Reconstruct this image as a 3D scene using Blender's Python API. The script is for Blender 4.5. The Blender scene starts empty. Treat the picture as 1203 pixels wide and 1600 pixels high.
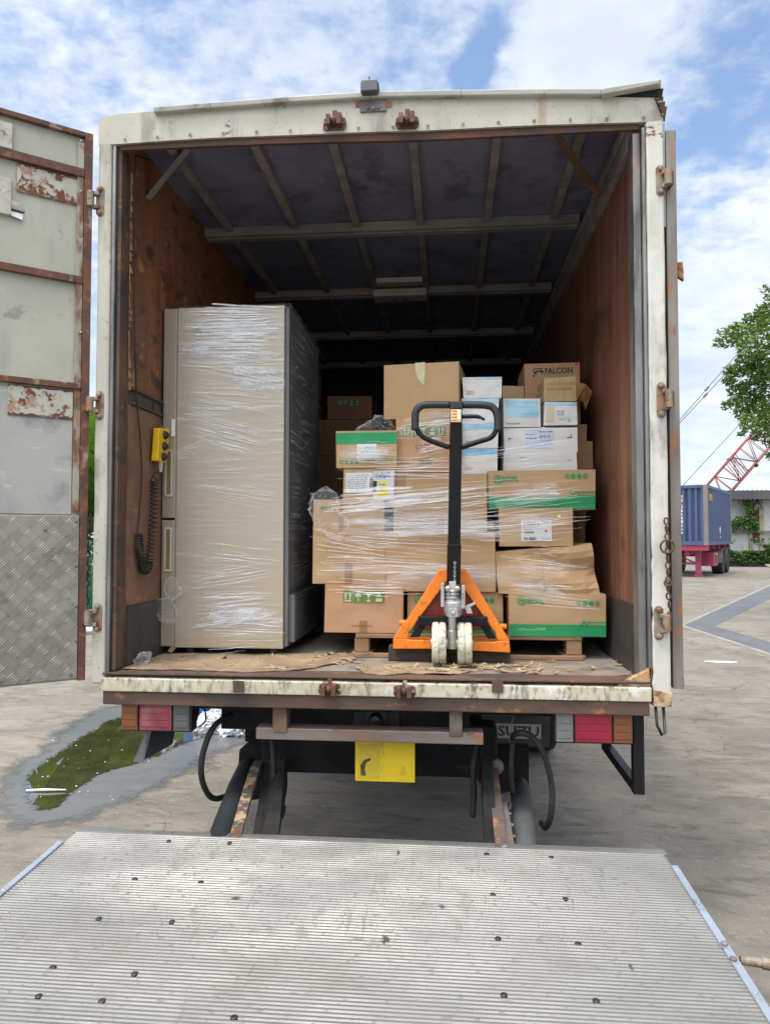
import bpy, bmesh, math, random
from math import radians as R, sin, cos, pi
from mathutils import Vector as V, Matrix, noise as mnoise

sc = bpy.context.scene
COL = sc.collection
rnd = random.Random(7)

# ------------------------------------------------------------------ camera, sky, sun, exposure
F_PX, CX, CY = 1110.0, 601.5, 800.0          # focal length and centre in photograph pixels
YAW, PITCH, CAM = R(5.1), R(2.05), V((0, 0, 1.6))
cam_data = bpy.data.cameras.new('camera')
cam_data.sensor_fit = 'VERTICAL'
cam_data.sensor_height = 24.0
cam_data.lens = 24.0 * F_PX / 1600.0
cam_data.clip_end = 2000
cam = bpy.data.objects.new('camera', cam_data)
COL.objects.link(cam)
cam.location = CAM
cam.rotation_euler = (pi / 2 + PITCH, 0, YAW)
sc.camera = cam

SUN_EL, SUN_AZ = R(70), R(222)               # azimuth clockwise from +Y
sd = V((sin(SUN_AZ) * cos(SUN_EL), cos(SUN_AZ) * cos(SUN_EL), sin(SUN_EL)))
sun = bpy.data.lights.new('sun', 'SUN')
sun.energy = 1.3
sun.angle = R(12)
sun.color = (1.0, 0.94, 0.84)
so = bpy.data.objects.new('sun', sun)
COL.objects.link(so)
so.rotation_euler = sd.to_track_quat('Z', 'Y').to_euler()

sc.view_settings.view_transform = 'Standard'
sc.view_settings.look = 'None'
sc.view_settings.gamma = 1
sc.view_settings.exposure = 1.08
sc.cycles.use_denoising = True
sc.cycles.max_bounces = 10
sc.cycles.diffuse_bounces = 6
sc.cycles.transparent_max_bounces = 24
sc.cycles.sample_clamp_indirect = 6.0


def px_ray(px, py):
    fw = V((-sin(YAW) * cos(PITCH), cos(YAW) * cos(PITCH), sin(PITCH)))
    rt = V((cos(YAW), sin(YAW), 0))
    return fw + rt * ((px - CX) / F_PX) + rt.cross(fw) * ((CY - py) / F_PX)


def at(px, py, Y):
    d = px_ray(px, py)
    return CAM + d * (Y / d.y)


def atz(px, py, Z):
    d = px_ray(px, py)
    return CAM + d * ((Z - CAM.z) / d.z)


def atx(px, py, X):
    d = px_ray(px, py)
    return CAM + d * (X / d.x)


class NT:
    def __init__(s, tree):
        s.t = tree
        tree.nodes.clear()

    def n(s, typ, **kw):
        nd = s.t.nodes.new(typ)
        for k, v in kw.items():
            setattr(nd, k, v)
        return nd

    def inp(s, sock, v):
        if v is None:
            return
        if isinstance(v, bpy.types.NodeSocket):
            s.t.links.new(v, sock)
        elif isinstance(v, (tuple, list)) and sock.type == 'RGBA' and len(v) == 3:
            sock.default_value = (*v, 1)
        else:
            sock.default_value = v

    def math(s, op, a, b=None, c=None, clamp=False):
        nd = s.n('ShaderNodeMath', operation=op, use_clamp=clamp)
        for i, v in enumerate((a, b, c)):
            s.inp(nd.inputs[i], v)
        return nd.outputs[0]

    def vmath(s, op, a, b=None, out=0):
        nd = s.n('ShaderNodeVectorMath', operation=op)
        s.inp(nd.inputs[0], a)
        s.inp(nd.inputs[1], b)
        return nd.outputs[out]

    def ramp(s, v, lo, hi, a=0.0, b=1.0):
        nd = s.n('ShaderNodeMapRange', interpolation_type='SMOOTHSTEP')
        for k, x in zip(('Value', 'From Min', 'From Max', 'To Min', 'To Max'), (v, lo, hi, a, b)):
            s.inp(nd.inputs[k], x)
        return nd.outputs[0]

    def mix(s, f, a, b):
        nd = s.n('ShaderNodeMix', data_type='RGBA')
        s.inp(nd.inputs[0], f)
        s.inp(nd.inputs[6], a)
        s.inp(nd.inputs[7], b)
        return nd.outputs[2]

    def noise(s, vec, scale, stretch=None, detail=5, rough=0.6, dist=0.0):
        if stretch:
            vec = s.vmath('MULTIPLY', vec, stretch)
        nd = s.n('ShaderNodeTexNoise')
        s.inp(nd.inputs['Vector'], vec)
        s.inp(nd.inputs['Scale'], scale)
        s.inp(nd.inputs['Detail'], detail)
        s.inp(nd.inputs['Roughness'], rough)
        s.inp(nd.inputs['Distortion'], dist)
        return nd.outputs['Fac']


world = bpy.data.worlds.new('World')
sc.world = world
world.use_nodes = True
w = NT(world.node_tree)
sky = w.n('ShaderNodeTexSky', sky_type='NISHITA', sun_disc=False)
sky.sun_elevation, sky.sun_rotation = SUN_EL, SUN_AZ
sky.air_density, sky.dust_density, sky.ozone_density = 1.0, 0.6, 2.0
g = w.n('ShaderNodeTexCoord').outputs['Generated']
sep = w.n('ShaderNodeSeparateXYZ')
w.inp(sep.inputs[0], g)
zz = w.math('ADD', w.math('MAXIMUM', sep.outputs[2], 0.0), 0.22)
comb = w.n('ShaderNodeCombineXYZ')
w.inp(comb.inputs[0], w.math('DIVIDE', sep.outputs[0], zz))
w.inp(comb.inputs[1], w.math('DIVIDE', sep.outputs[1], zz))
cv = comb.outputs[0]
big = w.noise(cv, 1.1, detail=4, rough=0.55, dist=0.3)
fib = w.noise(cv, 3.2, (1.0, 1.6, 1), detail=9, rough=0.62, dist=0.7)
puff = w.noise(cv, 11.0, detail=6, rough=0.6)
dens = w.math('ADD', w.math('MULTIPLY', big, 0.34), w.math('MULTIPLY', fib, 0.95))
dens = w.math('ADD', dens, w.math('MULTIPLY', puff, 0.34))


def sky_patch(px, py, r, amt):
    """Thins (or thickens) the cloud round one direction of the sky."""
    global dens
    c = px_ray(px, py).normalized()
    d = w.vmath('DOT_PRODUCT', g, tuple(c), out=1)
    f = w.ramp(d, cos(r), cos(r * 0.15), 0.0, amt)
    dens = w.math('ADD', dens, f)


for sp in [
        (748, 92, 0.030, -0.24), (732, 122, 0.030, -0.24), (770, 50, 0.028, -0.18), (795, 10, 0.035, -0.14), (1120, 170, 0.13, -0.05), (1195, 70, 0.14, -0.17), (1080, 250, 0.07, -0.06), (1170, 330, 0.12, 0.06),
        (620, 90, 0.12, -0.03), (340, 40, 0.14, -0.07), (60, 120, 0.18, -0.03), (950, 80, 0.15, 0.20), (1150, 420, 0.16, 0.12), (900, 40, 0.10, 0.12), (200, 100, 0.2, 0.05),
        (500, 60, 0.16, 0.05), (1000, 20, 0.07, 0.08), (1160, 640, 0.25, 0.15), (690, 100, 0.06, 0.08)]:
    sky_patch(*sp)
dens = w.math('ADD', dens, w.math('MULTIPLY', w.math('SUBTRACT', w.noise(cv, 24.0, detail=4, rough=0.55), 0.5), 0.5))
cover = w.ramp(dens, 0.52, 1.04, 0.06, 0.98)
hor = w.ramp(sep.outputs[2], 0.34, 0.02, 0.0, 0.80)
cover = w.math('MAXIMUM', cover, hor)
shade = w.ramp(w.noise(cv, 2.3, detail=5), 0.35, 0.7, 0.0, 1.0)
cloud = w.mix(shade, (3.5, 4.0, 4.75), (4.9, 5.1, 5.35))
# cloud round the sun, out of view, brightened to light the cargo body
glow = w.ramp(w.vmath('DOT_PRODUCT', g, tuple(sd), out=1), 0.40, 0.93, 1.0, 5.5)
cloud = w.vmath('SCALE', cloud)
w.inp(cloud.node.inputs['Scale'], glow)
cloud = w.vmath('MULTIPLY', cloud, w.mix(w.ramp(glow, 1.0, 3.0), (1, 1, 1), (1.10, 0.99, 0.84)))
skyc = w.vmath('SCALE', sky.outputs[0])
skyc.node.inputs['Scale'].default_value = 1.15
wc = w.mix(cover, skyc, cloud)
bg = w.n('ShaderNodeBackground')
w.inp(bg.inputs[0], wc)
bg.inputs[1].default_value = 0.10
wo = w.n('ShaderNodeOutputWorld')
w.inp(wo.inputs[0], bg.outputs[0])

# ------------------------------------------------------------------ materials
MATS = {}


def surf(name, base, var=None, vs=4.0, vst=None, vlo=0.35, vhi=0.65, rough=0.6, rvar=0.0, metal=0.0, bump=0.0, bs=60.0, bst=None,
         layers=(), spec=0.5, trans=0.0, coat=0.0, vdetail=5):
    """A procedural surface: a base colour, a second colour mixed in by noise, stain layers (colour, scale, stretch, lo, hi, amount[, rough])."""
    m = bpy.data.materials.new(name)
    m.use_nodes = True
    t = NT(m.node_tree)
    co = t.n('ShaderNodeTexCoord').outputs['Object']
    rr = t.n('ShaderNodeObjectInfo').outputs['Random']
    vec = t.vmath('ADD', co, t.vmath('SCALE', (13.1, 7.7, 9.3)))
    sc_n = vec.node.inputs[1].links[0].from_node
    t.inp(sc_n.inputs['Scale'], rr)
    colr = base
    rg = rough
    if var:
        colr = t.mix(t.ramp(t.noise(vec, vs, vst, detail=vdetail), vlo, vhi), base, var)
    if rvar:
        rg = t.ramp(t.noise(vec, vs * 2.3, vst), 0.3, 0.7, max(0.02, rough - rvar), min(1, rough + rvar))
    for i, L in enumerate(layers):
        off = t.vmath('ADD', vec, (3.7 * i, 1.9 * i, 5.3 * i))
        f = t.ramp(t.noise(off, L[1], L[2], detail=7, rough=0.65), L[3] - 0.055, L[4] - 0.045, 0.0, L[5])
        colr = t.mix(f, colr, L[0])
        if len(L) > 6:
            mx = t.n('ShaderNodeMix', data_type='FLOAT')
            t.inp(mx.inputs[0], f)
            t.inp(mx.inputs[2], rg)
            t.inp(mx.inputs[3], L[6])
            rg = mx.outputs[0]
    b = t.n('ShaderNodeBsdfPrincipled')
    t.inp(b.inputs['Base Color'], colr)
    t.inp(b.inputs['Roughness'], rg)
    b.inputs['Metallic'].default_value = metal
    b.inputs['Specular IOR Level'].default_value = spec
    if coat:
        b.inputs['Coat Weight'].default_value = coat
        b.inputs['Coat Roughness'].default_value = 0.15
    if trans:
        b.inputs['Transmission Weight'].default_value = trans
    if bump:
        bn = t.n('ShaderNodeBump')
        bn.inputs['Strength'].default_value = min(1.0, bump)
        bn.inputs['Distance'].default_value = 0.004
        t.inp(bn.inputs['Height'], t.noise(vec, bs, bst, detail=6))
        t.inp(b.inputs['Normal'], bn.outputs[0])
    o = t.n('ShaderNodeOutputMaterial')
    t.inp(o.inputs[0], b.outputs[0])
    MATS[name] = m
    return m


RUST = (0.16, 0.055, 0.022)
RUST_L = (0.34, 0.14, 0.05)
GRIME = (0.10, 0.09, 0.075)
cream = surf('cream_paint', (0.485, 0.465, 0.39), (0.42, 0.40, 0.33), 3, rough=0.45, rvar=0.12, bump=0.15, bs=14,
             layers=[(GRIME, 5, (1, 1, 0.35), 0.58, 0.72, 0.55), (RUST_L, 2.2, (3.5, 1, 0.35), 0.62, 0.75, 0.55), (RUST, 7, (1, 1, 1), 0.70, 0.73, 0.9, 0.85),
                     (GRIME, 40, None, 0.66, 0.72, 0.5)])
white_paint = surf('white_paint', (0.60, 0.585, 0.53), (0.51, 0.49, 0.425), 4, rough=0.4, rvar=0.12, bump=0.25, bs=9,
                   layers=[(GRIME, 9, (1, 1, 0.3), 0.60, 0.74, 0.6), (RUST_L, 3, (3, 1, 0.3), 0.60, 0.72, 0.55), (RUST, 8, (0.6, 1, 1.4), 0.68, 0.71, 0.95, 0.9)])
sill_paint = surf('sill_paint', (0.56, 0.525, 0.40), (0.45, 0.405, 0.29), 6, (0.5, 1, 1), rough=0.5, bump=0.3, bs=25,
                  layers=[((0.16, 0.12, 0.08), 45, (1, 1, 0.3), 0.56, 0.70, 0.65), ((0.78, 0.76, 0.68), 16, (0.5, 1, 0.6), 0.60, 0.68, 0.7), (RUST_L, 10, (0.5, 1, 0.25), 0.62, 0.76, 0.45), ((0.09, 0.06, 0.045), 14, (0.5, 1, 0.6), 0.65, 0.71, 0.85), (RUST, 22, (0.4, 1, 0.5), 0.69, 0.74, 0.8, 0.9), ((0.07, 0.05, 0.035), 19, (1, 1, 0.4), 0.605, 0.69, 0.75), ((0.18, 0.09, 0.045), 5, (0.6, 1, 1), 0.58, 0.72, 0.5),
                          ((0.06, 0.05, 0.045), 4, (1, 1, 0.2), 0.66, 0.72, 0.75)])
rust_steel = surf('rust_steel', (0.155, 0.062, 0.034), (0.085, 0.045, 0.034), 9, rough=0.8, bump=0.6, bs=90, layers=[((0.36, 0.32, 0.26), 14, (1, 1, 0.5), 0.62, 0.70, 0.6), (RUST_L, 20, None, 0.6, 0.7, 0.6)])
rust_dark = surf('dark_rusty_steel', (0.075, 0.05, 0.038), (0.13, 0.07, 0.045), 5, (0.4, 1, 1), rough=0.75, bump=0.5, bs=80, layers=[((0.03, 0.028, 0.026), 6, (0.4, 1, 1), 0.5, 0.7, 0.7), (RUST_L, 14, (0.6, 1, 1), 0.64, 0.72, 0.6)])
rust_patch = surf('rust_eaten_paint', (0.50, 0.49, 0.42), (0.44, 0.42, 0.34), 6, rough=0.6, bump=0.5, bs=40,
                  layers=[(RUST_L, 13, None, 0.58, 0.66, 0.75), (RUST, 13, None, 0.585, 0.635, 1.0, 0.9), ((0.05, 0.025, 0.015), 14, None, 0.66, 0.71, 0.9)])
galv = surf('galvanised_steel', (0.27, 0.265, 0.25), (0.15, 0.145, 0.14), 7, (1, 1, 0.3), rough=0.45, rvar=0.15, metal=0.6, bump=0.2, bs=40, layers=[(RUST_L, 6, (1, 1, 0.3), 0.66, 0.76, 0.5), ((0.06, 0.06, 0.06), 8, (2, 1, 0.3), 0.58, 0.7, 0.6)])
dull_steel = surf('dull_grey_steel', (0.21, 0.20, 0.19), (0.13, 0.12, 0.115), 6, (1, 1, 0.3), rough=0.6, metal=0.25, bump=0.25, bs=50, layers=[(RUST_L, 9, (1, 1, 0.4), 0.64, 0.73, 0.6)])
black_paint = surf('black_paint', (0.018, 0.018, 0.019), (0.032, 0.030, 0.029), 8, rough=0.45, bump=0.15, bs=60, layers=[((0.10, 0.09, 0.08), 25, None, 0.66, 0.72, 0.5)])
grimy_black = surf('grimy_black_steel', (0.010, 0.010, 0.011), (0.022, 0.021, 0.020), 7, rough=0.8, spec=0.25, bump=0.5, bs=70, layers=[((0.07, 0.05, 0.038), 10, None, 0.66, 0.76, 0.5)])
grey_paint = surf('grey_blue_paint', (0.018, 0.020, 0.024), (0.012, 0.013, 0.016), 5, rough=0.75, spec=0.25, bump=0.2, bs=40, layers=[((0.02, 0.02, 0.02), 10, None, 0.6, 0.7, 0.6)])
rubber = surf('black_rubber', (0.012, 0.012, 0.012), (0.022, 0.021, 0.020), 12, rough=0.7, bump=0.2, bs=80)
dark_liner = surf('black_kick_liner', (0.030, 0.029, 0.030), (0.060, 0.052, 0.046), 4, rough=0.6, bump=0.5, bs=25, layers=[((0.12, 0.10, 0.08), 16, (1, 1, 0.25), 0.64, 0.72, 0.6), ((0.17, 0.09, 0.05), 5, None, 0.66, 0.78, 0.5)])
ply = surf('orange_plywood', (0.29, 0.118, 0.050), (0.175, 0.072, 0.036), 2.6, (1, 1, 0.5), rough=0.6, bump=0.35, bs=30, bst=(1, 1, 0.15),
           layers=[((0.15, 0.055, 0.028), 26, (1, 1, 0.05), 0.5, 0.72, 0.55), ((0.52, 0.30, 0.13), 11, (1, 1.0, 0.6), 0.66, 0.71, 0.75), ((0.055, 0.03, 0.022), 7, (1, 0.9, 1.6), 0.59, 0.68, 0.8), ((0.08, 0.045, 0.03), 18, (1, 0.5, 2.2), 0.61, 0.69, 0.7),
                   ((0.50, 0.26, 0.10), 17, (1, 2.6, 1), 0.71, 0.75, 0.7)])
ply_r = surf('red_brown_plywood', (0.29, 0.128, 0.072), (0.195, 0.082, 0.048), 3.0, (1, 5, 0.25), rough=0.55, bump=0.3, bs=30, bst=(1, 1, 0.1),
             layers=[((0.10, 0.038, 0.022), 30, (1, 1, 0.035), 0.5, 0.72, 0.6), ((0.42, 0.26, 0.17), 22, (1, 1, 0.3), 0.70, 0.74, 0.6), ((0.05, 0.03, 0.022), 3.0, (1, 1, 1.2), 0.57, 0.72, 0.6), ((0.40, 0.24, 0.16), 8, (1, 3, 0.15), 0.66, 0.74, 0.4), ((0.07, 0.035, 0.025), 14, (1, 6, 0.12), 0.58, 0.70, 0.6)])
ply_low = surf('brown_plywood', (0.225, 0.128, 0.075), (0.165, 0.088, 0.05), 2.5, rough=0.65, bump=0.3, bs=35,
               layers=[((0.09, 0.055, 0.04), 6, None, 0.60, 0.72, 0.6), ((0.40, 0.19, 0.08), 9, (1, 1, 1.8), 0.68, 0.74, 0.6), ((0.34, 0.25, 0.17), 30, None, 0.70, 0.73, 0.5)])
splinter = surf('splintered_wood', (0.50, 0.33, 0.17), (0.30, 0.14, 0.06), 25, (1, 1, 0.3), rough=0.85, bump=0.8, bs=120)
ceil_m = surf('blue_grey_ceiling_sheet', (0.195, 0.205, 0.30), (0.15, 0.158, 0.24), 3, rough=0.62, bump=0.25, bs=140, layers=[((0.05, 0.048, 0.055), 5, None, 0.55, 0.7, 0.5), ((0.30, 0.30, 0.31), 12, None, 0.74, 0.77, 0.5)])
bow_m = surf('ceiling_bow_steel', (0.29, 0.275, 0.26), (0.19, 0.18, 0.17), 7, (0.4, 1, 1), rough=0.6, metal=0.1, bump=0.25, bs=50, layers=[(RUST_L, 12, (0.5, 1, 1), 0.66, 0.72, 0.5), ((0.42, 0.33, 0.2), 20, (0.2, 1, 1), 0.70, 0.74, 0.5)])
deck_m = surf('worn_truck_floor', (0.27, 0.24, 0.205), (0.17, 0.148, 0.125), 5, (1, 0.5, 1), rough=0.75, bump=0.5, bs=40, bst=(2, 0.4, 1),
              layers=[((0.33, 0.24, 0.15), 6, (0.6, 1, 1), 0.58, 0.70, 0.6), ((0.06, 0.05, 0.045), 5, None, 0.58, 0.72, 0.6)])
alu = surf('ribbed_aluminium', (0.225, 0.223, 0.218), (0.175, 0.174, 0.17), 2.2, (0.5, 1, 1), rough=0.5, rvar=0.1, metal=0.5, bump=0.15, bs=120,
           layers=[((0.15, 0.145, 0.135), 2.3, (1, 1.2, 1), 0.54, 0.76, 0.6, 0.6), ((0.22, 0.21, 0.19), 14, (1, 0.5, 1), 0.62, 0.70, 0.5, 0.7), ((0.12, 0.12, 0.115), 46, (1, 1, 1), 0.69, 0.75, 0.4, 0.7),
                   ((0.06, 0.06, 0.06), 5.0, (2.2, 0.55, 1), 0.70, 0.74, 0.65, 0.7), ((0.16, 0.158, 0.15), 7, (6, 0.3, 1), 0.68, 0.74, 0.45, 0.7), ((0.12, 0.12, 0.11), 70, (0.6, 1, 1), 0.62, 0.70, 0.5, 0.7)])
alu_groove = surf('dark_aluminium_groove', (0.155, 0.152, 0.146), (0.115, 0.113, 0.108), 5, rough=0.6, metal=0.3)  # grooves between the ribs, set darker than the rib tops
alu_trim = surf('blue_grey_aluminium', (0.40, 0.46, 0.54), (0.33, 0.38, 0.44), 6, rough=0.4, metal=0.5, bump=0.1, bs=60, layers=[((0.12, 0.12, 0.12), 12, None, 0.64, 0.72, 0.5)])
tread_m = surf('tread_plate_aluminium', (0.34, 0.315, 0.275), (0.26, 0.235, 0.20), 5, rough=0.5, rvar=0.1, metal=0.35, bump=0.2, bs=60, layers=[(GRIME, 9, None, 0.58, 0.72, 0.5), ((0.10, 0.06, 0.05), 40, None, 0.72, 0.75, 0.7)])
door_skin = surf('grey_green_door_skin', (0.45, 0.445, 0.365), (0.385, 0.385, 0.315), 2.5, rough=0.5, rvar=0.1, bump=0.12, bs=20,
                 layers=[((0.27, 0.27, 0.25), 4, (2.5, 2.5, 0.35), 0.55, 0.75, 0.6), ((0.36, 0.22, 0.11), 5, (3, 3, 0.25), 0.66, 0.75, 0.5), ((0.15, 0.145, 0.135), 10, None, 0.66, 0.72, 0.5), ((0.6, 0.6, 0.57), 18, None, 0.7, 0.74, 0.4)])
door_zinc = surf('scuffed_door_sheet', (0.43, 0.415, 0.375), (0.33, 0.325, 0.31), 3, rough=0.42, rvar=0.12, metal=0.3, bump=0.15, bs=18, layers=[((0.22, 0.22, 0.215), 5, None, 0.56, 0.70, 0.6), ((0.62, 0.61, 0.58), 14, (0.5, 0.5, 2), 0.66, 0.72, 0.5)])
card = surf('cardboard', (0.50, 0.335, 0.185), (0.45, 0.295, 0.16), 3.5, rough=0.8, bump=0.12, bs=18, bst=(1, 1, 0.2), spec=0.2, layers=[((0.33, 0.19, 0.095), 5, None, 0.60, 0.75, 0.4), ((0.26, 0.15, 0.08), 30, None, 0.71, 0.74, 0.4)])
card_p = surf('pinkish_cardboard', (0.50, 0.30, 0.175), (0.45, 0.265, 0.15), 3.5, rough=0.8, bump=0.12, bs=18, spec=0.2, layers=[((0.34, 0.18, 0.10), 5, None, 0.60, 0.75, 0.4)])
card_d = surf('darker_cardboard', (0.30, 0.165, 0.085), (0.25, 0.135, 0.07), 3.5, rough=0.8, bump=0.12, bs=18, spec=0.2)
tape_m = surf('brown_parcel_tape', (0.35, 0.20, 0.095), (0.31, 0.17, 0.08), 8, rough=0.3, bump=0.1, bs=40)
tape_y = surf('pale_paper_tape', (0.62, 0.55, 0.36), (0.56, 0.48, 0.29), 20, rough=0.6, bump=0.3, bs=60)
paper = surf('white_paper', (0.72, 0.72, 0.70), (0.66, 0.66, 0.66), 8, rough=0.6)
wbox = surf('white_carton', (0.70, 0.69, 0.66), (0.64, 0.63, 0.60), 5, rough=0.55, bump=0.1, bs=20, spec=0.3)
p_green = surf('green_print', (0.012, 0.30, 0.10), (0.015, 0.25, 0.09), 8, rough=0.5)
p_dgreen = surf('dark_green_print', (0.09, 0.20, 0.045), (0.12, 0.22, 0.06), 30, rough=0.6)
p_teal = surf('deep_green_print', (0.02, 0.17, 0.06), (0.03, 0.19, 0.07), 20, rough=0.6)
p_black = surf('black_print', (0.03, 0.028, 0.032), None, rough=0.6)
p_grey = surf('grey_print', (0.30, 0.30, 0.31), None, rough=0.6)
p_brown = surf('brown_print', (0.17, 0.085, 0.04), None, rough=0.6)
p_blue = surf('pale_blue_print', (0.16, 0.44, 0.62), (0.42, 0.64, 0.74), 9, (0.5, 1, 1.6), rough=0.45)
p_lblue = surf('lilac_label', (0.55, 0.58, 0.72), (0.60, 0.63, 0.74), 9, rough=0.5)
p_red = surf('red_sticker', (0.75, 0.03, 0.03), None, rough=0.5)
p_yel = surf('yellow_print', (0.80, 0.62, 0.02), (0.72, 0.55, 0.02), 6, rough=0.5)
p_neon = surf('neon_green_sticker', (0.15, 0.85, 0.18), None, rough=0.5)
p_lyel = surf('lemon_sticker', (0.80, 0.80, 0.03), None, rough=0.5)
p_tan = surf('peach_print', (0.62, 0.50, 0.38), None, rough=0.5)
p_amber = surf('amber_print', (0.80, 0.38, 0.02), None, rough=0.5)
pallet_m = surf('pallet_wood', (0.33, 0.20, 0.115), (0.22, 0.12, 0.065), 8, (0.3, 1, 1), rough=0.85, bump=0.5, bs=40, bst=(0.2, 1, 1), layers=[((0.10, 0.06, 0.04), 6, None, 0.6, 0.72, 0.5)])
plank_m = surf('weathered_timber', (0.085, 0.060, 0.040), (0.045, 0.034, 0.026), 6, (0.3, 1, 1), rough=0.85, bump=0.6, bs=50, bst=(0.15, 1, 1), layers=[((0.22, 0.15, 0.09), 12, (0.3, 1, 1), 0.64, 0.72, 0.6)])
orange = surf('orange_paint', (0.85, 0.225, 0.012), (0.80, 0.20, 0.012), 5, rough=0.32, bump=0.05, bs=30, coat=0.1, layers=[((0.30, 0.10, 0.03), 30, None, 0.64, 0.70, 0.6), ((0.06, 0.045, 0.035), 13, None, 0.66, 0.73, 0.7, 0.7), ((0.10, 0.05, 0.025), 55, (1, 1, 0.3), 0.66, 0.72, 0.6), ((0.35, 0.12, 0.02), 4, None, 0.5, 0.75, 0.5)])
d_orange = surf('red_tank_paint', (0.36, 0.045, 0.012), (0.28, 0.035, 0.01), 6, rough=0.4)
satin_black = surf('satin_black', (0.007, 0.007, 0.008), (0.010, 0.010, 0.011), 9, rough=0.42, spec=0.25)
grip_black = surf('rubber_grip_black', (0.020, 0.021, 0.025), None, rough=0.55, bump=0.1, bs=200)
silver = surf('cast_silver', (0.62, 0.62, 0.60), (0.48, 0.48, 0.47), 18, rough=0.36, metal=0.75, bump=0.2, bs=120, layers=[((0.08, 0.08, 0.08), 14, None, 0.62, 0.7, 0.6)])
nylon = surf('ivory_nylon', (0.66, 0.64, 0.50), (0.56, 0.54, 0.41), 9, rough=0.4, layers=[((0.12, 0.10, 0.08), 20, None, 0.56, 0.68, 0.6), ((0.10, 0.085, 0.07), 60, None, 0.60, 0.68, 0.6)])
fridge_m = surf('champagne_steel', (0.45, 0.375, 0.275), (0.43, 0.36, 0.265), 1.5, rough=0.34, metal=0.25, bump=0.03, bs=300, bst=(0.05, 1, 1))
fridge_edge = surf('door_edge_steel', (0.43, 0.36, 0.275), (0.38, 0.32, 0.24), 3, (1, 1, 0.3), rough=0.34, metal=0.35)
fridge_grip = surf('beige_handle_plastic', (0.56, 0.45, 0.30), None, rough=0.4)
fridge_back = surf('charcoal_back_sheet', (0.105, 0.105, 0.11), (0.13, 0.13, 0.135), 4, rough=0.35)
yellow_p = surf('yellow_plastic', (0.78, 0.50, 0.005), (0.70, 0.43, 0.005), 8, rough=0.42, layers=[((0.25, 0.15, 0.03), 22, None, 0.64, 0.72, 0.5)])
plate_y = surf('yellow_plate_paint', (0.76, 0.54, 0.012), (0.68, 0.47, 0.012), 3, (1, 1, 3), rough=0.45, layers=[((0.20, 0.15, 0.02), 7, (2, 1, 0.6), 0.64, 0.72, 0.6)])
lens_red = surf('red_lens', (0.30, 0.006, 0.028), (0.24, 0.006, 0.025), 20, rough=0.14, coat=0.4, bump=0.15, bs=150)
lens_red_f = surf('faded_red_lens', (0.27, 0.035, 0.065), (0.20, 0.03, 0.05), 12, rough=0.45, bump=0.15, bs=150, layers=[((0.28, 0.16, 0.15), 9, None, 0.5, 0.7, 0.5)])
lens_amb = surf('amber_lens', (0.21, 0.075, 0.025), (0.16, 0.06, 0.025), 10, rough=0.3, bump=0.3, bs=200, bst=(1, 1, 0.02))
lens_clr = surf('clear_lens', (0.20, 0.20, 0.19), (0.15, 0.15, 0.14), 10, rough=0.2, bump=0.3, bs=200, bst=(1, 1, 0.02))
glass_dirty = surf('dirty_clear_lens', (0.065, 0.068, 0.064), (0.10, 0.10, 0.095), 10, rough=0.3)
flap_m = surf('rubber_flap', (0.020, 0.020, 0.021), (0.035, 0.034, 0.034), 6, rough=0.6)
beige_print = surf('beige_print', (0.30, 0.265, 0.21), None, rough=0.6)
scrap = surf('torn_cardboard', (0.40, 0.28, 0.16), (0.28, 0.18, 0.095), 9, rough=0.85, bump=0.4, bs=60, layers=[((0.16, 0.10, 0.06), 8, None, 0.58, 0.70, 0.5)])
flatcard = surf('trampled_cardboard', (0.33, 0.245, 0.16), (0.23, 0.165, 0.11), 4, (1, 0.6, 1), rough=0.85, bump=0.5, bs=30, layers=[((0.11, 0.085, 0.065), 4, None, 0.55, 0.72, 0.6), ((0.46, 0.33, 0.2), 9, None, 0.62, 0.7, 0.5)])
def soft_mat(name, src_node_tree_mat, lo=0.3, hi=0.7, ns=14.0, amp=1.1):
    """Lets a ground sheet fade out raggedly along its own edge (point attribute 'soft')."""
    nt = src_node_tree_mat.node_tree
    out = [n for n in nt.nodes if n.type == 'OUTPUT_MATERIAL'][0]
    shader = out.inputs[0].links[0].from_socket
    t = NT.__new__(NT)
    t.t = nt
    at_ = t.n('ShaderNodeAttribute', attribute_name='soft')
    p_ = t.n('ShaderNodeTexCoord').outputs['Object']
    nz = t.math('MULTIPLY', t.math('SUBTRACT', t.noise(p_, ns, detail=8, rough=0.75), 0.5), amp)
    f = t.ramp(t.math('ADD', at_.outputs['Fac'], nz), lo, hi)
    mx = t.n('ShaderNodeMixShader')
    t.inp(mx.inputs[0], f)
    t.inp(mx.inputs[1], t.n('ShaderNodeBsdfTransparent').outputs[0])
    t.inp(mx.inputs[2], shader)
    t.inp(out.inputs[0], mx.outputs[0])
    return src_node_tree_mat


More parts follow.
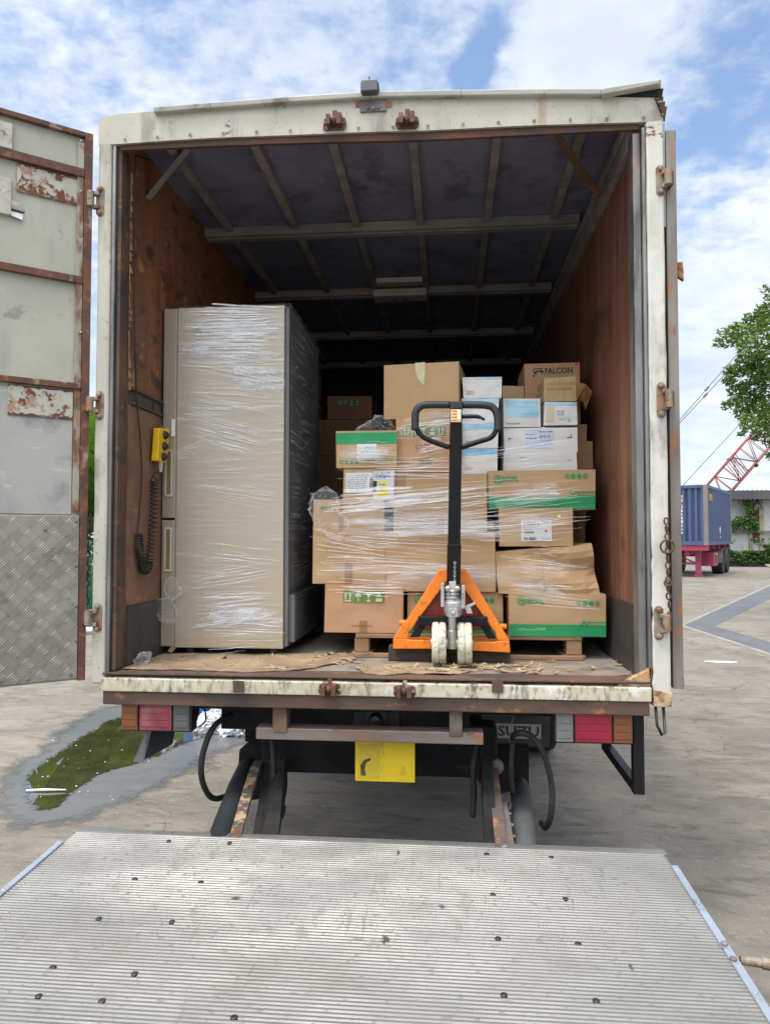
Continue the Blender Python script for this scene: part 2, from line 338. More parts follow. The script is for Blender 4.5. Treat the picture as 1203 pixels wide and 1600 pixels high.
bag_m = surf('white_plastic_bag', (0.72, 0.74, 0.76), (0.62, 0.65, 0.70), 9, rough=0.3, bump=0.7, bs=25, layers=[((0.35, 0.38, 0.44), 12, None, 0.6, 0.7, 0.5)])
blue_m = surf('blue_drum_plastic', (0.03, 0.15, 0.42), (0.025, 0.12, 0.35), 6, rough=0.35)
cont_m = surf('blue_container_paint', (0.062, 0.095, 0.205), (0.052, 0.08, 0.17), 0.8, rough=0.5, layers=[((0.16, 0.10, 0.08), 2.5, None, 0.66, 0.74, 0.5), ((0.06, 0.09, 0.17), 0.8, (1, 1, 0.2), 0.5, 0.7, 0.5)])
cont_edge = surf('faded_container_post', (0.22, 0.19, 0.19), (0.16, 0.15, 0.18), 2, rough=0.6, layers=[(RUST_L, 3, None, 0.58, 0.68, 0.6)])
pink_m = surf('pink_trailer_paint', (0.40, 0.045, 0.10), (0.30, 0.037, 0.08), 2, rough=0.45, layers=[((0.25, 0.05, 0.07), 4, None, 0.62, 0.72, 0.5)])
boom_m = surf('red_boom_paint', (0.34, 0.085, 0.085), (0.26, 0.07, 0.075), 1, rough=0.5)
cable_m = surf('dark_steel_cable', (0.10, 0.10, 0.11), None, rough=0.5)
bldg_m = surf('weathered_white_wall', (0.55, 0.56, 0.56), (0.44, 0.45, 0.45), 0.7, rough=0.7, layers=[((0.16, 0.15, 0.12), 1.2, (1, 1, 0.4), 0.60, 0.74, 0.6), ((0.30, 0.14, 0.06), 2.5, None, 0.68, 0.74, 0.7)])
bldg_post = surf('stained_timber_post', (0.44, 0.36, 0.27), (0.30, 0.22, 0.15), 2, rough=0.8, layers=[((0.10, 0.07, 0.05), 3, None, 0.58, 0.7, 0.7)])
roof_m = surf('dark_corrugated_roof', (0.06, 0.062, 0.07), (0.09, 0.085, 0.085), 1, rough=0.6)
brick_m = surf('red_louvre', (0.26, 0.10, 0.055), (0.17, 0.08, 0.05), 3, rough=0.8)


def leaf_mat(name, c1, c2, c3, scale=0.6):
    m = bpy.data.materials.new(name)
    m.use_nodes = True
    t = NT(m.node_tree)
    co = t.n('ShaderNodeTexCoord').outputs['Object']
    c = t.mix(t.ramp(t.noise(co, scale), 0.38, 0.62), c1, c2)
    c = t.mix(t.ramp(t.noise(co, scale * 9, detail=2), 0.5, 0.7), c, c3)
    b = t.n('ShaderNodeBsdfPrincipled')
    t.inp(b.inputs['Base Color'], c)
    b.inputs['Roughness'].default_value = 0.45
    tr = t.n('ShaderNodeBsdfTranslucent')
    t.inp(tr.inputs[0], t.mix(0.5, c, (0.14, 0.26, 0.02)))
    mx = t.n('ShaderNodeMixShader')
    mx.inputs[0].default_value = 0.3
    t.inp(mx.inputs[1], b.outputs[0])
    t.inp(mx.inputs[2], tr.outputs[0])
    o = t.n('ShaderNodeOutputMaterial')
    t.inp(o.inputs[0], mx.outputs[0])
    return m


leaf_tree = leaf_mat('tree_leaf', (0.06, 0.14, 0.032), (0.11, 0.20, 0.038), (0.19, 0.25, 0.05), 0.9)
leaf_ban = leaf_mat('banana_leaf', (0.045, 0.12, 0.016), (0.11, 0.22, 0.028), (0.02, 0.05, 0.012), 1.6)
leaf_ivy = leaf_mat('ivy_leaf', (0.030, 0.085, 0.02), (0.055, 0.13, 0.03), (0.09, 0.17, 0.04), 1.2)
bark = surf('bark', (0.12, 0.09, 0.065), (0.07, 0.055, 0.04), 6, (1, 1, 0.2), rough=0.9, bump=0.6, bs=20)
stem_m = surf('banana_stem', (0.16, 0.18, 0.06), (0.12, 0.09, 0.04), 5, (1, 1, 0.3), rough=0.7)
net_m = surf('green_mesh', (0.01, 0.22, 0.12), None, rough=0.6)


def film_mat(name, clear, tint=(0.80, 0.82, 0.84), rough=0.22):
    """Stretched plastic film: partly see-through, partly milky and shiny where it is gathered."""
    m = bpy.data.materials.new(name)
    m.use_nodes = True
    t = NT(m.node_tree)
    co = t.n('ShaderNodeTexCoord').outputs['Object']
    b = t.n('ShaderNodeBsdfPrincipled')
    b.inputs['Base Color'].default_value = (*tint, 1)
    b.inputs['Roughness'].default_value = rough
    b.inputs['Specular IOR Level'].default_value = 0.8
    tr = t.n('ShaderNodeBsdfTransparent')
    mx = t.n('ShaderNodeMixShader')
    f = t.ramp(t.noise(co, 30, (0.4, 1, 1.5), detail=4), 0.35, 0.7, max(0.0, 1 - clear - 0.12), min(1, 1 - clear + 0.2))
    t.inp(mx.inputs[0], f)
    t.inp(mx.inputs[1], tr.outputs[0])
    t.inp(mx.inputs[2], b.outputs[0])
    o = t.n('ShaderNodeOutputMaterial')
    t.inp(o.inputs[0], mx.outputs[0])
    return m


film_w = film_mat('gathered_film', 0.38, (0.88, 0.89, 0.9))
film_t = film_mat('thin_film', 0.80)
film_s = bpy.data.materials.new('film_sheet')
film_s.use_nodes = True
t = NT(film_s.node_tree)
co = t.n('ShaderNodeTexCoord').outputs['Object']
fb = t.n('ShaderNodeBsdfPrincipled')
fb.inputs['Base Color'].default_value = (0.82, 0.83, 0.84, 1)
fb.inputs['Roughness'].default_value = 0.16
fb.inputs['Specular IOR Level'].default_value = 1.0
s1 = t.noise(co, 1.0, (2.2, 2.2, 46.0), detail=5, rough=0.6, dist=0.8)
s2 = t.noise(co, 1.0, (3.0, 3.0, 5.0), detail=3)
bn = t.n('ShaderNodeBump')
bn.inputs['Strength'].default_value = 0.7
bn.inputs['Distance'].default_value = 0.006
t.inp(bn.inputs['Height'], s1)
t.inp(fb.inputs['Normal'], bn.outputs[0])
fm = t.n('ShaderNodeMixShader')
t.inp(fm.inputs[0], t.math('ADD', t.math('MULTIPLY', t.ramp(s1, 0.46, 0.68, 0.0, 0.36), t.ramp(s2, 0.42, 0.62, 0.12, 1.0)), 0.05))
t.inp(fm.inputs[1], t.n('ShaderNodeBsdfTransparent').outputs[0])
t.inp(fm.inputs[2], fb.outputs[0])
fo = t.n('ShaderNodeOutputMaterial')
t.inp(fo.inputs[0], fm.outputs[0])
film_c = bpy.data.materials.new('crumpled_film')
film_c.use_nodes = True
t = NT(film_c.node_tree)
lw_ = t.n('ShaderNodeLayerWeight')
lw_.inputs[0].default_value = 0.42
fb = t.n('ShaderNodeBsdfPrincipled')
fb.inputs['Base Color'].default_value = (0.86, 0.88, 0.9, 1)
fb.inputs['Roughness'].default_value = 0.10
fb.inputs['Specular IOR Level'].default_value = 1.0
tb_n = t.n('ShaderNodeBsdfTransparent')
fm = t.n('ShaderNodeMixShader')
t.inp(fm.inputs[0], t.ramp(lw_.outputs['Facing'], 0.25, 1.0, 0.05, 0.62))
t.inp(fm.inputs[1], tb_n.outputs[0])
t.inp(fm.inputs[2], fb.outputs[0])
fo = t.n('ShaderNodeOutputMaterial')
t.inp(fo.inputs[0], fm.outputs[0])

# ------------------------------------------------------------------ mesh helpers
class MB:
    def __init__(s):
        s.bm = bmesh.new()

    def face(s, pts, m=0):
        f = s.bm.faces.new([s.bm.verts.new(p) for p in pts])
        f.material_index = m
        return f

    def hexa(s, p, m=0):
        """Eight corners: bottom ring p[0..3], top ring p[4..7]."""
        v = [s.bm.verts.new(q) for q in p]
        for i in ((0, 3, 2, 1), (4, 5, 6, 7), (0, 1, 5, 4), (1, 2, 6, 5), (2, 3, 7, 6), (3, 0, 4, 7)):
            s.bm.faces.new([v[k] for k in i]).material_index = m

    def box(s, x0, x1, y0, y1, z0, z1, m=0):
        s.hexa([(x0, y0, z0), (x1, y0, z0), (x1, y1, z0), (x0, y1, z0), (x0, y0, z1), (x1, y0, z1), (x1, y1, z1), (x0, y1, z1)], m)

    def prism(s, pts, ext, m=0):
        ext = V(ext)
        a = [s.bm.verts.new(p) for p in pts]
        b = [s.bm.verts.new(V(p) + ext) for p in pts]
        n = len(a)
        s.bm.faces.new(a).material_index = m
        s.bm.faces.new(b[::-1]).material_index = m
        for i in range(n):
            s.bm.faces.new([a[i], b[i], b[(i + 1) % n], a[(i + 1) % n]]).material_index = m

    def tube(s, pts, r, n=10, m=0, cap=True, flat=None):
        pts = [V(p) for p in pts]
        rs = r if isinstance(r, (list, tuple)) else [r] * len(pts)
        up = None
        rings = []
        for i, p in enumerate(pts):
            d = (pts[min(i + 1, len(pts) - 1)] - pts[max(i - 1, 0)]).normalized()
            if up is None:
                up = V((0, 0, 1)) if abs(d.z) < 0.9 else V((1, 0, 0))
            a = (up - d * up.dot(d))
            a = a.normalized() if a.length > 1e-5 else d.orthogonal().normalized()
            b = d.cross(a)
            up = a
            rings.append([s.bm.verts.new(p + (a * cos(2 * pi * k / n) + b * sin(2 * pi * k / n)) * rs[i]) for k in range(n)])
        for i in range(len(rings) - 1):
            for k in range(n):
                s.bm.faces.new([rings[i][k], rings[i][(k + 1) % n], rings[i + 1][(k + 1) % n], rings[i + 1][k]]).material_index = m
        if cap:
            s.bm.faces.new(rings[0][::-1]).material_index = m
            s.bm.faces.new(rings[-1]).material_index = m

    def bar(s, p, q, wv, hv, m=0):
        """A straight bar from p to q with half-width vectors wv and hv."""
        p, q, wv, hv = V(p), V(q), V(wv), V(hv)
        s.hexa([p - wv - hv, p + wv - hv, p + wv + hv, p - wv + hv, q - wv - hv, q + wv - hv, q + wv + hv, q - wv + hv], m)

    def torus(s, c, ax, R_, r, n=18, k=8, m=0, stretch=None):
        ax = V(ax).normalized()
        a = ax.orthogonal().normalized() if stretch is None else V(stretch[0]).normalized()
        b = ax.cross(a)
        st = 1.0 if stretch is None else stretch[1]
        rings = []
        for i in range(n):
            t = 2 * pi * i / n
            d = a * cos(t) + b * sin(t)
            c0 = V(c) + a * cos(t) * R_ * st + b * sin(t) * R_
            rings.append([s.bm.verts.new(c0 + d * cos(2 * pi * j / k) * r + ax * sin(2 * pi * j / k) * r) for j in range(k)])
        for i in range(n):
            for j in range(k):
                A, B = rings[i], rings[(i + 1) % n]
                s.bm.faces.new([A[j], B[j], B[(j + 1) % k], A[(j + 1) % k]]).material_index = m

    def lathe(s, c, ax, prof, n=28, m=0):
        """prof: (radius, distance along ax) pairs."""
        ax = V(ax).normalized()
        a = ax.orthogonal().normalized()
        b = ax.cross(a)
        rings = [[s.bm.verts.new(V(c) + ax * h + (a * cos(2 * pi * k / n) + b * sin(2 * pi * k / n)) * max(r, 1e-4)) for k in range(n)] for r, h in prof]
        for i in range(len(rings) - 1):
            for k in range(n):
                s.bm.faces.new([rings[i][k], rings[i][(k + 1) % n], rings[i + 1][(k + 1) % n], rings[i + 1][k]]).material_index = m
        s.bm.faces.new(rings[0][::-1]).material_index = m
        s.bm.faces.new(rings[-1]).material_index = m

    def disc(s, c, ax, r, n=16, m=0, sx=1.0):
        ax = V(ax).normalized()
        a = V((1, 0, 0)) if abs(ax.x) < 0.9 else V((0, 1, 0))
        a = (a - ax * a.dot(ax)).normalized()
        b = ax.cross(a)
        s.face([V(c) + a * cos(2 * pi * k / n) * r * sx + b * sin(2 * pi * k / n) * r for k in range(n)], m)

    def build(s, name, mats, parent=None, bevel=0.0, smooth=False, seg=2, offset=True, subd=0):
        bm = s.bm
        if parent is not None and offset:
            o = ORIGIN.get(parent.name, V((0, 0, 0)))
            for v in bm.verts:
                v.co -= o
        bmesh.ops.recalc_face_normals(bm, faces=bm.faces)
        me = bpy.data.meshes.new(name)
        bm.to_mesh(me)
        bm.free()
        for m in (mats if isinstance(mats, (list, tuple)) else [mats]):
            me.materials.append(m)
        ob = bpy.data.objects.new(name, me)
        COL.objects.link(ob)
        if parent is not None:
            ob.parent = parent
            ORIGIN[ob.name] = ORIGIN.get(parent.name, V((0, 0, 0))).copy()
        if bevel:
            bv = ob.modifiers.new('bevel', 'BEVEL')
            bv.width, bv.segments, bv.limit_method = bevel, seg, 'ANGLE'
        if subd:
            sb = ob.modifiers.new('subdivision', 'SUBSURF')
            sb.levels = sb.render_levels = subd
        if smooth:
            for p in me.polygons:
                p.use_smooth = True
        return ob


ORIGIN = {}


def tag(o, label=None, cat=None, group=None, kind=None):
    for k, v in (('label', label), ('category', cat), ('group', group), ('kind', kind)):
        if v:
            o[k] = v
    return o


def thing(name, loc, label, cat, group=None, rz=0.0):
    o = bpy.data.objects.new(name, None)
    COL.objects.link(o)
    o.location = loc
    o.rotation_euler.z = rz
    ORIGIN[o.name] = V(loc)
    return tag(o, label, cat, group)


_TEXT = {}


def text_geo(s, bold=0.0):
    """Vertices and faces of a line of lettering, one unit high."""
    if (s, bold) in _TEXT:
        return _TEXT[(s, bold)]
    cu = bpy.data.curves.new('lettering', 'FONT')
    cu.body = s
    cu.offset = bold
    cu.resolution_u = 2
    ob = bpy.data.objects.new('lettering', cu)
    me = bpy.data.meshes.new_from_object(ob)
    vs = [tuple(v.co) for v in me.vertices]
    fs = [tuple(p.vertices) for p in me.polygons]
    bpy.data.objects.remove(ob)
    bpy.data.curves.remove(cu)
    bpy.data.meshes.remove(me)
    x0, x1 = min(v[0] for v in vs), max(v[0] for v in vs)
    y0, y1 = min(v[1] for v in vs), max(v[1] for v in vs)
    _TEXT[(s, bold)] = ([((v[0] - x0) / (x1 - x0), (v[1] - y0) / (y1 - y0)) for v in vs], fs)
    return _TEXT[(s, bold)]


def put_text(mb, s, fn, m=0, bold=0.0):
    """Lettering filling the unit square that fn maps to 3D points."""
    vs, fs = text_geo(s, bold)
    bv = [mb.bm.verts.new(fn(u, v)) for u, v in vs]
    for f in fs:
        try:
            mb.bm.faces.new([bv[i] for i in f]).material_index = m
        except ValueError:
            pass
# ------------------------------------------------------------------ ground and puddle
def ground_mat(name, wet=False):
    m = bpy.data.materials.new(name)
    m.use_nodes = True
    t = NT(m.node_tree)
    p = t.n('ShaderNodeTexCoord').outputs['Object']
    rot = t.n('ShaderNodeVectorRotate', rotation_type='Z_AXIS')
    t.inp(rot.inputs['Vector'], p)
    rot.inputs['Angle'].default_value = 0.12
    q = rot.outputs[0]
    c = t.mix(t.ramp(t.noise(p, 0.35, detail=4), 0.35, 0.65), (0.222, 0.200, 0.168), (0.188, 0.176, 0.156))
    c = t.mix(t.ramp(t.noise(p, 1.4, detail=7, rough=0.7), 0.40, 0.68), c, (0.142, 0.130, 0.112))
    c = t.mix(t.ramp(t.noise(q, 3.2, (0.6, 1.7, 1), detail=10, rough=0.78, dist=0.5), 0.49, 0.62, 0, 0.6), c, (0.275, 0.242, 0.197))
    c = t.mix(t.ramp(t.noise(q, 5.0, (0.6, 1.5, 1), detail=10, rough=0.82, dist=0.6), 0.50, 0.62, 0, 0.65), c, (0.098, 0.088, 0.075))
    c = t.mix(t.ramp(t.noise(p, 0.55, detail=8, rough=0.7, dist=0.6), 0.54, 0.66, 0, 0.45), c, (0.10, 0.094, 0.085))
    c = t.mix(t.ramp(t.noise(p, 60, detail=3), 0.60, 0.72, 0, 0.55), c, (0.40, 0.36, 0.30))
    c = t.mix(t.ramp(t.noise(p, 85, detail=3), 0.61, 0.72, 0, 0.6), c, (0.075, 0.068, 0.06))
    vo = t.n('ShaderNodeTexVoronoi', feature='DISTANCE_TO_EDGE')
    wob = t.n('ShaderNodeTexNoise')
    t.inp(wob.inputs['Vector'], p)
    wob.inputs['Scale'].default_value = 1.7
    wob.inputs['Detail'].default_value = 6
    t.inp(vo.inputs['Vector'], t.vmath('ADD', p, t.vmath('MULTIPLY', wob.outputs['Color'], (1.3, 1.3, 0))))
    vo.inputs['Scale'].default_value = 0.28
    c = t.mix(t.ramp(vo.outputs[0], 0.0, 0.0035, 0.6, 0.0), c, (0.06, 0.055, 0.05))
    if wet:
        c = t.mix(0.75, c, (0.105, 0.115, 0.13))
    b = t.n('ShaderNodeBsdfPrincipled')
    t.inp(b.inputs['Base Color'], c)
    b.inputs['Roughness'].default_value = 0.30 if wet else 0.9
    b.inputs['Specular IOR Level'].default_value = 0.5 if wet else 0.25
    bn = t.n('ShaderNodeBump')
    bn.inputs['Strength'].default_value = 0.35 if wet else 0.8
    bn.inputs['Distance'].default_value = 0.006
    h = t.math('ADD', t.noise(q, 7, (0.6, 1.6, 1), detail=9, rough=0.75), t.math('MULTIPLY', t.noise(p, 70, detail=3), 0.25))
    t.inp(bn.inputs['Height'], h)
    t.inp(b.inputs['Normal'], bn.outputs[0])
    o = t.n('ShaderNodeOutputMaterial')
    t.inp(o.inputs[0], b.outputs[0])
    return m


mb = MB()
mb.face([(-260, -60, 0), (260, -60, 0), (260, 500, 0), (-260, 500, 0)])
tag(mb.build('ground', ground_mat('worn_concrete')), kind='structure')


def blob(pxs, z, jit=0.0, sub=5):
    """Smooth closed outline through photograph points lying on the ground at height z."""
    P = [atz(x, y, z) for x, y in pxs]
    out = []
    n = len(P)
    for i in range(n):
        a, b, c, d = P[i - 1], P[i], P[(i + 1) % n], P[(i + 2) % n]
        for k in range(sub):
            t = k / sub
            q = 0.5 * (2 * b + (c - a) * t + (2 * a - 5 * b + 4 * c - d) * t * t + (3 * b - a - 3 * c + d) * t ** 3)
            q = q + V((mnoise.noise(q * 5), mnoise.noise(q * 5 + V((9, 0, 0))), 0)) * jit
            q.z = z
            out.append(q)
    return out


def soft_sheet(name, outline, width, m):
    """A sheet whose rim (width metres, across the outline) carries soft = 0 outside and 1 inside."""
    n = len(outline)
    nr = []
    area = sum(outline[i].x * outline[(i + 1) % n].y - outline[(i + 1) % n].x * outline[i].y for i in range(n))
    sg = 1 if area > 0 else -1
    for i in range(n):
        d = outline[(i + 1) % n] - outline[i - 1]
        nr.append(V((d.y, -d.x, 0)).normalized() * sg)
    nr = [sum((nr[(i + k) % n] for k in range(-6, 7)), V()).normalized() for i in range(n)]
    bm = bmesh.new()
    vo = [bm.verts.new(p + q * width * .5) for p, q in zip(outline, nr)]
    vi = [bm.verts.new(p - q * width * .5) for p, q in zip(outline, nr)]
    for i in range(n):
        j = (i + 1) % n
        bm.faces.new([vo[i], vo[j], vi[j], vi[i]])
    bm.faces.new(vi)
    me = bpy.data.meshes.new(name)
    bm.to_mesh(me)
    bm.free()
    a = me.attributes.new('soft', 'FLOAT', 'POINT')
    for i in range(2 * n):
        a.data[i].value = 0.0 if i < n else 1.0
    me.materials.append(m)
    ob = bpy.data.objects.new(name, me)
    COL.objects.link(ob)
    return tag(ob, kind='structure')


soft_sheet('wet_ground', blob([(172, 1104), (262, 1098), (400, 1096), (395, 1150), (340, 1175), (250, 1225), (160, 1262), (80, 1286), (20, 1282), (2, 1246), (20, 1205), (75, 1165), (120, 1128)], 0.004, 0.05), 0.34, soft_mat('', ground_mat('damp_concrete', True), 0.2, 0.75, 7.0, 1.5))
water_m = bpy.data.materials.new('puddle_water')
water_m.use_nodes = True
t = NT(water_m.node_tree)
b = t.n('ShaderNodeBsdfPrincipled')
p = t.n('ShaderNodeTexCoord').outputs['Object']
t.inp(b.inputs['Base Color'], t.mix(t.ramp(t.noise(p, 6, detail=5), 0.4, 0.7), (0.034, 0.031, 0.016), (0.06, 0.052, 0.03)))
b.inputs['Roughness'].default_value = 0.02
b.inputs['IOR'].default_value = 1.4
b.inputs['Specular IOR Level'].default_value = 0.6
b.inputs['Coat Weight'].default_value = 1.0
b.inputs['Coat Roughness'].default_value = 0.01
b.inputs['Coat IOR'].default_value = 1.75
bn = t.n('ShaderNodeBump')
bn.inputs['Strength'].default_value = 0.10
bn.inputs['Distance'].default_value = 0.002
t.inp(bn.inputs['Height'], t.noise(p, 9, detail=3))
t.inp(b.inputs['Normal'], bn.outputs[0])
o = t.n('ShaderNodeOutputMaterial')
t.inp(o.inputs[0], b.outputs[0])
soft_sheet('puddle_water', blob([(186, 1122), (270, 1118), (345, 1112), (330, 1145), (285, 1162), (215, 1192), (150, 1212), (108, 1242), (80, 1264), (50, 1258), (42, 1232), (52, 1206), (100, 1170), (150, 1140)], 0.008, 0.03), 0.16, soft_mat('', water_m, 0.35, 0.62, 26.0, 1.5))
flo = MB()
for i in range(34):
    q = atz(rnd.uniform(60, 240), rnd.uniform(1140, 1250), 0.0095)
    r = rnd.uniform(0.002, 0.006)
    flo.face([q + V((cos(a) * r * rnd.uniform(.6, 1.4), sin(a) * r * 1.6, 0)) for a in (0, 1.2, 2.4, 3.6, 5)])
tag(flo.build('floating_specks', paper), kind='stuff')
tw = MB()
tw.tube([atz(42, 1235, 0.016), atz(70, 1234, 0.02), atz(104, 1234, 0.018)], [0.006, 0.009, 0.004], 6)
tag(tw.build('floating_stick', paper), 'pale thin stick floating in the muddy green puddle', 'stick')

# painted / filled bands on the yard beyond the truck
band_m = surf('dark_asphalt_band', (0.105, 0.112, 0.125), (0.085, 0.09, 0.10), 2, rough=0.8, bump=0.3, bs=20)
line_m = surf('pale_cement_edge', (0.26, 0.245, 0.215), (0.20, 0.188, 0.168), 2, rough=0.85)
mb = MB()
o1, o2, o3 = atz(1068, 977, .004), atz(1260, 889, .004), atz(1260, 1039, .004)
i1, i2, i3 = atz(1115, 978, .004), atz(1260, 907, .004), atz(1260, 1020, .004)
mb.face([o1, i1, i2, o2])
mb.face([o1, o3, i3, i1])
tag(mb.build('road_band', band_m), kind='structure')
mb = MB()
k1 = atz(1060, 977, .004)
mb.face([k1, o1, o2, atz(1260, 887, .004)])
mb.face([k1, atz(1260, 1043, .004), o3, o1])
tag(mb.build('road_marking', line_m), kind='structure')
mb = MB()
c = atz(1126, 1034, 0.004)
mb.face([c + V((cos(a) * 0.20 * (1 + .2 * sin(3 * a)), sin(a) * 0.07, 0)) for a in [i * .5 for i in range(12)]])
tag(mb.build('paper_scrap', paper), 'small white scrap of paper lying on the concrete yard', 'paper scrap')

# ------------------------------------------------------------------ the truck
XL, XR, YR = -1.505, 0.868, 2.90
XLI, XRI, ZF, ZC, YF = -1.410, 0.775, 1.03, 3.40, 8.3
truck = thing('box_truck', (-0.32, 2.9, 0), 'worn cream box truck seen from behind with open cargo body and lowered tail lift', 'truck')

# rear frame
def line_z(pxs, Y):
    P = [at(x, y, Y) for x, y in pxs]

    def f(x):
        for a, b in zip(P, P[1:]):
            if x <= b.x or b is P[-1]:
                t = (x - a.x) / (b.x - a.x)
                return a.z + (b.z - a.z) * t
    return f


l_top = line_z([(156, 181), (240, 174), (345, 166), (450, 160), (600, 153), (800, 150), (950, 150), (1036, 152)], YR)
l_bot = line_z([(156, 226), (184, 225), (315, 216), (447, 211), (574, 206), (660, 204), (845, 195), (999, 191), (1036, 189)], YR)
f_bot = line_z([(156, 234), (192, 232), (315, 226), (447, 221), (574, 218), (660, 216), (845, 207), (999, 199), (1036, 196)], YR)
mb = MB()
N = 24
for i in range(N):
    xa, xb = XL + (XR - XL) * i / N, XL + (XR - XL) * (i + 1) / N
    d = lambda x: .003 * mnoise.noise(V((x * 6, 4, 0)))
    e = lambda x: -.010 if x < XL + .01 else 0
    mb.hexa([(xa, YR + d(xa), l_bot(xa)), (xb, YR + d(xb), l_bot(xb)), (xb, YR + .045, l_bot(xb)), (xa, YR + .045, l_bot(xa)),
             (xa, YR + d(xa + 3), l_top(xa) + e(xa)), (xb, YR + d(xb + 3), l_top(xb) + e(xb)), (xb, YR + .045, l_top(xb) + .004), (xa, YR + .045, l_top(xa) + .004 + e(xa))])
bmesh.ops.remove_doubles(mb.bm, verts=mb.bm.verts, dist=0.0005)
for i in range(16):
    x = XL + .12 + i * .145
    mb.disc((x, YR - .004, l_bot(x) + .016), (0, -1, 0), .007, 16, 1)
lintel = mb.build('lintel', [cream, dull_steel], truck)
mb = MB()                                                    # rusty flange under the lintel
for i in range(10):
    xa, xb = XLI + (XRI - XLI) * i / 10, XLI + (XRI - XLI) * (i + 1) / 10
    mb.hexa([(xa, YR + .012, f_bot(xa)), (xb, YR + .012, f_bot(xb)), (xb, YR + .028, f_bot(xb)), (xa, YR + .028, f_bot(xa)), (xa, YR + .012, l_bot(xa) - .0005), (xb, YR + .012, l_bot(xb) - .0005), (xb, YR + .045, l_bot(xb) - .0005), (xa, YR + .045, l_bot(xa) - .0005)])
bmesh.ops.remove_doubles(mb.bm, verts=mb.bm.verts, dist=0.0005)
mb.build('lintel_flange', surf('flange_rust', (.10, .045, .028), (.06, .035, .028), 7, (.5, 1, 1), rough=.8, bump=.4, bs=70, layers=[((.20, .06, .04), 5, (.3, 1, 1), .56, .66, .7)]), truck)
# drip rail bent up and split at one end
mb = MB()
pts = [(at(242, 174, YR - .012)), (at(330, 167, YR - .012)), (at(450, 158, YR - .012)), (at(580, 150, YR - .012)), (at(720, 147.5, YR - .012)), (at(850, 146, YR - .012)), (at(938, 146, YR - .012)), (at(948, 147, YR - .012))]
for a, c in zip(pts, pts[1:]):
    mb.hexa([a + V((0, -.012, -.011)), c + V((0, -.012, -.011)), c + V((0, .02, -.011)), a + V((0, .02, -.011)), a + V((0, -.016, .011)), c + V((0, -.016, .011)), c + V((0, .05, .014)), a + V((0, .05, .014))])
a, c = at(940, 146, YR - .02), at(1036, 130, YR - .03)
mb.hexa([a + V((0, -.012, -.012)), c + V((-.02, -.01, -.006)), c + V((0, .03, -.006)), a + V((0, .02, -.012)), a + V((0, -.016, .012)), c + V((-.01, -.012, .012)), c + V((0, .03, .012)), a + V((0, .05, .014))])
mb.build('drip_rail', surf('weathered_drip_rail', (0.50, 0.49, 0.43), (0.38, 0.37, 0.33), 6, (0.4, 1, 1), rough=0.5, bump=0.3, bs=30, layers=[(GRIME, 12, (.4, 1, 1), .58, .7, .7)]), truck, bevel=.004)
mb = MB()
mb.prism([at(940, 150, YR - .006), at(1034, 151, YR - .006), at(1036, 138, YR - .006), at(1005, 141, YR - .006), at(950, 148, YR - .006)], (0, .05, 0))
mb.build('torn_drip_rail', grimy_black, truck)
mb = MB()                                                    # torn skin at the corner
random.seed(3)
for i in range(3):
    p = at(1022 + i * 3.0, 153 + i * 7.5, YR - .004)
    mb.prism([p, p + V((.035, 0, .004)), p + V((.036 - .004 * i, .01, -.04 - .005 * (i % 3))), p + V((.012, -.008, -.03))], (0, .012, 0))
mb.build('torn_corner_skin', rust_dark, truck)

# posts, with steel channels inside
mb = MB()
for k in range(12):
    z0, z1 = .98 + k * .1945, .98 + (k + 1) * .1945
    j0, j1 = .004 * mnoise.noise(V((k * .9, 0, 0))), .004 * mnoise.noise(V((k * .9 + .9, 0, 0)))
    mb.hexa([(XL + j0, YR, z0), (-1.445 + j0, YR, z0), (-1.445, YR + .11, z0), (XL, YR + .11, z0), (XL + j1, YR, z1), (-1.445 + j1, YR, z1), (-1.445, YR + .11, z1), (XL, YR + .11, z1)])
bmesh.ops.remove_doubles(mb.bm, verts=mb.bm.verts, dist=.0003)
mb.build('corner_post', cream, truck, bevel=.01)
mb = MB()
mb.box(-1.443, -1.428, YR + .006, YR + .10, 1.03, 3.31)
mb.build('steel_channel', galv, truck, bevel=.003)
mb = MB()
mb.box(-1.426, -1.408, YR + .022, YR + .10, 1.035, 3.31)
mb.build('seal_strip', rust_dark, truck, bevel=.003)
mb = MB()
for k in range(60):
    z0, z1 = .985 + k * .0384, .985 + (k + 1) * .0384
    d = lambda z: .0035 * mnoise.noise(V((0, 3, z * 22))) * (2.4 if z < 1.55 else .4) + .003 * mnoise.noise(V((0, 8, z * 5)))
    mb.hexa([(.800 + d(z0), YR + d(z0 + 9), z0), (XR + d(z0 + 4), YR + d(z0 + 6), z0), (XR, YR + .11, z0), (.800, YR + .11, z0),
             (.800 + d(z1), YR + d(z1 + 9), z1), (XR + d(z1 + 4), YR + d(z1 + 6), z1), (XR, YR + .11, z1), (.800, YR + .11, z1)])
bmesh.ops.remove_doubles(mb.bm, verts=mb.bm.verts, dist=.0003)
mb.build('corner_post', white_paint, truck, bevel=.008)
mb = MB()
mb.box(.784, .797, YR + .004, YR + .10, 1.04, 3.262)
mb.box(.752, .782, YR + .022, YR + .10, 1.04, 3.25)
mb.build('steel_channel', galv, truck, bevel=.003)
mb = MB()                                                    # rusted gusset at the foot of the post
mb.prism([(.66, YR + .004, 1.012), (.79, YR + .004, 1.012), (.80, YR + .004, 1.10), (.775, YR + .004, 1.075)], (0, .03, 0))
mb.prism([(.80, YR - .004, .935), (.868, YR - .004, .935), (.872, YR - .004, .99), (.80, YR - .004, 1.0)], (0, .06, 0))
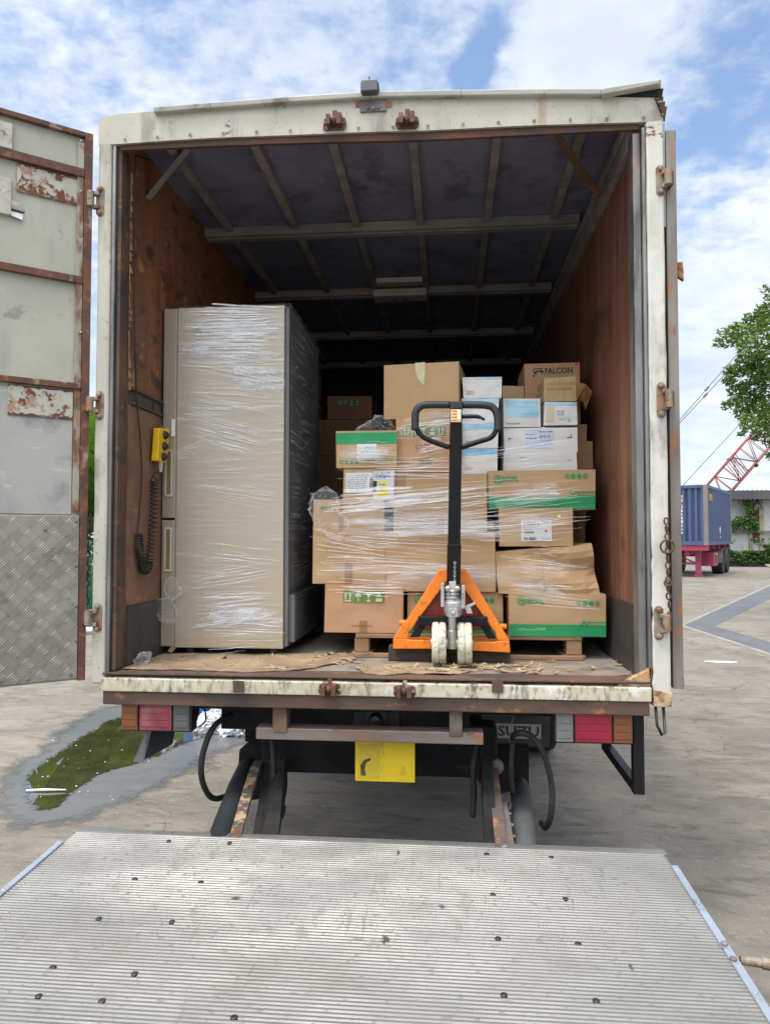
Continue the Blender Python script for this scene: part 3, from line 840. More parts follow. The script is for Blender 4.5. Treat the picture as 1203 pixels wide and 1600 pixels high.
mb.build('post_foot', surf('rust_eaten_foot', (0.55, 0.46, 0.30), (0.42, 0.22, 0.09), 14, rough=.7, bump=.6, bs=60, layers=[(RUST, 12, None, .5, .62, .9), ((.04, .025, .02), 22, None, .66, .7, .9)]), truck, bevel=.004)
mb = MB()
mb.tube([(.812, YR + .02, .94), (.815, YR + .01, .86), (.83, YR, .825), (.845, YR + .01, .83), (.842, YR + .02, .94)], .006, 8)
mb.build('wire_loop', black_paint, truck, smooth=True)

# sill and under rail
mb = MB()
for i in range(20):
    xa, xb = -1.455 + 2.245 * i / 20, -1.455 + 2.245 * (i + 1) / 20
    d = lambda x: .0035 * mnoise.noise(V((x * 5, 1, 0)))
    mb.hexa([(xa, YR - .012 + d(xa), .955), (xb, YR - .012 + d(xb), .955), (xb, YR + .12, .955), (xa, YR + .12, .955),
             (xa, YR - .012 + d(xa + 7), 1.010 + d(xa)), (xb, YR - .012 + d(xb + 7), 1.010 + d(xb)), (xb, YR + .12, 1.022), (xa, YR + .12, 1.022)])
bmesh.ops.remove_doubles(mb.bm, verts=mb.bm.verts, dist=.0003)
mb.build('sill', sill_paint, truck, bevel=.004)
mb = MB()
mb.box(-1.452, .786, YR - .006, YR + .119, 1.0235, 1.031)
mb.build('edge_plate', rust_dark, truck, bevel=.002)
mb = MB()
mb.box(-1.45, .785, YR - .002, YR + .10, .898, .953)
mb.build('under_rail', rust_dark, truck, bevel=.004)
mb = MB()
mb.box(XLI, XRI, YR + .122, YF, ZF - .05, ZF)
mb.build('deck', deck_m, truck)

# side walls: plywood above a load rail, kick liner below
lw = MB()
lw.box(-1.46, XLI, YR + .112, YF, ZF, ZC)
left_wall = lw.build('side_wall', ply, truck)
mb = MB()
mb.box(XLI, XLI + .008, YR + .115, YF, 1.30, 2.19)
mb.build('lower_sheet', ply_low, left_wall)
mb = MB()
mb.box(XLI, XLI + .012, YR + .115, YF, ZF + .002, 1.298)
mb.build('kick_liner', dark_liner, left_wall)
mb = MB()
mb.box(XLI, XLI + .020, YR + .115, YF, 2.192, 2.202)
mb.box(XLI, XLI + .020, YR + .115, YF, 2.255, 2.265)
mb.box(XLI, XLI + .010, YR + .115, YF, 2.202, 2.255)
for k in range(24):
    y = YR + .14 + k * .22
    mb.box(XLI + .010, XLI + .016, y, y + .012, 2.203, 2.254)
mb.build('load_rail', surf('dark_rail', (0.05, 0.048, 0.046), (0.08, 0.075, 0.07), 9, rough=.5, metal=.3, bump=.2), left_wall)
mb = MB()                                                    # ragged plywood edge by the door frame
rr = random.Random(5)
z = 2.25
while z < 3.22:
    h = rr.uniform(.012, .05)
    w_ = rr.uniform(.004, .016)
    mb.prism([(XLI + .001, YR + .105, z), (XLI + w_, YR + .10, z + .003), (XLI + w_ * rr.uniform(.3, 1), YR + .10, z + h), (XLI + .001, YR + .105, z + h + .004)], (0, .012, 0))
    z += h * rr.uniform(.8, 1.5)
mb.build('splintered_edge', splinter, left_wall)
rw = MB()
rw.box(XRI, .83, YR + .112, YF, ZF, ZC)
right_wall = rw.build('side_wall', ply_r, truck)
mb = MB()
mb.box(XRI - .012, XRI, YR + .115, YF, ZF + .002, 1.32)
mb.build('kick_liner', dark_liner, right_wall)
mb = MB()
mb.box(XRI - .028, XRI, YR + .102, YF, 3.22, 3.34)
mb.box(XRI - .042, XRI - .029, YR + .102, YF, 3.30, 3.34)
mb.build('top_rail', bow_m, right_wall, bevel=.003)
mb = MB()
for y in (5.45, 6.7):
    mb = MB()
    mb.box(XRI - .006, XRI - .001, y, y + .008, 1.33, 3.2)
    mb.build('sheet_seam', dark_liner, right_wall)
mb = MB()
mb.box(XLI, XRI, YF, YF + .06, ZF, ZC)
mb.build('bulkhead', surf('dark_bulkhead', (0.05, 0.05, 0.062), (0.035, 0.035, 0.045), 2, rough=.6), truck)
# outer skins and roof
mb = MB()
mb.box(XL + .002, -1.462, YR + .112, YF + .06, .96, 3.41)
mb.build('outer_skin', cream, truck)
mb = MB()
mb.box(.832, XR - .002, YR + .112, YF + .06, .96, 3.38)
mb.build('outer_skin', cream, truck)
mb = MB()
mb.hexa([(XL + .004, YR + .047, 3.405), (XR - .004, YR + .047, 3.405), (XR - .004, YF + .06, 3.405), (XL + .004, YF + .06, 3.405), (XL + .004, YR + .047, 3.44), (XR - .004, YR + .047, 3.42), (XR - .004, YF + .06, 3.42), (XL + .004, YF + .06, 3.44)])
mb.build('roof', ceil_m, truck)
# ceiling: bows across, stringers along
for Y in (4.0, 5.07, 6.14, 7.2):
    mb = MB()
    mb.box(XLI + .002, XRI - .044, Y, Y + .05, 3.345, 3.352)
    mb.box(XLI + .002, XRI - .044, Y - .03, Y - .024, 3.352, 3.402)
    mb.box(XLI + .002, XRI - .044, Y - .024, Y + .05, 3.352, 3.362)
    mb.build('ceiling_bow', bow_m, truck, bevel=.002)
for x in (362, 464, 559, 657, 760, 863):
    X = at(x, 345, 4.0).x
    for y0, y1 in ((YR + .05, 3.968), (4.052, 5.038), (5.122, 6.108), (6.192, 7.168)):
        mb = MB()
        mb.box(X - .02, X + .02, y0, y1, 3.370, 3.403)
        mb.build('stringer', bow_m, truck, bevel=.002)
for (pa, pb, m_) in (((XLI + .01, 3.18, 3.20), (-1.19, 3.12, 3.385), bow_m), ((.71, 3.35, 3.20), (.46, 3.04, 3.33), surf('brown_brace', (.17, .085, .05), (.11, .055, .035), 5, rough=.7))):
    mb = MB()
    mb.bar(pa, pb, (0, .022, 0), (.006, 0, .006))
    mb.build('corner_brace', m_, truck)
# lamp housing under the ceiling
a, c = at(583, 426, 4.93), at(666, 424, 4.93)
lamp_t = MB()
lamp_t.hexa([(a.x, 4.93, 3.300), (c.x, 4.93, 3.300), (c.x, 5.06, 3.300), (a.x, 5.06, 3.300), (a.x, 4.93, 3.352), (c.x, 4.93, 3.352), (c.x, 5.06, 3.352), (a.x, 5.06, 3.352)])
lamp = lamp_t.build('ceiling_lamp', surf('lamp_housing', (.46, .43, .39), (.38, .36, .33), 8, rough=.45), truck, bevel=.003)
mb = MB()
mb.hexa([(a.x + .015, 4.86, 3.372), (c.x - .015, 4.86, 3.372), (c.x - .015, 4.95, 3.372), (a.x + .015, 4.95, 3.372), (a.x + .02, 4.85, 3.402), (c.x - .02, 4.85, 3.402), (c.x - .02, 4.95, 3.402), (a.x + .02, 4.95, 3.402)])
mb.build('mounting_plate', MATS['lamp_housing'], lamp)
mb = MB()
mb.lathe(((a.x + c.x) / 2, 5.0, 3.298), (0, 0, -1), [(.055, 0), (.05, .012), (.03, .028), (.0, .034)], 20)
mb.build('lens', glass_dirty, lamp, smooth=True)

# hinges: base plate on the post, knuckle, strap to the door
def hinge(px, py0, py1, dirx, mat_strap):
    p0, p1 = at(px, py1, YR - .004), at(px, py0, YR - .004)
    h = p1.z - p0.z
    mb = MB()
    mb.prism([p0 + V((0, 0, .012)), p0 + V((.010, 0, 0)), p0 + V((.026, 0, 0)), p0 + V((.036, 0, .012)), p0 + V((.036, 0, h - .012)), p0 + V((.026, 0, h)), p0 + V((.010, 0, h)), p0 + V((0, 0, h - .012))], (0, .008, 0))
    for zz in (.016, h - .016):
        mb.lathe(p0 + V((.018, -.001, zz)), (0, -1, 0), [(.011, 0), (.011, .007), (.006, .010)], 8)
    kx = -.012 if dirx < 0 else .040
    mb.tube([p0 + V((kx, -.022, h * .26)), p0 + V((kx, -.022, h * .76))], .015, 12)
    mb.bar(p0 + V((kx, -.010, h * .28)), p0 + V((.02, -.004, h * .28)), (0, .012, 0), (0, 0, .008))
    mb.bar(p0 + V((kx, -.010, h * .72)), p0 + V((.02, -.004, h * .72)), (0, .012, 0), (0, 0, .008))
    hg = mb.build('hinge', surf('rusty_hinge_%d' % py0, (.29, .25, .195), (.20, .16, .12), 20, rough=.6, bump=.5, bs=60, layers=[(RUST_L, 16, None, .54, .66, .55), (RUST, 24, None, .56, .66, .9)]), truck, bevel=.002)
    st = MB()
    if dirx < 0:
        st.hexa([p0 + V((-.055, -.005, h * .30)), p0 + V((-.022, -.030, h * .30)), p0 + V((-.022, -.020, h * .30)), p0 + V((-.055, .012, h * .30)),
                 p0 + V((-.055, -.005, h * .70)), p0 + V((-.022, -.030, h * .70)), p0 + V((-.022, -.020, h * .70)), p0 + V((-.055, .012, h * .70))])
    else:
        st.hexa([p0 + V((.050, -.025, h * .30)), p0 + V((.062, -.02, h * .30)), p0 + V((.062, .06, h * .30)), p0 + V((.054, .06, h * .30)),
                 p0 + V((.050, -.025, h * .70)), p0 + V((.062, -.02, h * .70)), p0 + V((.062, .06, h * .70)), p0 + V((.054, .06, h * .70))])
    st.build('strap', mat_strap, hg)


for py in ((291, 338), (611, 656), (942, 988)):
    hinge(150 if py[0] < 400 else (149 if py[0] < 800 else 146), py[0], py[1], -1, rust_steel)
for px, a, c in ((1025, 258, 306), (1026, 597, 653), (1022, 947, 1000)):
    hinge(px, a, c, 1, rust_dark)

# latch keepers on lintel and sill
def keeper(px, py, Yk, s=1.0, m=rust_steel, up=1):
    p = at(px, py, Yk)
    mb = MB()
    mb.prism([p + V((x * s, 0, z * s)) for x, z in ((-.052, -.012), (-.040, -.030), (.040, -.030), (.052, -.012), (.048, .020), (.030, .026), (-.030, .026), (-.048, .020))], (0, .008, 0))
    mb.box(p.x - .034 * s, p.x - .016 * s, p.y - .035, p.y - .001, p.z - .024 * s, p.z + .022 * s)
    mb.box(p.x + .012 * s, p.x + .034 * s, p.y - .035, p.y - .001, p.z - .024 * s, p.z + .026 * s)
    mb.lathe(p + V((0, -.004, .002)), (0, -1, 0), [(.021 * s, 0), (.018 * s, .012), (.008 * s, .022)], 12)
    for x in (-.043, .043):
        mb.lathe(p + V((x * s, -.001, -.004)), (0, -1, 0), [(.007, 0), (.005, .006)], 8)
    mb.box(p.x - .008 * s, p.x + .012 * s, p.y - .012, p.y - .002, p.z + .02 * s, p.z + .05 * s)
    mb.build('latch_keeper', m, truck, bevel=.002)


kp_m = surf('rusty_keeper', (.14, .06, .036), (.08, .04, .028), 20, rough=.8, bump=.6, bs=80, layers=[((.45, .41, .33), 16, None, .62, .68, .8)])
keeper(523, 192, YR - .010, .95, kp_m)
keeper(636, 190, YR - .010, .95, kp_m)
keeper(515, 1077, YR - .024, .88, kp_m)
keeper(632, 1080, YR - .024, .88, kp_m)
mb = MB()
for x in (373, 777):
    p = at(x, 1072, YR - .016)
    mb.box(p.x - .022, p.x + .022, p.y - .004, p.y, p.z - .026, p.z + .022)
mb.build('sill_patch', rust_dark, truck)
# reversing camera in its grey housing on the lintel
p = at(578, 139, YR - .03)
mb = MB()
mb.hexa([p + V(q) for q in ((-.034, -.03, -.026), (.034, -.03, -.026), (.034, .05, -.026), (-.034, .05, -.026), (-.034, -.03, .022), (.034, -.03, .022), (.034, .05, .030), (-.034, .05, .030))])
for s in (-1, 1):
    for k in range(3):
        mb.box(p.x + s * .034 - .004, p.x + s * .034 + .004, p.y - .02, p.y + .04, p.z - .018 + k * .014, p.z - .010 + k * .014)
rc = mb.build('reversing_camera', surf('slate_plastic', (.085, .095, .11), (.07, .08, .09), 9, rough=.5), truck, bevel=.004)
mb = MB()
mb.tube([p + V((-.004, .02, .025)), p + V((-.003, .02, .045)), p + V((-.006, .022, .066))], .0035, 6)
mb.build('antenna', black_paint, rc)
mb = MB()
p2 = at(583, 167, YR - .008)
mb.box(p2.x - .055, p2.x + .055, p2.y, p2.y + .006, p2.z - .018, p2.z + .03)
for x in (-.022, 0, .022):
    mb.lathe(p2 + V((x, -.001, -.006)), (0, -1, 0), [(.006 + .004 * (x == 0), 0), (.005 + .004 * (x == 0), .006)], 12)
mb.build('camera_bracket', dull_steel, rc)
mb = MB()
for x in (561, 606):
    q = at(x, 163, YR - .004)
    mb.box(q.x - .016, q.x + .016, q.y, q.y + .003, q.z - .011, q.z + .011)
mb.build('rust_tab', surf('rust_tab_m', (.36, .17, .06), (.24, .09, .04), 30, rough=.8), truck)

# ------------------------------------------------------------------ the open door on the left
H = V((-1.55, 2.9, 0))
DV = V((-.785, -.619, 0)).normalized()
DN = V((-DV.y * -1, 0, 0))
DN = V((.619, -.785, 0)).normalized()


def dp(px, py):
    d = px_ray(px, py)
    tt = (H - CAM).dot(DN) / d.dot(DN)
    p = CAM + d * tt
    return (p - H).dot(DV), p.z


def dpt(u, z, off=0.0):
    return H + DV * u + DN * off + V((0, 0, z))


ease0 = lambda a, b, t: a + (b - a) * t
DW, DZ0, DZ1 = 1.16, 1.00, 3.345
U0 = dp(139, 600)[0]
mb = MB()
mb.hexa([dpt(U0, DZ0, -.045), dpt(DW, DZ0, -.045), dpt(DW, DZ0, -.003), dpt(U0, DZ0, -.003), dpt(U0, DZ1, -.045), dpt(DW, DZ1, -.045), dpt(DW, DZ1, -.003), dpt(U0, DZ1, -.003)])
ldoor = mb.build('rear_door', door_skin, truck)
ldoor['label'] = 'opened cargo door with rusty frame and tread plate at the bottom'


def dslab(name, u0, u1, z0, z1, o0, o1, m, par=ldoor, bevel=.002):
    mb = MB()
    mb.hexa([dpt(u0, z0, o0), dpt(u1, z0, o0), dpt(u1, z0, o1), dpt(u0, z0, o1), dpt(u0, z1, o0), dpt(u1, z1, o0), dpt(u1, z1, o1), dpt(u0, z1, o1)])
    return mb.build(name, m, par, bevel=bevel)


ux = lambda x: dp(x, 600)[0]
zx = lambda x, y: dp(x, y)[1]
dslab('edge_rail', ux(139), ux(127), DZ0, DZ1, -.002, .024, rust_steel)
dslab('inner_rail', ux(126.5), ux(116), zx(120, 800), zx(120, 222), -.002, .012, surf('rusted_cream_rail', (.42, .40, .33), (.30, .26, .2), 7, (1, 1, .4), rough=.6, bump=.4, bs=50, layers=[(RUST, 8, (1, 1, .5), .5, .6, .9), (RUST_L, 14, None, .58, .66, .7)]))
dslab('edge_rail', ux(126.5), DW, zx(120, 214), DZ1, -.002, .022, rust_steel)
dslab('edge_rail', ux(126.5), DW, zx(120, 277), zx(120, 264), -.002, .022, rust_steel)
dslab('edge_rail', ux(126.5), DW, zx(120, 444), zx(120, 433), -.002, .022, rust_steel)
dslab('edge_rail', ux(126.5), DW, zx(120, 609), zx(120, 600), -.002, .022, rust_steel)
dslab('zinc_sheet', ux(115), DW, zx(100, 804), zx(100, 612), -.002, .004, door_zinc)
plate_a = dslab('rust_plate', ux(120), ux(21), zx(120, 321), zx(120, 279), -.002, .006, rust_patch)
plate_b = dslab('rust_plate', ux(114.5), ux(13), zx(114, 657), zx(114, 611), .0045, .009, rust_patch)
for pl, spots, off in ((plate_a, ((47, 276, 13), (95, 297, 14), (93, 312, 9), (104, 291, 16), (66, 268, 12), (112, 308, 10)), .0065), (plate_b, ((42, 615, 7), (92, 634, 10), (90, 612, 6), (112, 622, 10), (105, 652, 8)), .0095)):
    uu = (ux(120), ux(21)) if pl is plate_a else (ux(114.5), ux(13))
    zz_ = (zx(120, 321), zx(120, 279)) if pl is plate_a else (zx(114, 657), zx(114, 611))
    mb = MB()
    for s in range(24):
        u0, u1 = ease0(uu[0], uu[1], s / 24), ease0(uu[0], uu[1], (s + 1) / 24)
        h0, h1 = .012 + .012 * mnoise.noise(V((s * .8, 1, off * 900))), .012 + .012 * mnoise.noise(V((s * .8 + .8, 1, off * 900)))
        mb.face([dpt(u0, zz_[0], off), dpt(u1, zz_[0], off), dpt(u1, zz_[0] + h1, off), dpt(u0, zz_[0] + h0, off)])
    mb.build('rust_rim', rust_steel, pl)
    mb = MB()
    for s in range(24):
        u0, u1 = ease0(uu[0], uu[1], s / 24), ease0(uu[0], uu[1], (s + 1) / 24)
        h0, h1 = .006 + .010 * mnoise.noise(V((s * .8, 9, off * 900))), .006 + .010 * mnoise.noise(V((s * .8 + .8, 9, off * 900)))
        mb.face([dpt(u0, zz_[1] - h0, off), dpt(u1, zz_[1] - h1, off), dpt(u1, zz_[1], off), dpt(u0, zz_[1], off)])
    mb.build('rust_rim', rust_steel, pl)
chalk = surf('flaked_foam_edge', (.52, .49, .44), (.40, .36, .31), 14, rough=.9, bump=.6, bs=60, layers=[((.2, .11, .06), 18, None, .6, .68, .8)])
dslab('foam_strip', ux(12), ux(-30), zx(5, 233), zx(5, 193), -.002, .02, chalk)
dslab('foam_strip', ux(12), ux(-30), zx(5, 336), zx(5, 279), -.002, .02, chalk)
mb = MB()                                                    # torn hole with curled bright lips
cu, cz = dp(26, 330)
hole = [dpt(cu + .030 * cos(a) * (1 + .2 * sin(3 * a)), cz + .011 * sin(a), .0012) for a in [k * .45 for k in range(14)]]
mb.face(hole, 1)
mb.hexa([dpt(cu - .026, cz + .004, .001), dpt(cu + .03, cz + .008, .001), dpt(cu + .03, cz + .010, .004), dpt(cu - .026, cz + .006, .004), dpt(cu - .02, cz + .024, .02), dpt(cu + .03, cz + .034, .016), dpt(cu + .03, cz + .036, .018), dpt(cu - .02, cz + .027, .022)], 0)
mb.hexa([dpt(cu - .025, cz - .010, .001), dpt(cu + .03, cz - .007, .001), dpt(cu + .03, cz - .005, .004), dpt(cu - .025, cz - .008, .004), dpt(cu - .022, cz - .036, .012), dpt(cu + .03, cz - .024, .01), dpt(cu + .03, cz - .024, .012), dpt(cu - .022, cz - .036, .014)], 0)
mb.build('torn_patch', [paper, black_paint], ldoor)
mb = MB()
for y in (222, 300, 370, 437, 520, 604, 700):
    u, z = dp(126, y)
    q = dpt(u, z, .013)
    mb.lathe(q, DN, [(.006, 0), (.004, .003)], 8)
mb.build('rivet', silver, ldoor)
# tread plate: staggered groups of raised bars
mb = MB()
tz0, tz1 = DZ0 + .012, zx(120, 806)
tu0 = ux(126)
mb.hexa([dpt(tu0, tz0, -.002), dpt(DW, tz0, -.002), dpt(DW, tz0, .026), dpt(tu0, tz0, .026), dpt(tu0, tz1, -.002), dpt(DW, tz1, -.002), dpt(DW, tz1, .026), dpt(tu0, tz1, .026)])
tread = mb.build('tread_plate', tread_m, ldoor, bevel=.002)
mb = MB()
cell = .052
nu, nz = int((DW - tu0) / cell), int((tz1 - tz0) / cell)
for i in range(nu):
    for j in range(nz):
        du, dz = ((.707, .707) if (i + j) % 2 else (.707, -.707))
        for k in range(-2, 3):
            cu = tu0 + (i + .5) * cell + k * .0088 * -dz
            cz = tz0 + (j + .5) * cell + k * .0088 * du
            L, W_ = .021, .0026
            a = [dpt(cu - du * L, cz - dz * L, .0262), dpt(cu + dz * W_, cz - du * W_, .0262), dpt(cu + du * L, cz + dz * L, .0262), dpt(cu - dz * W_, cz + du * W_, .0262)]
            t0, t1 = dpt(cu - du * L * .6, cz - dz * L * .6, .0290), dpt(cu + du * L * .6, cz + dz * L * .6, .0290)
            v = [mb.bm.verts.new(q) for q in a + [t0, t1]]
            for f in ((0, 1, 5, 4), (1, 2, 5), (2, 3, 4, 5), (3, 0, 4)):
                mb.bm.faces.new([v[q] for q in f])
mb.build('tread_pattern', surf('tread_bar', (.44, .42, .38), (.36, .34, .30), 8, rough=.38, metal=.5), tread)
mb = MB()
for x, y in ((118, 815), (70, 828), (118, 884), (118, 946), (110, 1053), (42, 1060), (118, 1000)):
    u, z = dp(x, y)
    mb.lathe(dpt(u, z, .027), DN, [(.0075, 0), (.005, .004)], 8)
mb.build('rivet', dull_steel, tread)

# the other door, folded back along the body
RD = V((.905, 2.93, 0))
rdv = V((.035, 1, 0)).normalized()
rdn = V((1, -.035, 0)).normalized()
def rslab(name, u0, u1, z0, z1, o0, o1, m, par):
    mb = MB()
    f = lambda u, z, o: RD + rdv * u + rdn * o + V((0, 0, z))
    mb.hexa([f(u0, z0, o0), f(u1, z0, o0), f(u1, z0, o1), f(u0, z0, o1), f(u0, z1, o0), f(u1, z1, o0), f(u1, z1, o1), f(u0, z1, o1)])
    return mb.build(name, m, par, bevel=.002)
rdoor = rslab('rear_door', .03, 1.15, 1.02, 3.27, -.012, .012, door_skin, truck)
rdoor['label'] = 'opened cargo door folded flat along the side, seen edge on'
rslab('edge_rail', 0, .03, 1.00, 3.26, -.020, .020, surf('door_edge_rail', (.26, .235, .205), (.17, .14, .12), 6, (1, 1, .25), rough=.55, metal=.25, bump=.3, bs=40, layers=[(RUST_L, 7, (1, 1, .6), .64, .72, .8), (RUST, 10, (1, 1, .4), .66, .72, .8)]), rdoor)
rslab('edge_rail', .0305, 1.15, 1.00, 1.04, -.018, .03, rust_steel, rdoor)
rslab('edge_rail', .0305, 1.15, 3.23, 3.27, -.018, .03, rust_steel, rdoor)
mb = MB()
z, rr = 1.05, random.Random(11)
prev = .024
while z < 3.2:
    h = rr.uniform(.05, .16)
    o = .022 + rr.uniform(0, .010)
    f = lambda u, zz, oo: RD + rdv * u + rdn * oo + V((0, 0, zz))
    if z > 1.5:
        mb.hexa([f(.05, z, .012), f(.30, z, .012), f(.30, z, prev), f(.05, z, prev), f(.05, z + h, .012), f(.30, z + h, .012), f(.30, z + h, o), f(.05, z + h, o)])
    prev = o
    z += h
mb.build('rotten_seal', rust_dark, rdoor)
mb = MB()
for z in (2.72, 2.69):
    mb.prism([f(.02, z, .02), f(.02, z, .045), f(.02, z - .045, .05), f(.02, z - .03, .03)], (0, .02, 0))
mb.build('torn_latch', MATS['rust_tab_m'], rdoor)
rslab('hinge_flap', .0, .004, 2.86, 3.29, -.050, -.022, surf('flap_metal', (.34, .36, .38), (.26, .27, .28), 5, rough=.4, metal=.4), rdoor)

# ------------------------------------------------------------------ under the body
def tail_light(x0, y0, x1, y1, Yk, cols, labels):
    a, c = at(x0, y1, Yk), at(x1, y0, Yk)
    mb = MB()
    mb.box(a.x, c.x, Yk, Yk + .07, a.z, c.z)
    tl = mb.build('tail_light', black_paint, truck, bevel=.006)
    for (f0, f1, m_) in cols:
        mb = MB()
        xa, xb = a.x + (c.x - a.x) * f0, a.x + (c.x - a.x) * f1
        mb.box(xa, xb, Yk - .014, Yk - .001, a.z + .010, c.z - .010)
        for q in (xa + .006, xb - .006):
            mb.lathe((q, Yk - .014, c.z - .018), (0, -1, 0), [(.003, 0), (.002, .001)], 6)
        ln = mb.build('lens', m_, tl, bevel=.005)
        mb = MB()
        w_ = xb - xa
        for q in range(3):
            mb.box(xa + w_ * .07, xb - w_ * .07, Yk - .0165, Yk - .0145, a.z + .022 + q * (c.z - a.z - .045) / 3 + .003, a.z + .022 + (q + 1) * (c.z - a.z - .045) / 3 - .001)
        mb.build('lens_ribs', m_, ln, bevel=.0015)


tail_light(190, 1097, 300, 1142, 2.93, ((.02, .25, lens_amb), (.28, .73, lens_red_f), (.76, .98, glass_dirty)), 0)
tail_light(866, 1112, 988, 1161, 2.93, ((.02, .23, lens_clr), (.26, .72, lens_red), (.75, .98, lens_amb)), 0)
mb = MB()
a = at(934, 1137, 2.913)
# number plate, bumper bar and its posts
a, c = at(400, 1152, 2.94), at(755, 1150, 2.94)
mb = MB()
mb.box(a.x, c.x, 2.94, 3.02, .757, .806)
bumper = mb.build('bumper_bar', surf('scraped_bumper', (.25, .215, .195), (.19, .125, .10), 5, (.35, 1, 1), rough=.5, metal=.3, bump=.3, bs=40, layers=[(RUST_L, 7, (.5, 1, 1), .56, .70, .7), ((.38, .37, .35), 5, (.3, 1, 1), .62, .72, .8), ((.05, .045, .04), 10, (.5, 1, 1), .64, .70, .8)]), truck, bevel=.004)
for x0, x1 in ((429, 451), (702, 722)):
    a, c = at(x0, 1130, 2.965), at(x1, 1130, 2.965)
    mb = MB()
    mb.box(a.x, c.x, 2.932, 3.0, .8065 if False else .79, .897)
    mb.build('bumper_post', surf('bumper_post_m%d' % x0, (.20, .115, .07) if x0 < 500 else (.23, .20, .17), (.12, .07, .05), 9, rough=.7, bump=.4, bs=40), bumper, bevel=.003)
a, c = at(555, 1220, 3.03), at(648, 1162, 3.03)
mb = MB()
mb.box(a.x, c.x, 3.03, 3.034, a.z, c.z + .03)
npl = mb.build('number_plate', plate_y, truck, bevel=.001)
mb = MB()
sm = [at(*p, 3.0287) for p in ((564, 1212), (563, 1196), (568, 1188), (578, 1184), (580, 1187), (572, 1192), (570, 1202), (572, 1212))]
mb.face(sm)
mb.build('dirt_smear', surf('dark_dirt', (.10, .075, .012), (.05, .04, .012), 9, rough=.8), npl)
mb = MB()
q0, q1 = at(560, 1216, 3.028), at(594, 1163, 3.028)
mb.box(q0.x, q1.x, 3.0291, 3.0299, q0.z, q1.z)
mb.build('pasted_half', surf('older_yellow_paint', (.66, .47, .03), (.58, .40, .03), 5, rough=.45, layers=[((.25, .18, .03), 9, (2, 1, .6), .6, .72, .7)]), npl)

# chassis
mb = MB()
for x in (-.74, .06):
    mb.box(x - .035, x + .035, 3.25, 9.5, .70, .90)
mb.build('chassis_rail', grimy_black, truck)
mb = MB()
a, c = at(445, 1165, 3.36), at(742, 1165, 3.36)
mb.box(a.x - .1, c.x + .1, 3.30, 3.44, .50, .74)
mb.build('lift_tube', grimy_black, truck, bevel=.02)
mb = MB()
a, c = at(385, 1130, 3.15), at(760, 1130, 3.15)
mb.box(-1.02, .085, 3.15, 3.18, .74, .895)
mb.build('cross_member', grimy_black, truck)
mb = MB()
p = at(588, 1122, 3.14)
mb.lathe(p, (0, -1, 0), [(.05, 0), (.05, .008), (.03, .012), (.028, .035), (.02, .05), (.0, .055)], 24)
mb.box(p.x - .10, p.x + .10, 3.141, 3.149, p.z - .055, p.z + .045)
mb.build('tow_boss', black_paint, truck, smooth=False)
mb = MB()
mb.box(-1.40, .74, 3.02, 3.10, .86, .897)
for y in (3.6, 4.3, 5.0, 5.8, 6.6, 7.4):
    mb.box(-1.44, .80, y, y + .08, .88, .978)
mb.build('floor_bearer', grimy_black, truck)
# cab, front wheels and side lockers (they close off the light under the body)
mb = MB()
mb.prism([(XL + .08, 8.55, .55), (XL + .08, 10.1, .55), (XL + .08, 10.2, 1.4), (XL + .08, 9.85, 2.5), (XL + .08, 8.55, 2.55)], (XR - XL - .16, 0, 0))
mb.build('cab', white_paint, truck, bevel=.05)
for x in (-1.40, .52):
    mb = MB()
    mb.lathe((x, 9.35, .44), (1, 0, 0), [(.26, 0), (.40, 0), (.44, .04), (.44, .2), (.40, .24), (.26, .24)], 32)
    mb.build('wheel', rubber, truck)
for x0, x1 in ((-1.44, -.98), (.38, .80)):
    mb = MB()
    mb.box(x0, x1, 6.4, 7.9, .42, .87)
    mb.build('side_locker', grimy_black, truck, bevel=.02)
# rear wheels and their flaps
for side, x in ((-1, -1.17), (1, .53)):
    for dx in (-.145, .145):
        mb = MB()
        c = V((x + dx - .12, 5.55, .44))
        mb.lathe(c, (1, 0, 0), [(.26, 0), (.38, .0), (.43, .03), (.44, .06), (.44, .18), (.43, .21), (.38, .24), (.26, .24)], 40)
        wh = mb.build('wheel', rubber, truck, smooth=False)
        mb = MB()
        mb.lathe(c + V((.03, 0, 0)), (1, 0, 0), [(.258, 0), (.24, .04), (.12, .08), (.12, .12), (.24, .14), (.258, .18)], 30)
        mb.build('rim', dull_steel, wh)
mb = MB()
mb.tube([(-1.2, 5.55, .44), (.55, 5.55, .44)], .075, 14)
mb.build('axle', grimy_black, truck, smooth=True)
a, c = at(738, 1166, 4.95), at(858, 1100, 4.95)
mb = MB()
mb.box(a.x, c.x, 4.95, 4.965, a.z + .005, c.z + .12)
fl = mb.build('mud_flap', flap_m, truck, bevel=.004)
p0, p1 = at(769, 1153, 4.947), at(845, 1132, 4.947)
mb = MB()
mb.box(p0.x, p1.x, 4.9465, 4.949, p0.z, p1.z)
mb.build('badge', beige_print, fl)
mb = MB()
q0, q1 = at(772, 1150, 4.9455), at(842, 1135, 4.9455)
put_text(mb, 'ISUZU', lambda u, v: V((q0.x + (q1.x - q0.x) * u, 4.9455, q0.z + (q1.z - q0.z) * v)), bold=.03)
mb.build('lettering', p_black, fl)
mb = MB()
mb.box(-1.42, -.93, 4.95, 4.965, a.z + .005, c.z + .12)
mb.build('mud_flap', flap_m, truck, bevel=.004)

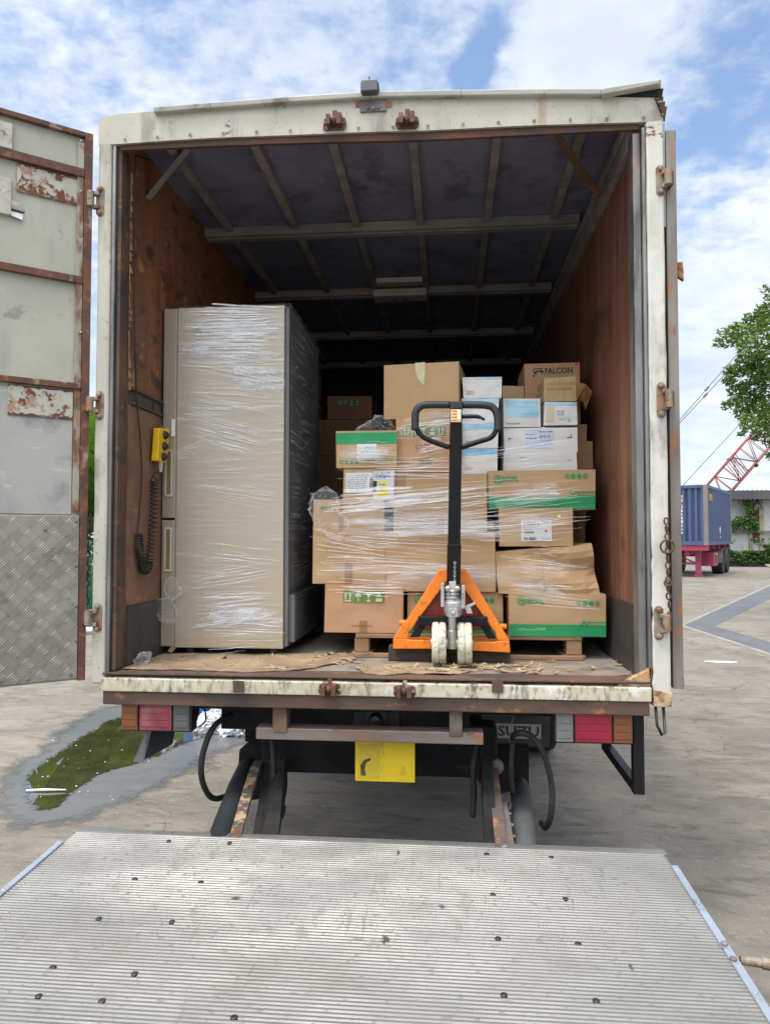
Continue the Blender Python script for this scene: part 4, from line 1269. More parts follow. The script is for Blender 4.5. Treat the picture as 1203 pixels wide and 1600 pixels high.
# side frame on the right, folded plate on the left
mb = MB()
P = [at(1005, 1112, 2.96), at(989, 1238, 2.96)]
zb = P[1].z + .02
xo = (P[0].x + P[1].x) / 2
mb.box(xo - .024, xo + .020, 2.945, 2.985, zb - .025, .9)
mb.box(xo - .022, xo + .018, 2.986, 3.56, zb - .024, zb + .014)
mb.box(xo - .022, xo + .018, 3.52, 3.559, zb + .0145, .72)
mb.build('side_frame', satin_black, truck, bevel=.004)
mb = MB()
q = [at(272, 1143, 3.02), at(268, 1164, 3.02), at(218, 1192, 3.02), at(232, 1143, 3.02)]
mb.prism(q, (0, .012, 0))
mb.build('light_bracket', grey_paint, truck)
mb = MB()
q2 = [at(208, 1190, 2.96), at(229, 1141, 2.96)]
w1, w2 = at(224, 1192, 3.0) - q2[0], at(236, 1143, 3.0) - q2[1]
mb.hexa([q2[0], q2[0] + w1, q2[0] + w1 + V((0, .006, 0)), q2[0] + V((0, .006, 0)), q2[1], q2[1] + w2, q2[1] + w2 + V((0, .006, 0)), q2[1] + V((0, .006, 0))])
mb.build('bracket_edge', surf('bracket_steel', (.36, .35, .32), (.26, .25, .23), 5, rough=.6, bump=.2, bs=40), truck)

# tail lift: arms, rams, brackets, hoses, platform
mb = MB()
A, B_ = at(388, 1200, 3.42), at(342, 1312, 2.72)
mb.tube([A, A.lerp(B_, .35), B_ + V((0, 0, -.03))], [.050, .055, .055], 18)
mb.build('lift_ram', grey_paint, truck, smooth=True)
mb = MB()
C0 = [at(404, 1196, 3.30), at(398, 1206, 3.22), at(390, 1230, 3.08), at(380, 1265, 2.92), at(366, 1318, 2.70)]
for u, v in zip(C0, C0[1:]):
    mb.bar(u, v, (.022, 0, 0), (0, .012, .02))
mb.build('lift_arm', surf('flaking_arm', (.10, .085, .072), (.06, .052, .046), 9, rough=.7, bump=.6, bs=50, layers=[((.42, .29, .18), 13, None, .55, .64, .8), (RUST, 20, None, .62, .7, .8)]), truck)
mb = MB()
mb.prism([at(438, 1180, 3.2), at(440, 1235, 3.2), at(424, 1322, 2.75), at(392, 1322, 2.75), at(415, 1190, 3.3)], (.025, .0, 0))
mb.build('lift_arm', grimy_black, truck)
mb = MB()
mb.prism([at(x, y, 3.46) for x, y in ((392, 1156), (374, 1172), (370, 1232), (378, 1252), (400, 1250), (446, 1236), (446, 1156))], (0, .05, 0))
mb.box(at(383, 1130, 3.44).x, at(446, 1130, 3.44).x, 3.44, 3.52, .60, .895)
mb.build('lift_bracket', grimy_black, truck, bevel=.004)
mb = MB()
A, B_ = at(812, 1226, 3.36), at(822, 1326, 2.74)
mb.tube([A, A.lerp(B_, .12), A.lerp(B_, .13), B_ + V((0, 0, -.03))], [.036, .036, .046, .046], 18)
mb.build('lift_ram', surf('ram_grey', (.055, .06, .065), (.035, .04, .044), 5, rough=.7, bump=.15, bs=40), truck, smooth=True)
mb = MB()
C0 = [at(769, 1190, 3.30), at(772, 1230, 3.10), at(784, 1332, 2.70)]
for u, v in zip(C0, C0[1:]):
    mb.bar(u, v, (.022, 0, 0), (0, .012, .02))
mb.build('lift_arm', surf('rust_arm', (.11, .08, .065), (.07, .055, .05), 7, rough=.7, bump=.4, bs=50, layers=[(RUST_L, 12, None, .56, .66, .8), ((.33, .30, .27), 14, None, .64, .70, .7)]), truck)
mb = MB()
u, v = at(786, 1262, 3.02), at(798, 1334, 2.70)
mb.bar(u, v, (.016, 0, 0), (0, .012, .018))
for k in range(4):
    q = u.lerp(v, .15 + .25 * k)
    mb.lathe(q + V((.016, 0, 0)), (1, 0, 0), [(.008, 0), (.006, .012)], 8)
mb.build('lift_link', dull_steel, truck)
mb = MB()
mb.prism([at(752, 1166, 3.46), at(826, 1166, 3.46), at(826, 1236, 3.46), at(815, 1250, 3.46), at(800, 1236, 3.46), at(752, 1250, 3.46)], (0, .05, 0))
mb.build('lift_bracket', grimy_black, truck, bevel=.004)
mb = MB()
mb.prism([at(752, 1240, 3.2), at(752, 1180, 3.2), at(764, 1180, 3.2), at(772, 1324, 2.76), at(757, 1324, 2.76)], (.012, 0, 0))
mb.build('lift_bracket', grimy_black, truck, bevel=.004)
mb = MB()
mb.box(at(728, 1130, 3.44).x, at(752, 1130, 3.44).x, 3.44, 3.52, .60, .895)
mb.build('lift_bracket', grimy_black, truck, bevel=.004)
mb = MB()
mb.lathe(at(800, 1262, 3.15), (0, -1, 0), [(.025, 0), (.025, .03), (.012, .04)], 14)
mb.lathe(at(775, 1196, 3.26), (0, -1, 0), [(.032, 0), (.032, .03), (.014, .04)], 14)
mb.build('pivot_pin', dull_steel, truck)


def hose(pxs, r, m=rubber, name='hydraulic_hose'):
    P = [at(*p) for p in pxs]
    out = []
    n = len(P)
    for i in range(n - 1):
        a, b, c, d = P[max(i - 1, 0)], P[i], P[i + 1], P[min(i + 2, n - 1)]
        for k in range(6):
            t = k / 6
            out.append(0.5 * (2 * b + (c - a) * t + (2 * a - 5 * b + 4 * c - d) * t * t + (3 * b - a - 3 * c + d) * t ** 3))
    out.append(P[-1])
    mb = MB()
    mb.tube(out, r, 8)
    return mb.build(name, m, truck, smooth=True)


hose([(386, 1122, 3.3), (362, 1118, 3.15), (335, 1135, 3.05), (318, 1175, 3.0), (315, 1212, 3.0), (325, 1240, 3.05), (338, 1248, 3.15), (355, 1243, 3.3)], .013)
hose([(426, 1156, 3.2), (428, 1200, 3.15), (427, 1240, 3.12), (430, 1268, 3.12), (438, 1277, 3.12), (443, 1262, 3.14), (436, 1252, 3.2)], .012)
hose([(800, 1150, 3.1), (812, 1145, 3.0), (832, 1152, 3.0), (850, 1180, 3.0), (862, 1230, 3.0), (860, 1275, 3.0), (852, 1293, 3.05), (846, 1286, 3.15)], .013)
hose([(800, 1155, 3.12), (798, 1200, 3.1), (800, 1240, 3.12)], .011)
hose([(741, 1166, 3.2), (739, 1200, 3.15), (740, 1250, 3.15), (738, 1276, 3.15)], .014)
hose([(752, 1168, 3.3), (748, 1215, 3.2), (760, 1222, 3.2)], .009)
hose([(300, 1103, 3.05), (330, 1104, 3.0), (365, 1099, 3.1)], .009)
hose([(305, 1130, 3.05), (310, 1112, 3.0), (306, 1098, 3.1)], .006)
hose([(312, 1135, 3.08), (322, 1124, 3.04), (318, 1098, 3.1)], .004)
hose([(770, 1106, 3.1), (810, 1117, 3.05), (858, 1116, 3.1)], .007)
hose([(806, 1106, 3.1), (798, 1135, 3.05), (796, 1160, 3.1)], .0025, dull_steel, 'brake_cable')

SL = .036
PN = V((0, -SL, 1))                          # platform drops slightly towards its tip


def plat(px, py, off=0.0):
    d = px_ray(px, py)
    o = V((0, 2.70, .45 + off))
    return CAM + d * ((o - CAM).dot(PN) / d.dot(PN))


PX0, PX1 = plat(112, 1302).x, plat(1042, 1336).x
zt = lambda y: .45 - SL * (2.70 - y)
ease2 = lambda a, b, t: a + (b - a) * t
mb = MB()
y, pitch = 2.70, .0152
prof = []
while y > 1.05:
    w_ = pitch
    prof += [(y, 0.0), (y - .0035, -.0032), (y - .0070, -.0032), (y - .0105, 0.0)]
    y -= pitch
yend = y
for (ya, za), (yb, zb_) in zip(prof, prof[1:]):
    nx = 16
    wv = lambda x, y: .0008 * mnoise.noise(V((x * 2.2, y * 9, 0)))
    for i in range(nx):
        xa, xb = ease2(PX0 + .012, PX1 - .012, i / nx), ease2(PX0 + .012, PX1 - .012, (i + 1) / nx)
        mb.face([(xa, ya, zt(ya) + za + wv(xa, ya)), (xa, yb, zt(yb) + zb_ + wv(xa, yb)), (xb, yb, zt(yb) + zb_ + wv(xb, yb)), (xb, ya, zt(ya) + za + wv(xb, ya))], 1 if za < -.003 and zb_ < -.003 else 0)
bmesh.ops.remove_doubles(mb.bm, verts=mb.bm.verts, dist=.0002)
platform = mb.build('lift_platform', [alu, alu_groove], truck)
platform['label'] = 'lowered ribbed aluminium tail lift platform'
mb = MB()
y0, y1 = yend, 2.6995
mb.hexa([(PX0 + .003, y0, zt(y0) - .05), (PX1 - .003, y0, zt(y0) - .05), (PX1 - .003, y1, zt(y1) - .05), (PX0 + .003, y1, zt(y1) - .05),
         (PX0 + .003, y0, zt(y0) - .0045), (PX1 - .003, y0, zt(y0) - .0045), (PX1 - .003, y1, zt(y1) - .0045), (PX0 + .003, y1, zt(y1) - .0045)])
mb.box(PX0, PX1, 2.7005, 2.712, .385, .4495)
mb.build('platform_body', alu, platform, bevel=.002)
mb = MB()
mb.box(PX0 - .004, PX1 + .004, 2.7125, 2.75, .425, .4485)
mb.build('platform_heel', alu, platform, bevel=.004)
for xx, s, ya in ((PX0, 1, plat(103, 1317).y), (PX1, -1, plat(1043, 1354).y)):
    xa, xb = sorted((xx - s * .010, xx + s * .014))
    mb = MB()
    mb.hexa([(xa, y0, zt(y0) - .06), (xb, y0, zt(y0) - .06), (xb, ya, zt(ya) - .06), (xa, ya, zt(ya) - .06), (xa, y0, zt(y0) + .006), (xb, y0, zt(y0) + .006), (xb, ya, zt(ya) + .006), (xa, ya, zt(ya) + .006)])
    st = mb.build('side_strip', alu_trim, platform, bevel=.002)
    mb = MB()
    for k in range(9):
        yy = ya - .03 - k * .105
        mb.lathe(((xa + xb) / 2, yy, zt(yy) + .006), (0, 0, 1), [(.0045, 0), (.003, .0022)], 8)
    mb.build('rivet', alu_trim, st)
BOLTS = [(264, 1314), (359, 1317), (211, 1373), (314, 1378), (155, 1435), (269, 1440), (83, 1511), (211, 1521), (61, 1556), (160, 1563), (366, 1589), (760, 1334), (861, 1339), (770, 1397), (883, 1404), (778, 1466), (903, 1474),
         (787, 1554), (931, 1563)]
for x, y in BOLTS:
    q = plat(x, y, .0006)
    mb = MB()
    mb.lathe(q - V((0, 0, .004)), (0, 0, 1), [(.0095, 0), (.0095, .0046), (.007, .0062), (.003, .0056)], 14)
    mb.build('bolt', black_paint, platform)
for k, (x, y, rx, ry) in enumerate(((690, 1416, .030, .022), (602, 1467, .030, .05), (622, 1332, .012, .05), (368, 1403, .035, .02), (985, 1510, .012, .04))):
    q = plat(x, y, .0009)
    bm = bmesh.new()
    vc = bm.verts.new(q)
    vr = []
    for s in range(20):
        an = s * 2 * pi / 20
        p_ = V((q.x + rx * cos(an), q.y + ry * sin(an), 0))
        p_.z = zt(p_.y) + .0009
        vr.append(bm.verts.new(p_))
    for s in range(20):
        bm.faces.new([vc, vr[s], vr[(s + 1) % 20]])
    me = bpy.data.meshes.new('scuff_mark')
    for v in bm.verts:
        v.co -= ORIGIN['box_truck']
    bm.to_mesh(me)
    bm.free()
    a_ = me.attributes.new('soft', 'FLOAT', 'POINT')
    for s in range(21):
        a_.data[s].value = 0.75 if s == 0 else 0.0
    if k == 0:
        scuff = soft_mat('', surf('scuff_dirt', (.045, .044, .042), (.09, .088, .084), 40, rough=.8), .35, .75, 70.0, 1.3)
    me.materials.append(scuff)
    so_ = bpy.data.objects.new('scuff_mark', me)
    COL.objects.link(so_)
    so_.parent = platform
for x, y in ((1131, 1475), (1145, 1499)):
    q = plat(x, y, .007)
    mb = MB()
    mb.lathe(q, (0, 0, 1), [(.010, 0), (.010, .004), (.007, .006)], 12)
    mb.build('bolt', dull_steel, platform)
mb = MB()
q = plat(1156, 1500, -.012)
mb.tube([q, q + V((.055, -.005, -.003)), q + V((.056, -.005, -.003)), q + V((.075, -.008, -.004))], [.012, .012, .015, .015], 14)
mb.build('pivot_stub', surf('rusty_stub', (.27, .23, .17), (.14, .09, .05), 20, rough=.6, layers=[(RUST, 25, None, .55, .65, .8)]), platform, smooth=False)
# ------------------------------------------------------------------ cargo: cartons
def ease(a, b, t):
    return a + (b - a) * t


def carton(label, rect, Y, D, mat=None, yaw=0.0, prints=(), sag=.004, seed=0, bulge=.004, tape=True, group='cartons stacked on the pallet', name='cardboard_box', pmats=None, crush=None,
           labels=(), zdrop=0.0):
    """rect: the front face in photograph pixels at depth Y. prints are laid on the front face, given in the same pixels."""
    mat = mat or card
    x0, y0, x1, y1 = rect
    a, c = at(x0, (y0 + y1) / 2, Y), at(x1, (y0 + y1) / 2, Y)
    zb, ztp = at((x0 + x1) / 2, y1, Y).z - zdrop, at((x0 + x1) / 2, y0, Y).z
    w_, h = c.x - a.x, ztp - zb
    rr = random.Random(seed * 31 + 5)
    cor = {(i, j, k): V((rr.uniform(-sag, sag), rr.uniform(-sag, sag), rr.uniform(-sag, sag) * (1 if k else .2))) for i in (0, 1) for j in (0, 1) for k in (0, 1)}
    fr = seed * 1.7

    def dfm(u, d, v, off=0.0):
        """Unit coordinates in the box to local metres, with dents and bulges."""
        p = V((u * w_, d * D, v * h))
        for (i, j, k), o in cor.items():
            p += o * ((u if i else 1 - u) * (d if j else 1 - d) * (v if k else 1 - v))
        p.y -= bulge * sin(pi * min(1, max(0, u))) * sin(pi * min(1, max(0, v))) * (1 - d)
        p.z += .6 * bulge * sin(pi * u) * sin(pi * d) * (v - .5)
        p += V((0, .0030 * mnoise.noise(V((u * 3 + fr, v * 3, d * 2))), 0)) * (1 - d)
        if crush:
            p = crush(p, u, d, v, w_, h)
        p.y -= off
        return p

    mats = [mat, p_green, p_black, p_grey, p_brown, p_dgreen, p_teal, p_blue, paper, p_red, p_yel, tape_m, p_tan, p_lblue, p_neon, p_lyel, p_amber, tape_y]
    K = dict(green=1, black=2, grey=3, brown=4, dgreen=5, teal=6, blue=7, paper=8, red=9, yel=10, tape=11, tan=12, lilac=13, neon=14, lyel=15, amber=16, ytape=17)
    mb = MB()
    n = 8
    grids = [lambda s, t: (s, 0, t), lambda s, t: (s, 1, t), lambda s, t: (0, s, t), lambda s, t: (1, s, t), lambda s, t: (s, t, 0), lambda s, t: (s, t, 1)]
    for g_ in grids:
        vs = [[mb.bm.verts.new(dfm(*g_(i / n, j / n))) for j in range(n + 1)] for i in range(n + 1)]
        for i in range(n):
            for j in range(n):
                mb.bm.faces.new([vs[i][j], vs[i + 1][j], vs[i + 1][j + 1], vs[i][j + 1]])
    bmesh.ops.remove_doubles(mb.bm, verts=mb.bm.verts, dist=.0004)

    def uv(px, py):
        return (px - x0) / (x1 - x0), (y1 - py) / (y1 - y0)

    def front(u, v, off):
        return dfm(u, 0, v, off)

    def rect_patch(m_, bx0, by0, bx1, by1, off, mbx):
        u0, v0 = uv(bx0, by1)
        u1, v1 = uv(bx1, by0)
        nu, nv = max(1, int((u1 - u0) * n)), max(1, int((v1 - v0) * n))
        vs = [[mbx.bm.verts.new(front(ease(u0, u1, i / nu), ease(v0, v1, j / nv), off)) for j in range(nv + 1)] for i in range(nu + 1)]
        for i in range(nu):
            for j in range(nv):
                mbx.bm.faces.new([vs[i][j], vs[i + 1][j], vs[i + 1][j + 1], vs[i][j + 1]]).material_index = m_

    def draw(items, mbx, off):
        for it in items:
            kind, col = it[0], K[it[1]]
            off += .00025
            if kind == 'rect':
                rect_patch(col, *it[2:6], off, mbx)
            elif kind == 'text':
                s, bx0, by0, bx1, by1 = it[2:7]
                u0, v0 = uv(bx0, by1)
                u1, v1 = uv(bx1, by0)
                put_text(mbx, s, lambda a_, b_: front(ease(u0, u1, a_), ease(v0, v1, b_), off), col, it[7] if len(it) > 7 else 0)
            elif kind == 'disc':
                u0, v0 = uv(it[2], it[3])
                r = it[4] / (x1 - x0)
                rv = it[4] / (y1 - y0)
                mbx.face([front(u0 + r * cos(q * .52), v0 + rv * sin(q * .52), off) for q in range(12)], col)
            elif kind == 'ring':
                u0, v0 = uv(it[2], it[3])
                for q in range(14):
                    pts = []
                    for (rad, qq) in ((it[4], q), (it[4], q + 1), (it[4] - it[5], q + 1), (it[4] - it[5], q)):
                        an = qq * 2 * pi / 14
                        pts.append(front(u0 + rad / (x1 - x0) * cos(an), v0 + rad / (y1 - y0) * sin(an), off))
                    mbx.face(pts, col)
            elif kind == 'poly':
                mbx.face([front(*uv(px, py), off) for px, py in it[2]], col)

    base = []
    if tape:
        base.append(('rect', 'tape', (x0 + x1) / 2 - 6, y1 - (y1 - y0) * .25, (x0 + x1) / 2 + 6, y1 - .5))
    draw(list(base) + list(prints), mb, .0008)
    loc = V((a.x, Y, zb))
    ob = mb.build(name, mats, None, bevel=0)
    ob.location = loc
    ob.rotation_euler.z = yaw
    tag(ob, label, 'box', group)
    for items in labels:
        lb = MB()
        draw(items, lb, .0022)
        l_ob = lb.build('paper_label', mats, None)
        l_ob.parent = ob
    return ob


def arrows(x0, y0, x1, y1, n=4, bg='dgreen', fg=None):
    """Row of handling symbols: umbrella, arrows, hands, glass on dark squares."""
    out = []
    w_ = (x1 - x0) / n
    for i in range(n):
        a, c = x0 + i * w_ + .6, x0 + (i + 1) * w_ - .6
        m_ = (a + c) / 2
        H_ = y1 - y0
        if fg:
            out.append(('rect', bg, a, y0, c, y1))
        f = fg or bg
        if i % 4 == 0:
            for s in (-.22, .22):
                x = m_ + s * w_
                out += [('rect', f, x - .9, y0 + H_ * .4, x + .9, y1 - H_ * .25), ('poly', f, [(x - 2.3, y0 + H_ * .45), (x + 2.3, y0 + H_ * .45), (x, y0 + H_ * .12)])]
            out.append(('rect', f, a + 2, y1 - H_ * .18, c - 2, y1 - H_ * .08))
        elif i % 4 == 1:
            out += [('poly', f, [(a + 2, y0 + H_ * .5), (c - 2, y0 + H_ * .5), (m_ + 2, y0 + H_ * .2), (m_ - 2, y0 + H_ * .2)]), ('rect', f, m_ - .6, y0 + H_ * .5, m_ + .6, y1 - H_ * .12)]
        elif i % 4 == 2:
            out += [('poly', f, [(m_ - w_ * .28, y0 + H_ * .2), (m_ + w_ * .28, y0 + H_ * .2), (m_, y0 + H_ * .62)]), ('rect', f, m_ - .6, y0 + H_ * .55, m_ + .6, y1 - H_ * .18), ('rect', f, m_ - 3, y1 - H_ * .2, m_ + 3, y1 - H_ * .1)]
        else:
            out += [('rect', f, m_ - w_ * .3, y0 + H_ * .62, m_ + w_ * .3, y1 - H_ * .1), ('poly', f, [(m_ - w_ * .3, y0 + H_ * .5), (m_, y0 + H_ * .15), (m_ + w_ * .3, y0 + H_ * .5)])]
    return out


def round_icons(x0, y, x1, n, r=3.9):
    out = []
    for i in range(n):
        x = ease(x0, x1, i / (n - 1))
        out += [('disc', 'green', x, y, r)] if i in (1, 2) else [('ring', 'green', x, y, r, 1.3), ('disc', 'green', x, y, 1.4)]
        if i == 1:
            out.append(('poly', 'lyel', [(x - 1.6, y - 1.6), (x + 1.6, y - 1.6), (x, y + 1.8)])) if False else None
    return [o for o in out if o]


def tx_lines(col, x0, y0, x1, n, dy, h=1.6, seed=1):
    """Rows of small print, each row broken into word-like runs."""
    rr = random.Random(seed)
    out = []
    for i in range(n):
        x = x0
        while x < x1 - 3:
            w_ = rr.uniform(2, 7)
            out.append(('rect', col, x, y0 + i * dy, min(x + w_, x1), y0 + i * dy + h))
            x += w_ + rr.uniform(1, 2.2)
        if rr.random() < .3:
            x1 -= rr.uniform(0, 4)
    return out


def barcode(x0, y0, x1, y1, seed=2, horizontal=False):
    rr = random.Random(seed)
    out = []
    p, e = (y0, y1) if horizontal else (x0, x1)
    while p < e:
        w_ = rr.uniform(.5, 1.5)
        out.append(('rect', 'black', x0, p, x1, min(p + w_, y1)) if horizontal else ('rect', 'black', p, y0, min(p + w_, x1), y1))
        p += w_ + rr.uniform(.5, 1.4)
    return out


def logo(x, y, s=1.0, col='green'):
    """A round three-ring emblem."""
    return [('ring', col, x, y, 7.5 * s, 1.3), ('ring', col, x - 1.8 * s, y + 1.2 * s, 3.6 * s, 1.1), ('ring', col, x + 2.2 * s, y + 1.2 * s, 3.4 * s, 1.1), ('ring', col, x + .2 * s, y - 2.6 * s, 3.2 * s, 1.1)]


YL = 3.45
# bottom row
carton('brown box with a row of green handling symbols, bottom row beside the fridge', (507, 914, 629, 989), 3.42, .45, card_p, seed=1,
       prints=arrows(535, 924, 600, 942, 4, 'dgreen', 'ytape') + [('text', 'brown', 'MADE IN MALAYSIA', 550, 976.5, 582, 979.5)])
carton('half hidden box printed with green logo and band, behind the orange pallet jack', (637, 926, 786, 990), 3.46, .45, card, seed=2, tape=False,
       prints=logo(655, 937) + [('text', 'green', 'BIOFIL', 665, 933, 692, 942, .02)] + round_icons(750, 939, 769, 3) + [('rect', 'green', 637.5, 976, 785.5, 989.5), ('rect', 'green', 760, 970, 785.5, 972)])
carton('brown box with green band and white web address, bottom corner of the pallet', (796, 928, 946, 995), 3.40, .45, card, seed=3, yaw=.02, tape=False,
       prints=logo(816, 940, .95) + [('text', 'green', 'BIOFIL', 824, 936, 851, 945, .02)] + round_icons(904, 942.5, 933, 4) +
       [('rect', 'green', 796.5, 976, 945.5, 994.5), ('text', 'ytape', 'www.jetbiofil.com', 809, 979.5, 852, 987), ('rect', 'green', 917, 971, 945.5, 973), ('rect', 'green', 926, 978, 945.5, 979.2), ('rect', 'green', 910, 970, 914, 974), ('rect', 'green', 914, 973, 918, 977), ('rect', 'green', 906, 974, 909, 977)])
# left column
carton('tall brown box under crumpled film, second from the bottom beside the fridge', (488, 782, 601, 912), 3.43, .42, card, seed=4, sag=.006,
       prints=arrows(551, 788, 581, 797, 4, 'dgreen') + arrows(500, 790, 524, 798, 4, 'dgreen') + [('rect', 'tape', 530, 782.5, 534, 830)])
carton('small brown box carrying a white delivery note and a yellow label', (537, 729, 618, 781), 3.45, .38, card, seed=5, tape=False,
       labels=[[('rect', 'paper', 541, 739, 583, 770)] + tx_lines('grey', 543, 742, 578, 7, 3.4, 1.1, 4) + barcode(579, 746, 583, 764, 3, True),
               [('rect', 'lilac', 584, 737, 616, 781), ('rect', 'yel', 591, 752, 608, 780), ('rect', 'black', 584, 752, 590, 768)] + tx_lines('black', 587, 739.5, 610, 4, 2.6, 1.0, 6) + tx_lines('black', 593, 757, 605, 3, 4, 1.0, 7)])
carton('brown box with a wide green band along its top, wrapped in film', (525, 673, 620, 731), 3.44, .4, card, seed=6, tape=False,
       prints=[('rect', 'green', 525.5, 676, 619.5, 694)] + round_icons(533, 722, 557, 4, 2.6) + [('rect', 'green', 592, 720, 614, 721.6)],
       labels=[[('rect', 'paper', 558, 694, 588, 719), ('disc', 'red', 562, 701, 1.4), ('disc', 'amber', 567, 707, 2.2)] + tx_lines('grey', 571, 699, 586, 5, 3.2, .9, 9) + [('rect', 'green', 577, 716, 586, 717)]])
# middle column
carton('wide plain brown box standing low behind the pallet jack shaft', (602, 832, 774, 924), 3.44, .45, card, seed=7, yaw=.0, sag=.007, bulge=.008)
carton('plain brown box in the middle column, below the pinkish box', (615, 739, 761, 831), 3.46, .45, card, seed=8, prints=[('ring', 'brown', 667, 815, 5, .8), ('rect', 'tape', 618, 739.5, 634, 760)])
carton('pinkish brown box with broken green symbol blocks and a red dot', (619, 654, 722, 738), 3.47, .42, card_p, seed=9, tape=False,
       prints=arrows(629, 666, 696, 682, 5, 'dgreen', 'ytape') + [('rect', 'ytape', 643.5, 665, 645, 683), ('ring', 'brown', 655, 698, 5, .8), ('text', 'brown', 'GLW', 663, 695, 674, 702), ('rect', 'brown', 624, 720, 640, 722), ('rect', 'brown', 656, 718, 674, 721), ('text', 'brown', 'CODE', 656, 724, 676, 728), ('disc', 'red', 700, 663, 3.2)])
carton('big plain brown box on top with a pale tape tab hanging down its front', (600, 569, 717, 654), 3.50, .40, card, yaw=-.12, seed=10, tape=False, prints=[], zdrop=.0,
       labels=[[('poly', 'ytape', [(649, 568), (665, 567.5), (665, 585), (663.5, 603), (661, 602), (654, 594), (650, 582)])]])
# white and blue column
for i, (ya, yb, lab) in enumerate(((589, 622, 'topmost white and blue carton of the narrow column'), (622.5, 661, 'white and blue carton second from the top of the narrow column, beside the jack handle'),
                                   (661.5, 700, 'white and blue carton third from the top of the narrow column, beside the jack shaft'), (700.5, 740, 'lowest white and blue carton of the narrow column, on a brown box'))):
    xs = (723, 783) if i == 0 else (722, 780 - i)
    band = [('rect', 'blue', xs[0] + .5, ya + .8, xs[1] - .5, ya + 9)] if i else [('rect', 'blue', xs[0] + 18, ya + .6, xs[1] - .5, ya + 3.5)]
    carton(lab, (xs[0], ya, xs[1], yb), 3.50, .33, wbox, seed=20 + i, sag=.003, bulge=.002, tape=False, group='white and blue cartons in the narrow column',
           prints=band + [('poly', 'blue', [(xs[0] + 1, ya + 9), (xs[1] - 20, ya + 9), (xs[0] + 1, ya + 12)])] * (i > 0) + [('text', 'red', 'Thermo', xs[0] + 4, yb - 12, xs[0] + 17, yb - 9), ('text', 'grey', 'SCIENTIFIC', xs[0] + 4, yb - 8, xs[0] + 16, yb - 5.5)])
# right column
carton('wide brown box with green band and green round symbols, under the white cartons', (763, 735, 931, 796), 3.47, .50, card, seed=11, yaw=.01, sag=.005, tape=False,
       prints=logo(779, 749, 1.0) + [('text', 'green', 'BIOFIL', 785, 744, 812, 752.5, .03)] + round_icons(887, 745, 915, 4) + [('rect', 'green', 763.5, 776, 930.5, 795.5), ('rect', 'green', 898, 768.5, 930.5, 770.5), ('rect', 'green', 905, 773.5, 930.5, 774.5), ('rect', 'green', 890, 768, 893, 771), ('rect', 'green', 894, 771, 897.5, 775), ('rect', 'green', 902.5, 772, 905, 775)])
carton('brown box with a white numbered barcode label and yellow dot', (781, 794, 896, 854), 3.44, .40, card, seed=12, yaw=.0, sag=.006, tape=False, prints=[('disc', 'lyel', 875, 807, 2.6)],
       labels=[[('rect', 'paper', 815, 813, 863, 846), ('text', 'black', '140675', 820, 816, 843, 821.5), ('text', 'black', 'Thermo', 848, 814.5, 860, 817.5, .03), ('disc', 'red', 854, 830, 2.0)] + tx_lines('grey', 818, 824, 838, 3, 3.2, .9, 3) + [('rect', 'black', 820, 832, 835, 833.2)] + barcode(819, 840, 838, 844, 5) + tx_lines('grey', 848, 841, 861, 1, 3, 1, 4)])


def crushed(p, u, d, v, w_, h):
    q = p.copy()
    q.x += w_ * (-.04 * v * u + .03 * (1 - v) * u - .0 * v)
    q.z -= h * .10 * (1 - v) * (u - .2) * 0 - h * .05 * sin(pi * u) * (1 - v) * (-1)
    q.z += -h * (.16 * (1 - u) * v * (1 - .6 * u)) + h * .12 * max(0, u - .8) * 5 * v * .5
    q.y += .035 * abs(sin(6.5 * u + 2 * v)) * v * (1 - v) * 2 * (1 - d) + .02 * sin(9 * v + 4 * u) * (1 - d) * u
    return q


carton('crushed and dented brown box sagging between its neighbours', (776, 850, 928, 928), 3.43, .42, card, seed=13, sag=.012, bulge=.012, crush=crushed, prints=[('rect', 'brown', 847, 856, 847.6, 925)])
for i, (ya, yb, lab) in enumerate(((668, 706, 'upper plain white carton with a lilac label and black corner marks'), (706.5, 738, 'lower plain white carton resting on the wide brown box'))):
    carton(lab, (787, ya, 901, yb), 3.56, .24, wbox, seed=30 + i, sag=.004, bulge=.003, tape=False, group='plain white cartons',
           prints=[('rect', 'black', 794, ya + 16, 800, ya + 17.2), ('rect', 'black', 794, ya + 16, 795.2, ya + 20), ('rect', 'black', 885, ya + 15, 892, ya + 16.2), ('rect', 'black', 890.8, ya + 11, 892, ya + 16)] if i == 0 else [('rect', 'grey', 886, ya + 13, 892, ya + 14), ('rect', 'grey', 812, ya + 8, 822, ya + 8.8)],
           labels=[[('rect', 'lilac', 820, 671, 864, 700), ('rect', 'paper', 845, 667.5, 853, 672)] + tx_lines('black', 822, 678, 838, 2, 6, 1, 8) + tx_lines('black', 842, 674, 862, 2, 7, 1, 9) + tx_lines('grey', 842, 684, 862, 2, 4, .8, 10)] if i == 0 else [])
carton('flat white carton with a large sky blue front panel, leaning slightly', (787, 622, 844, 667), 3.55, .24, wbox, seed=33, yaw=.05, sag=.004, tape=False, group='white and blue cartons on the white cartons',
       prints=[('rect', 'blue', 790, 625, 841, 652), ('rect', 'paper', 789, 632, 841, 632.5), ('text', 'black', 'Thermo Scientific', 790, 659.5, 812, 663)])
carton('white carton with a small address label and a neon green dot', (850, 628, 901, 664), 3.55, .24, wbox, seed=34, sag=.003, tape=False, group='white and blue cartons on the white cartons',
       prints=[('rect', 'blue', 850.5, 628.5, 900.5, 634), ('rect', 'tan', 853, 634, 866, 660), ('rect', 'grey', 872, 655, 882, 656)], labels=[[('rect', 'paper', 868, 640, 887, 652)] + tx_lines('black', 869.5, 642, 885, 3, 3, .9, 12) + [('disc', 'neon', 888, 656, 2.3)]])
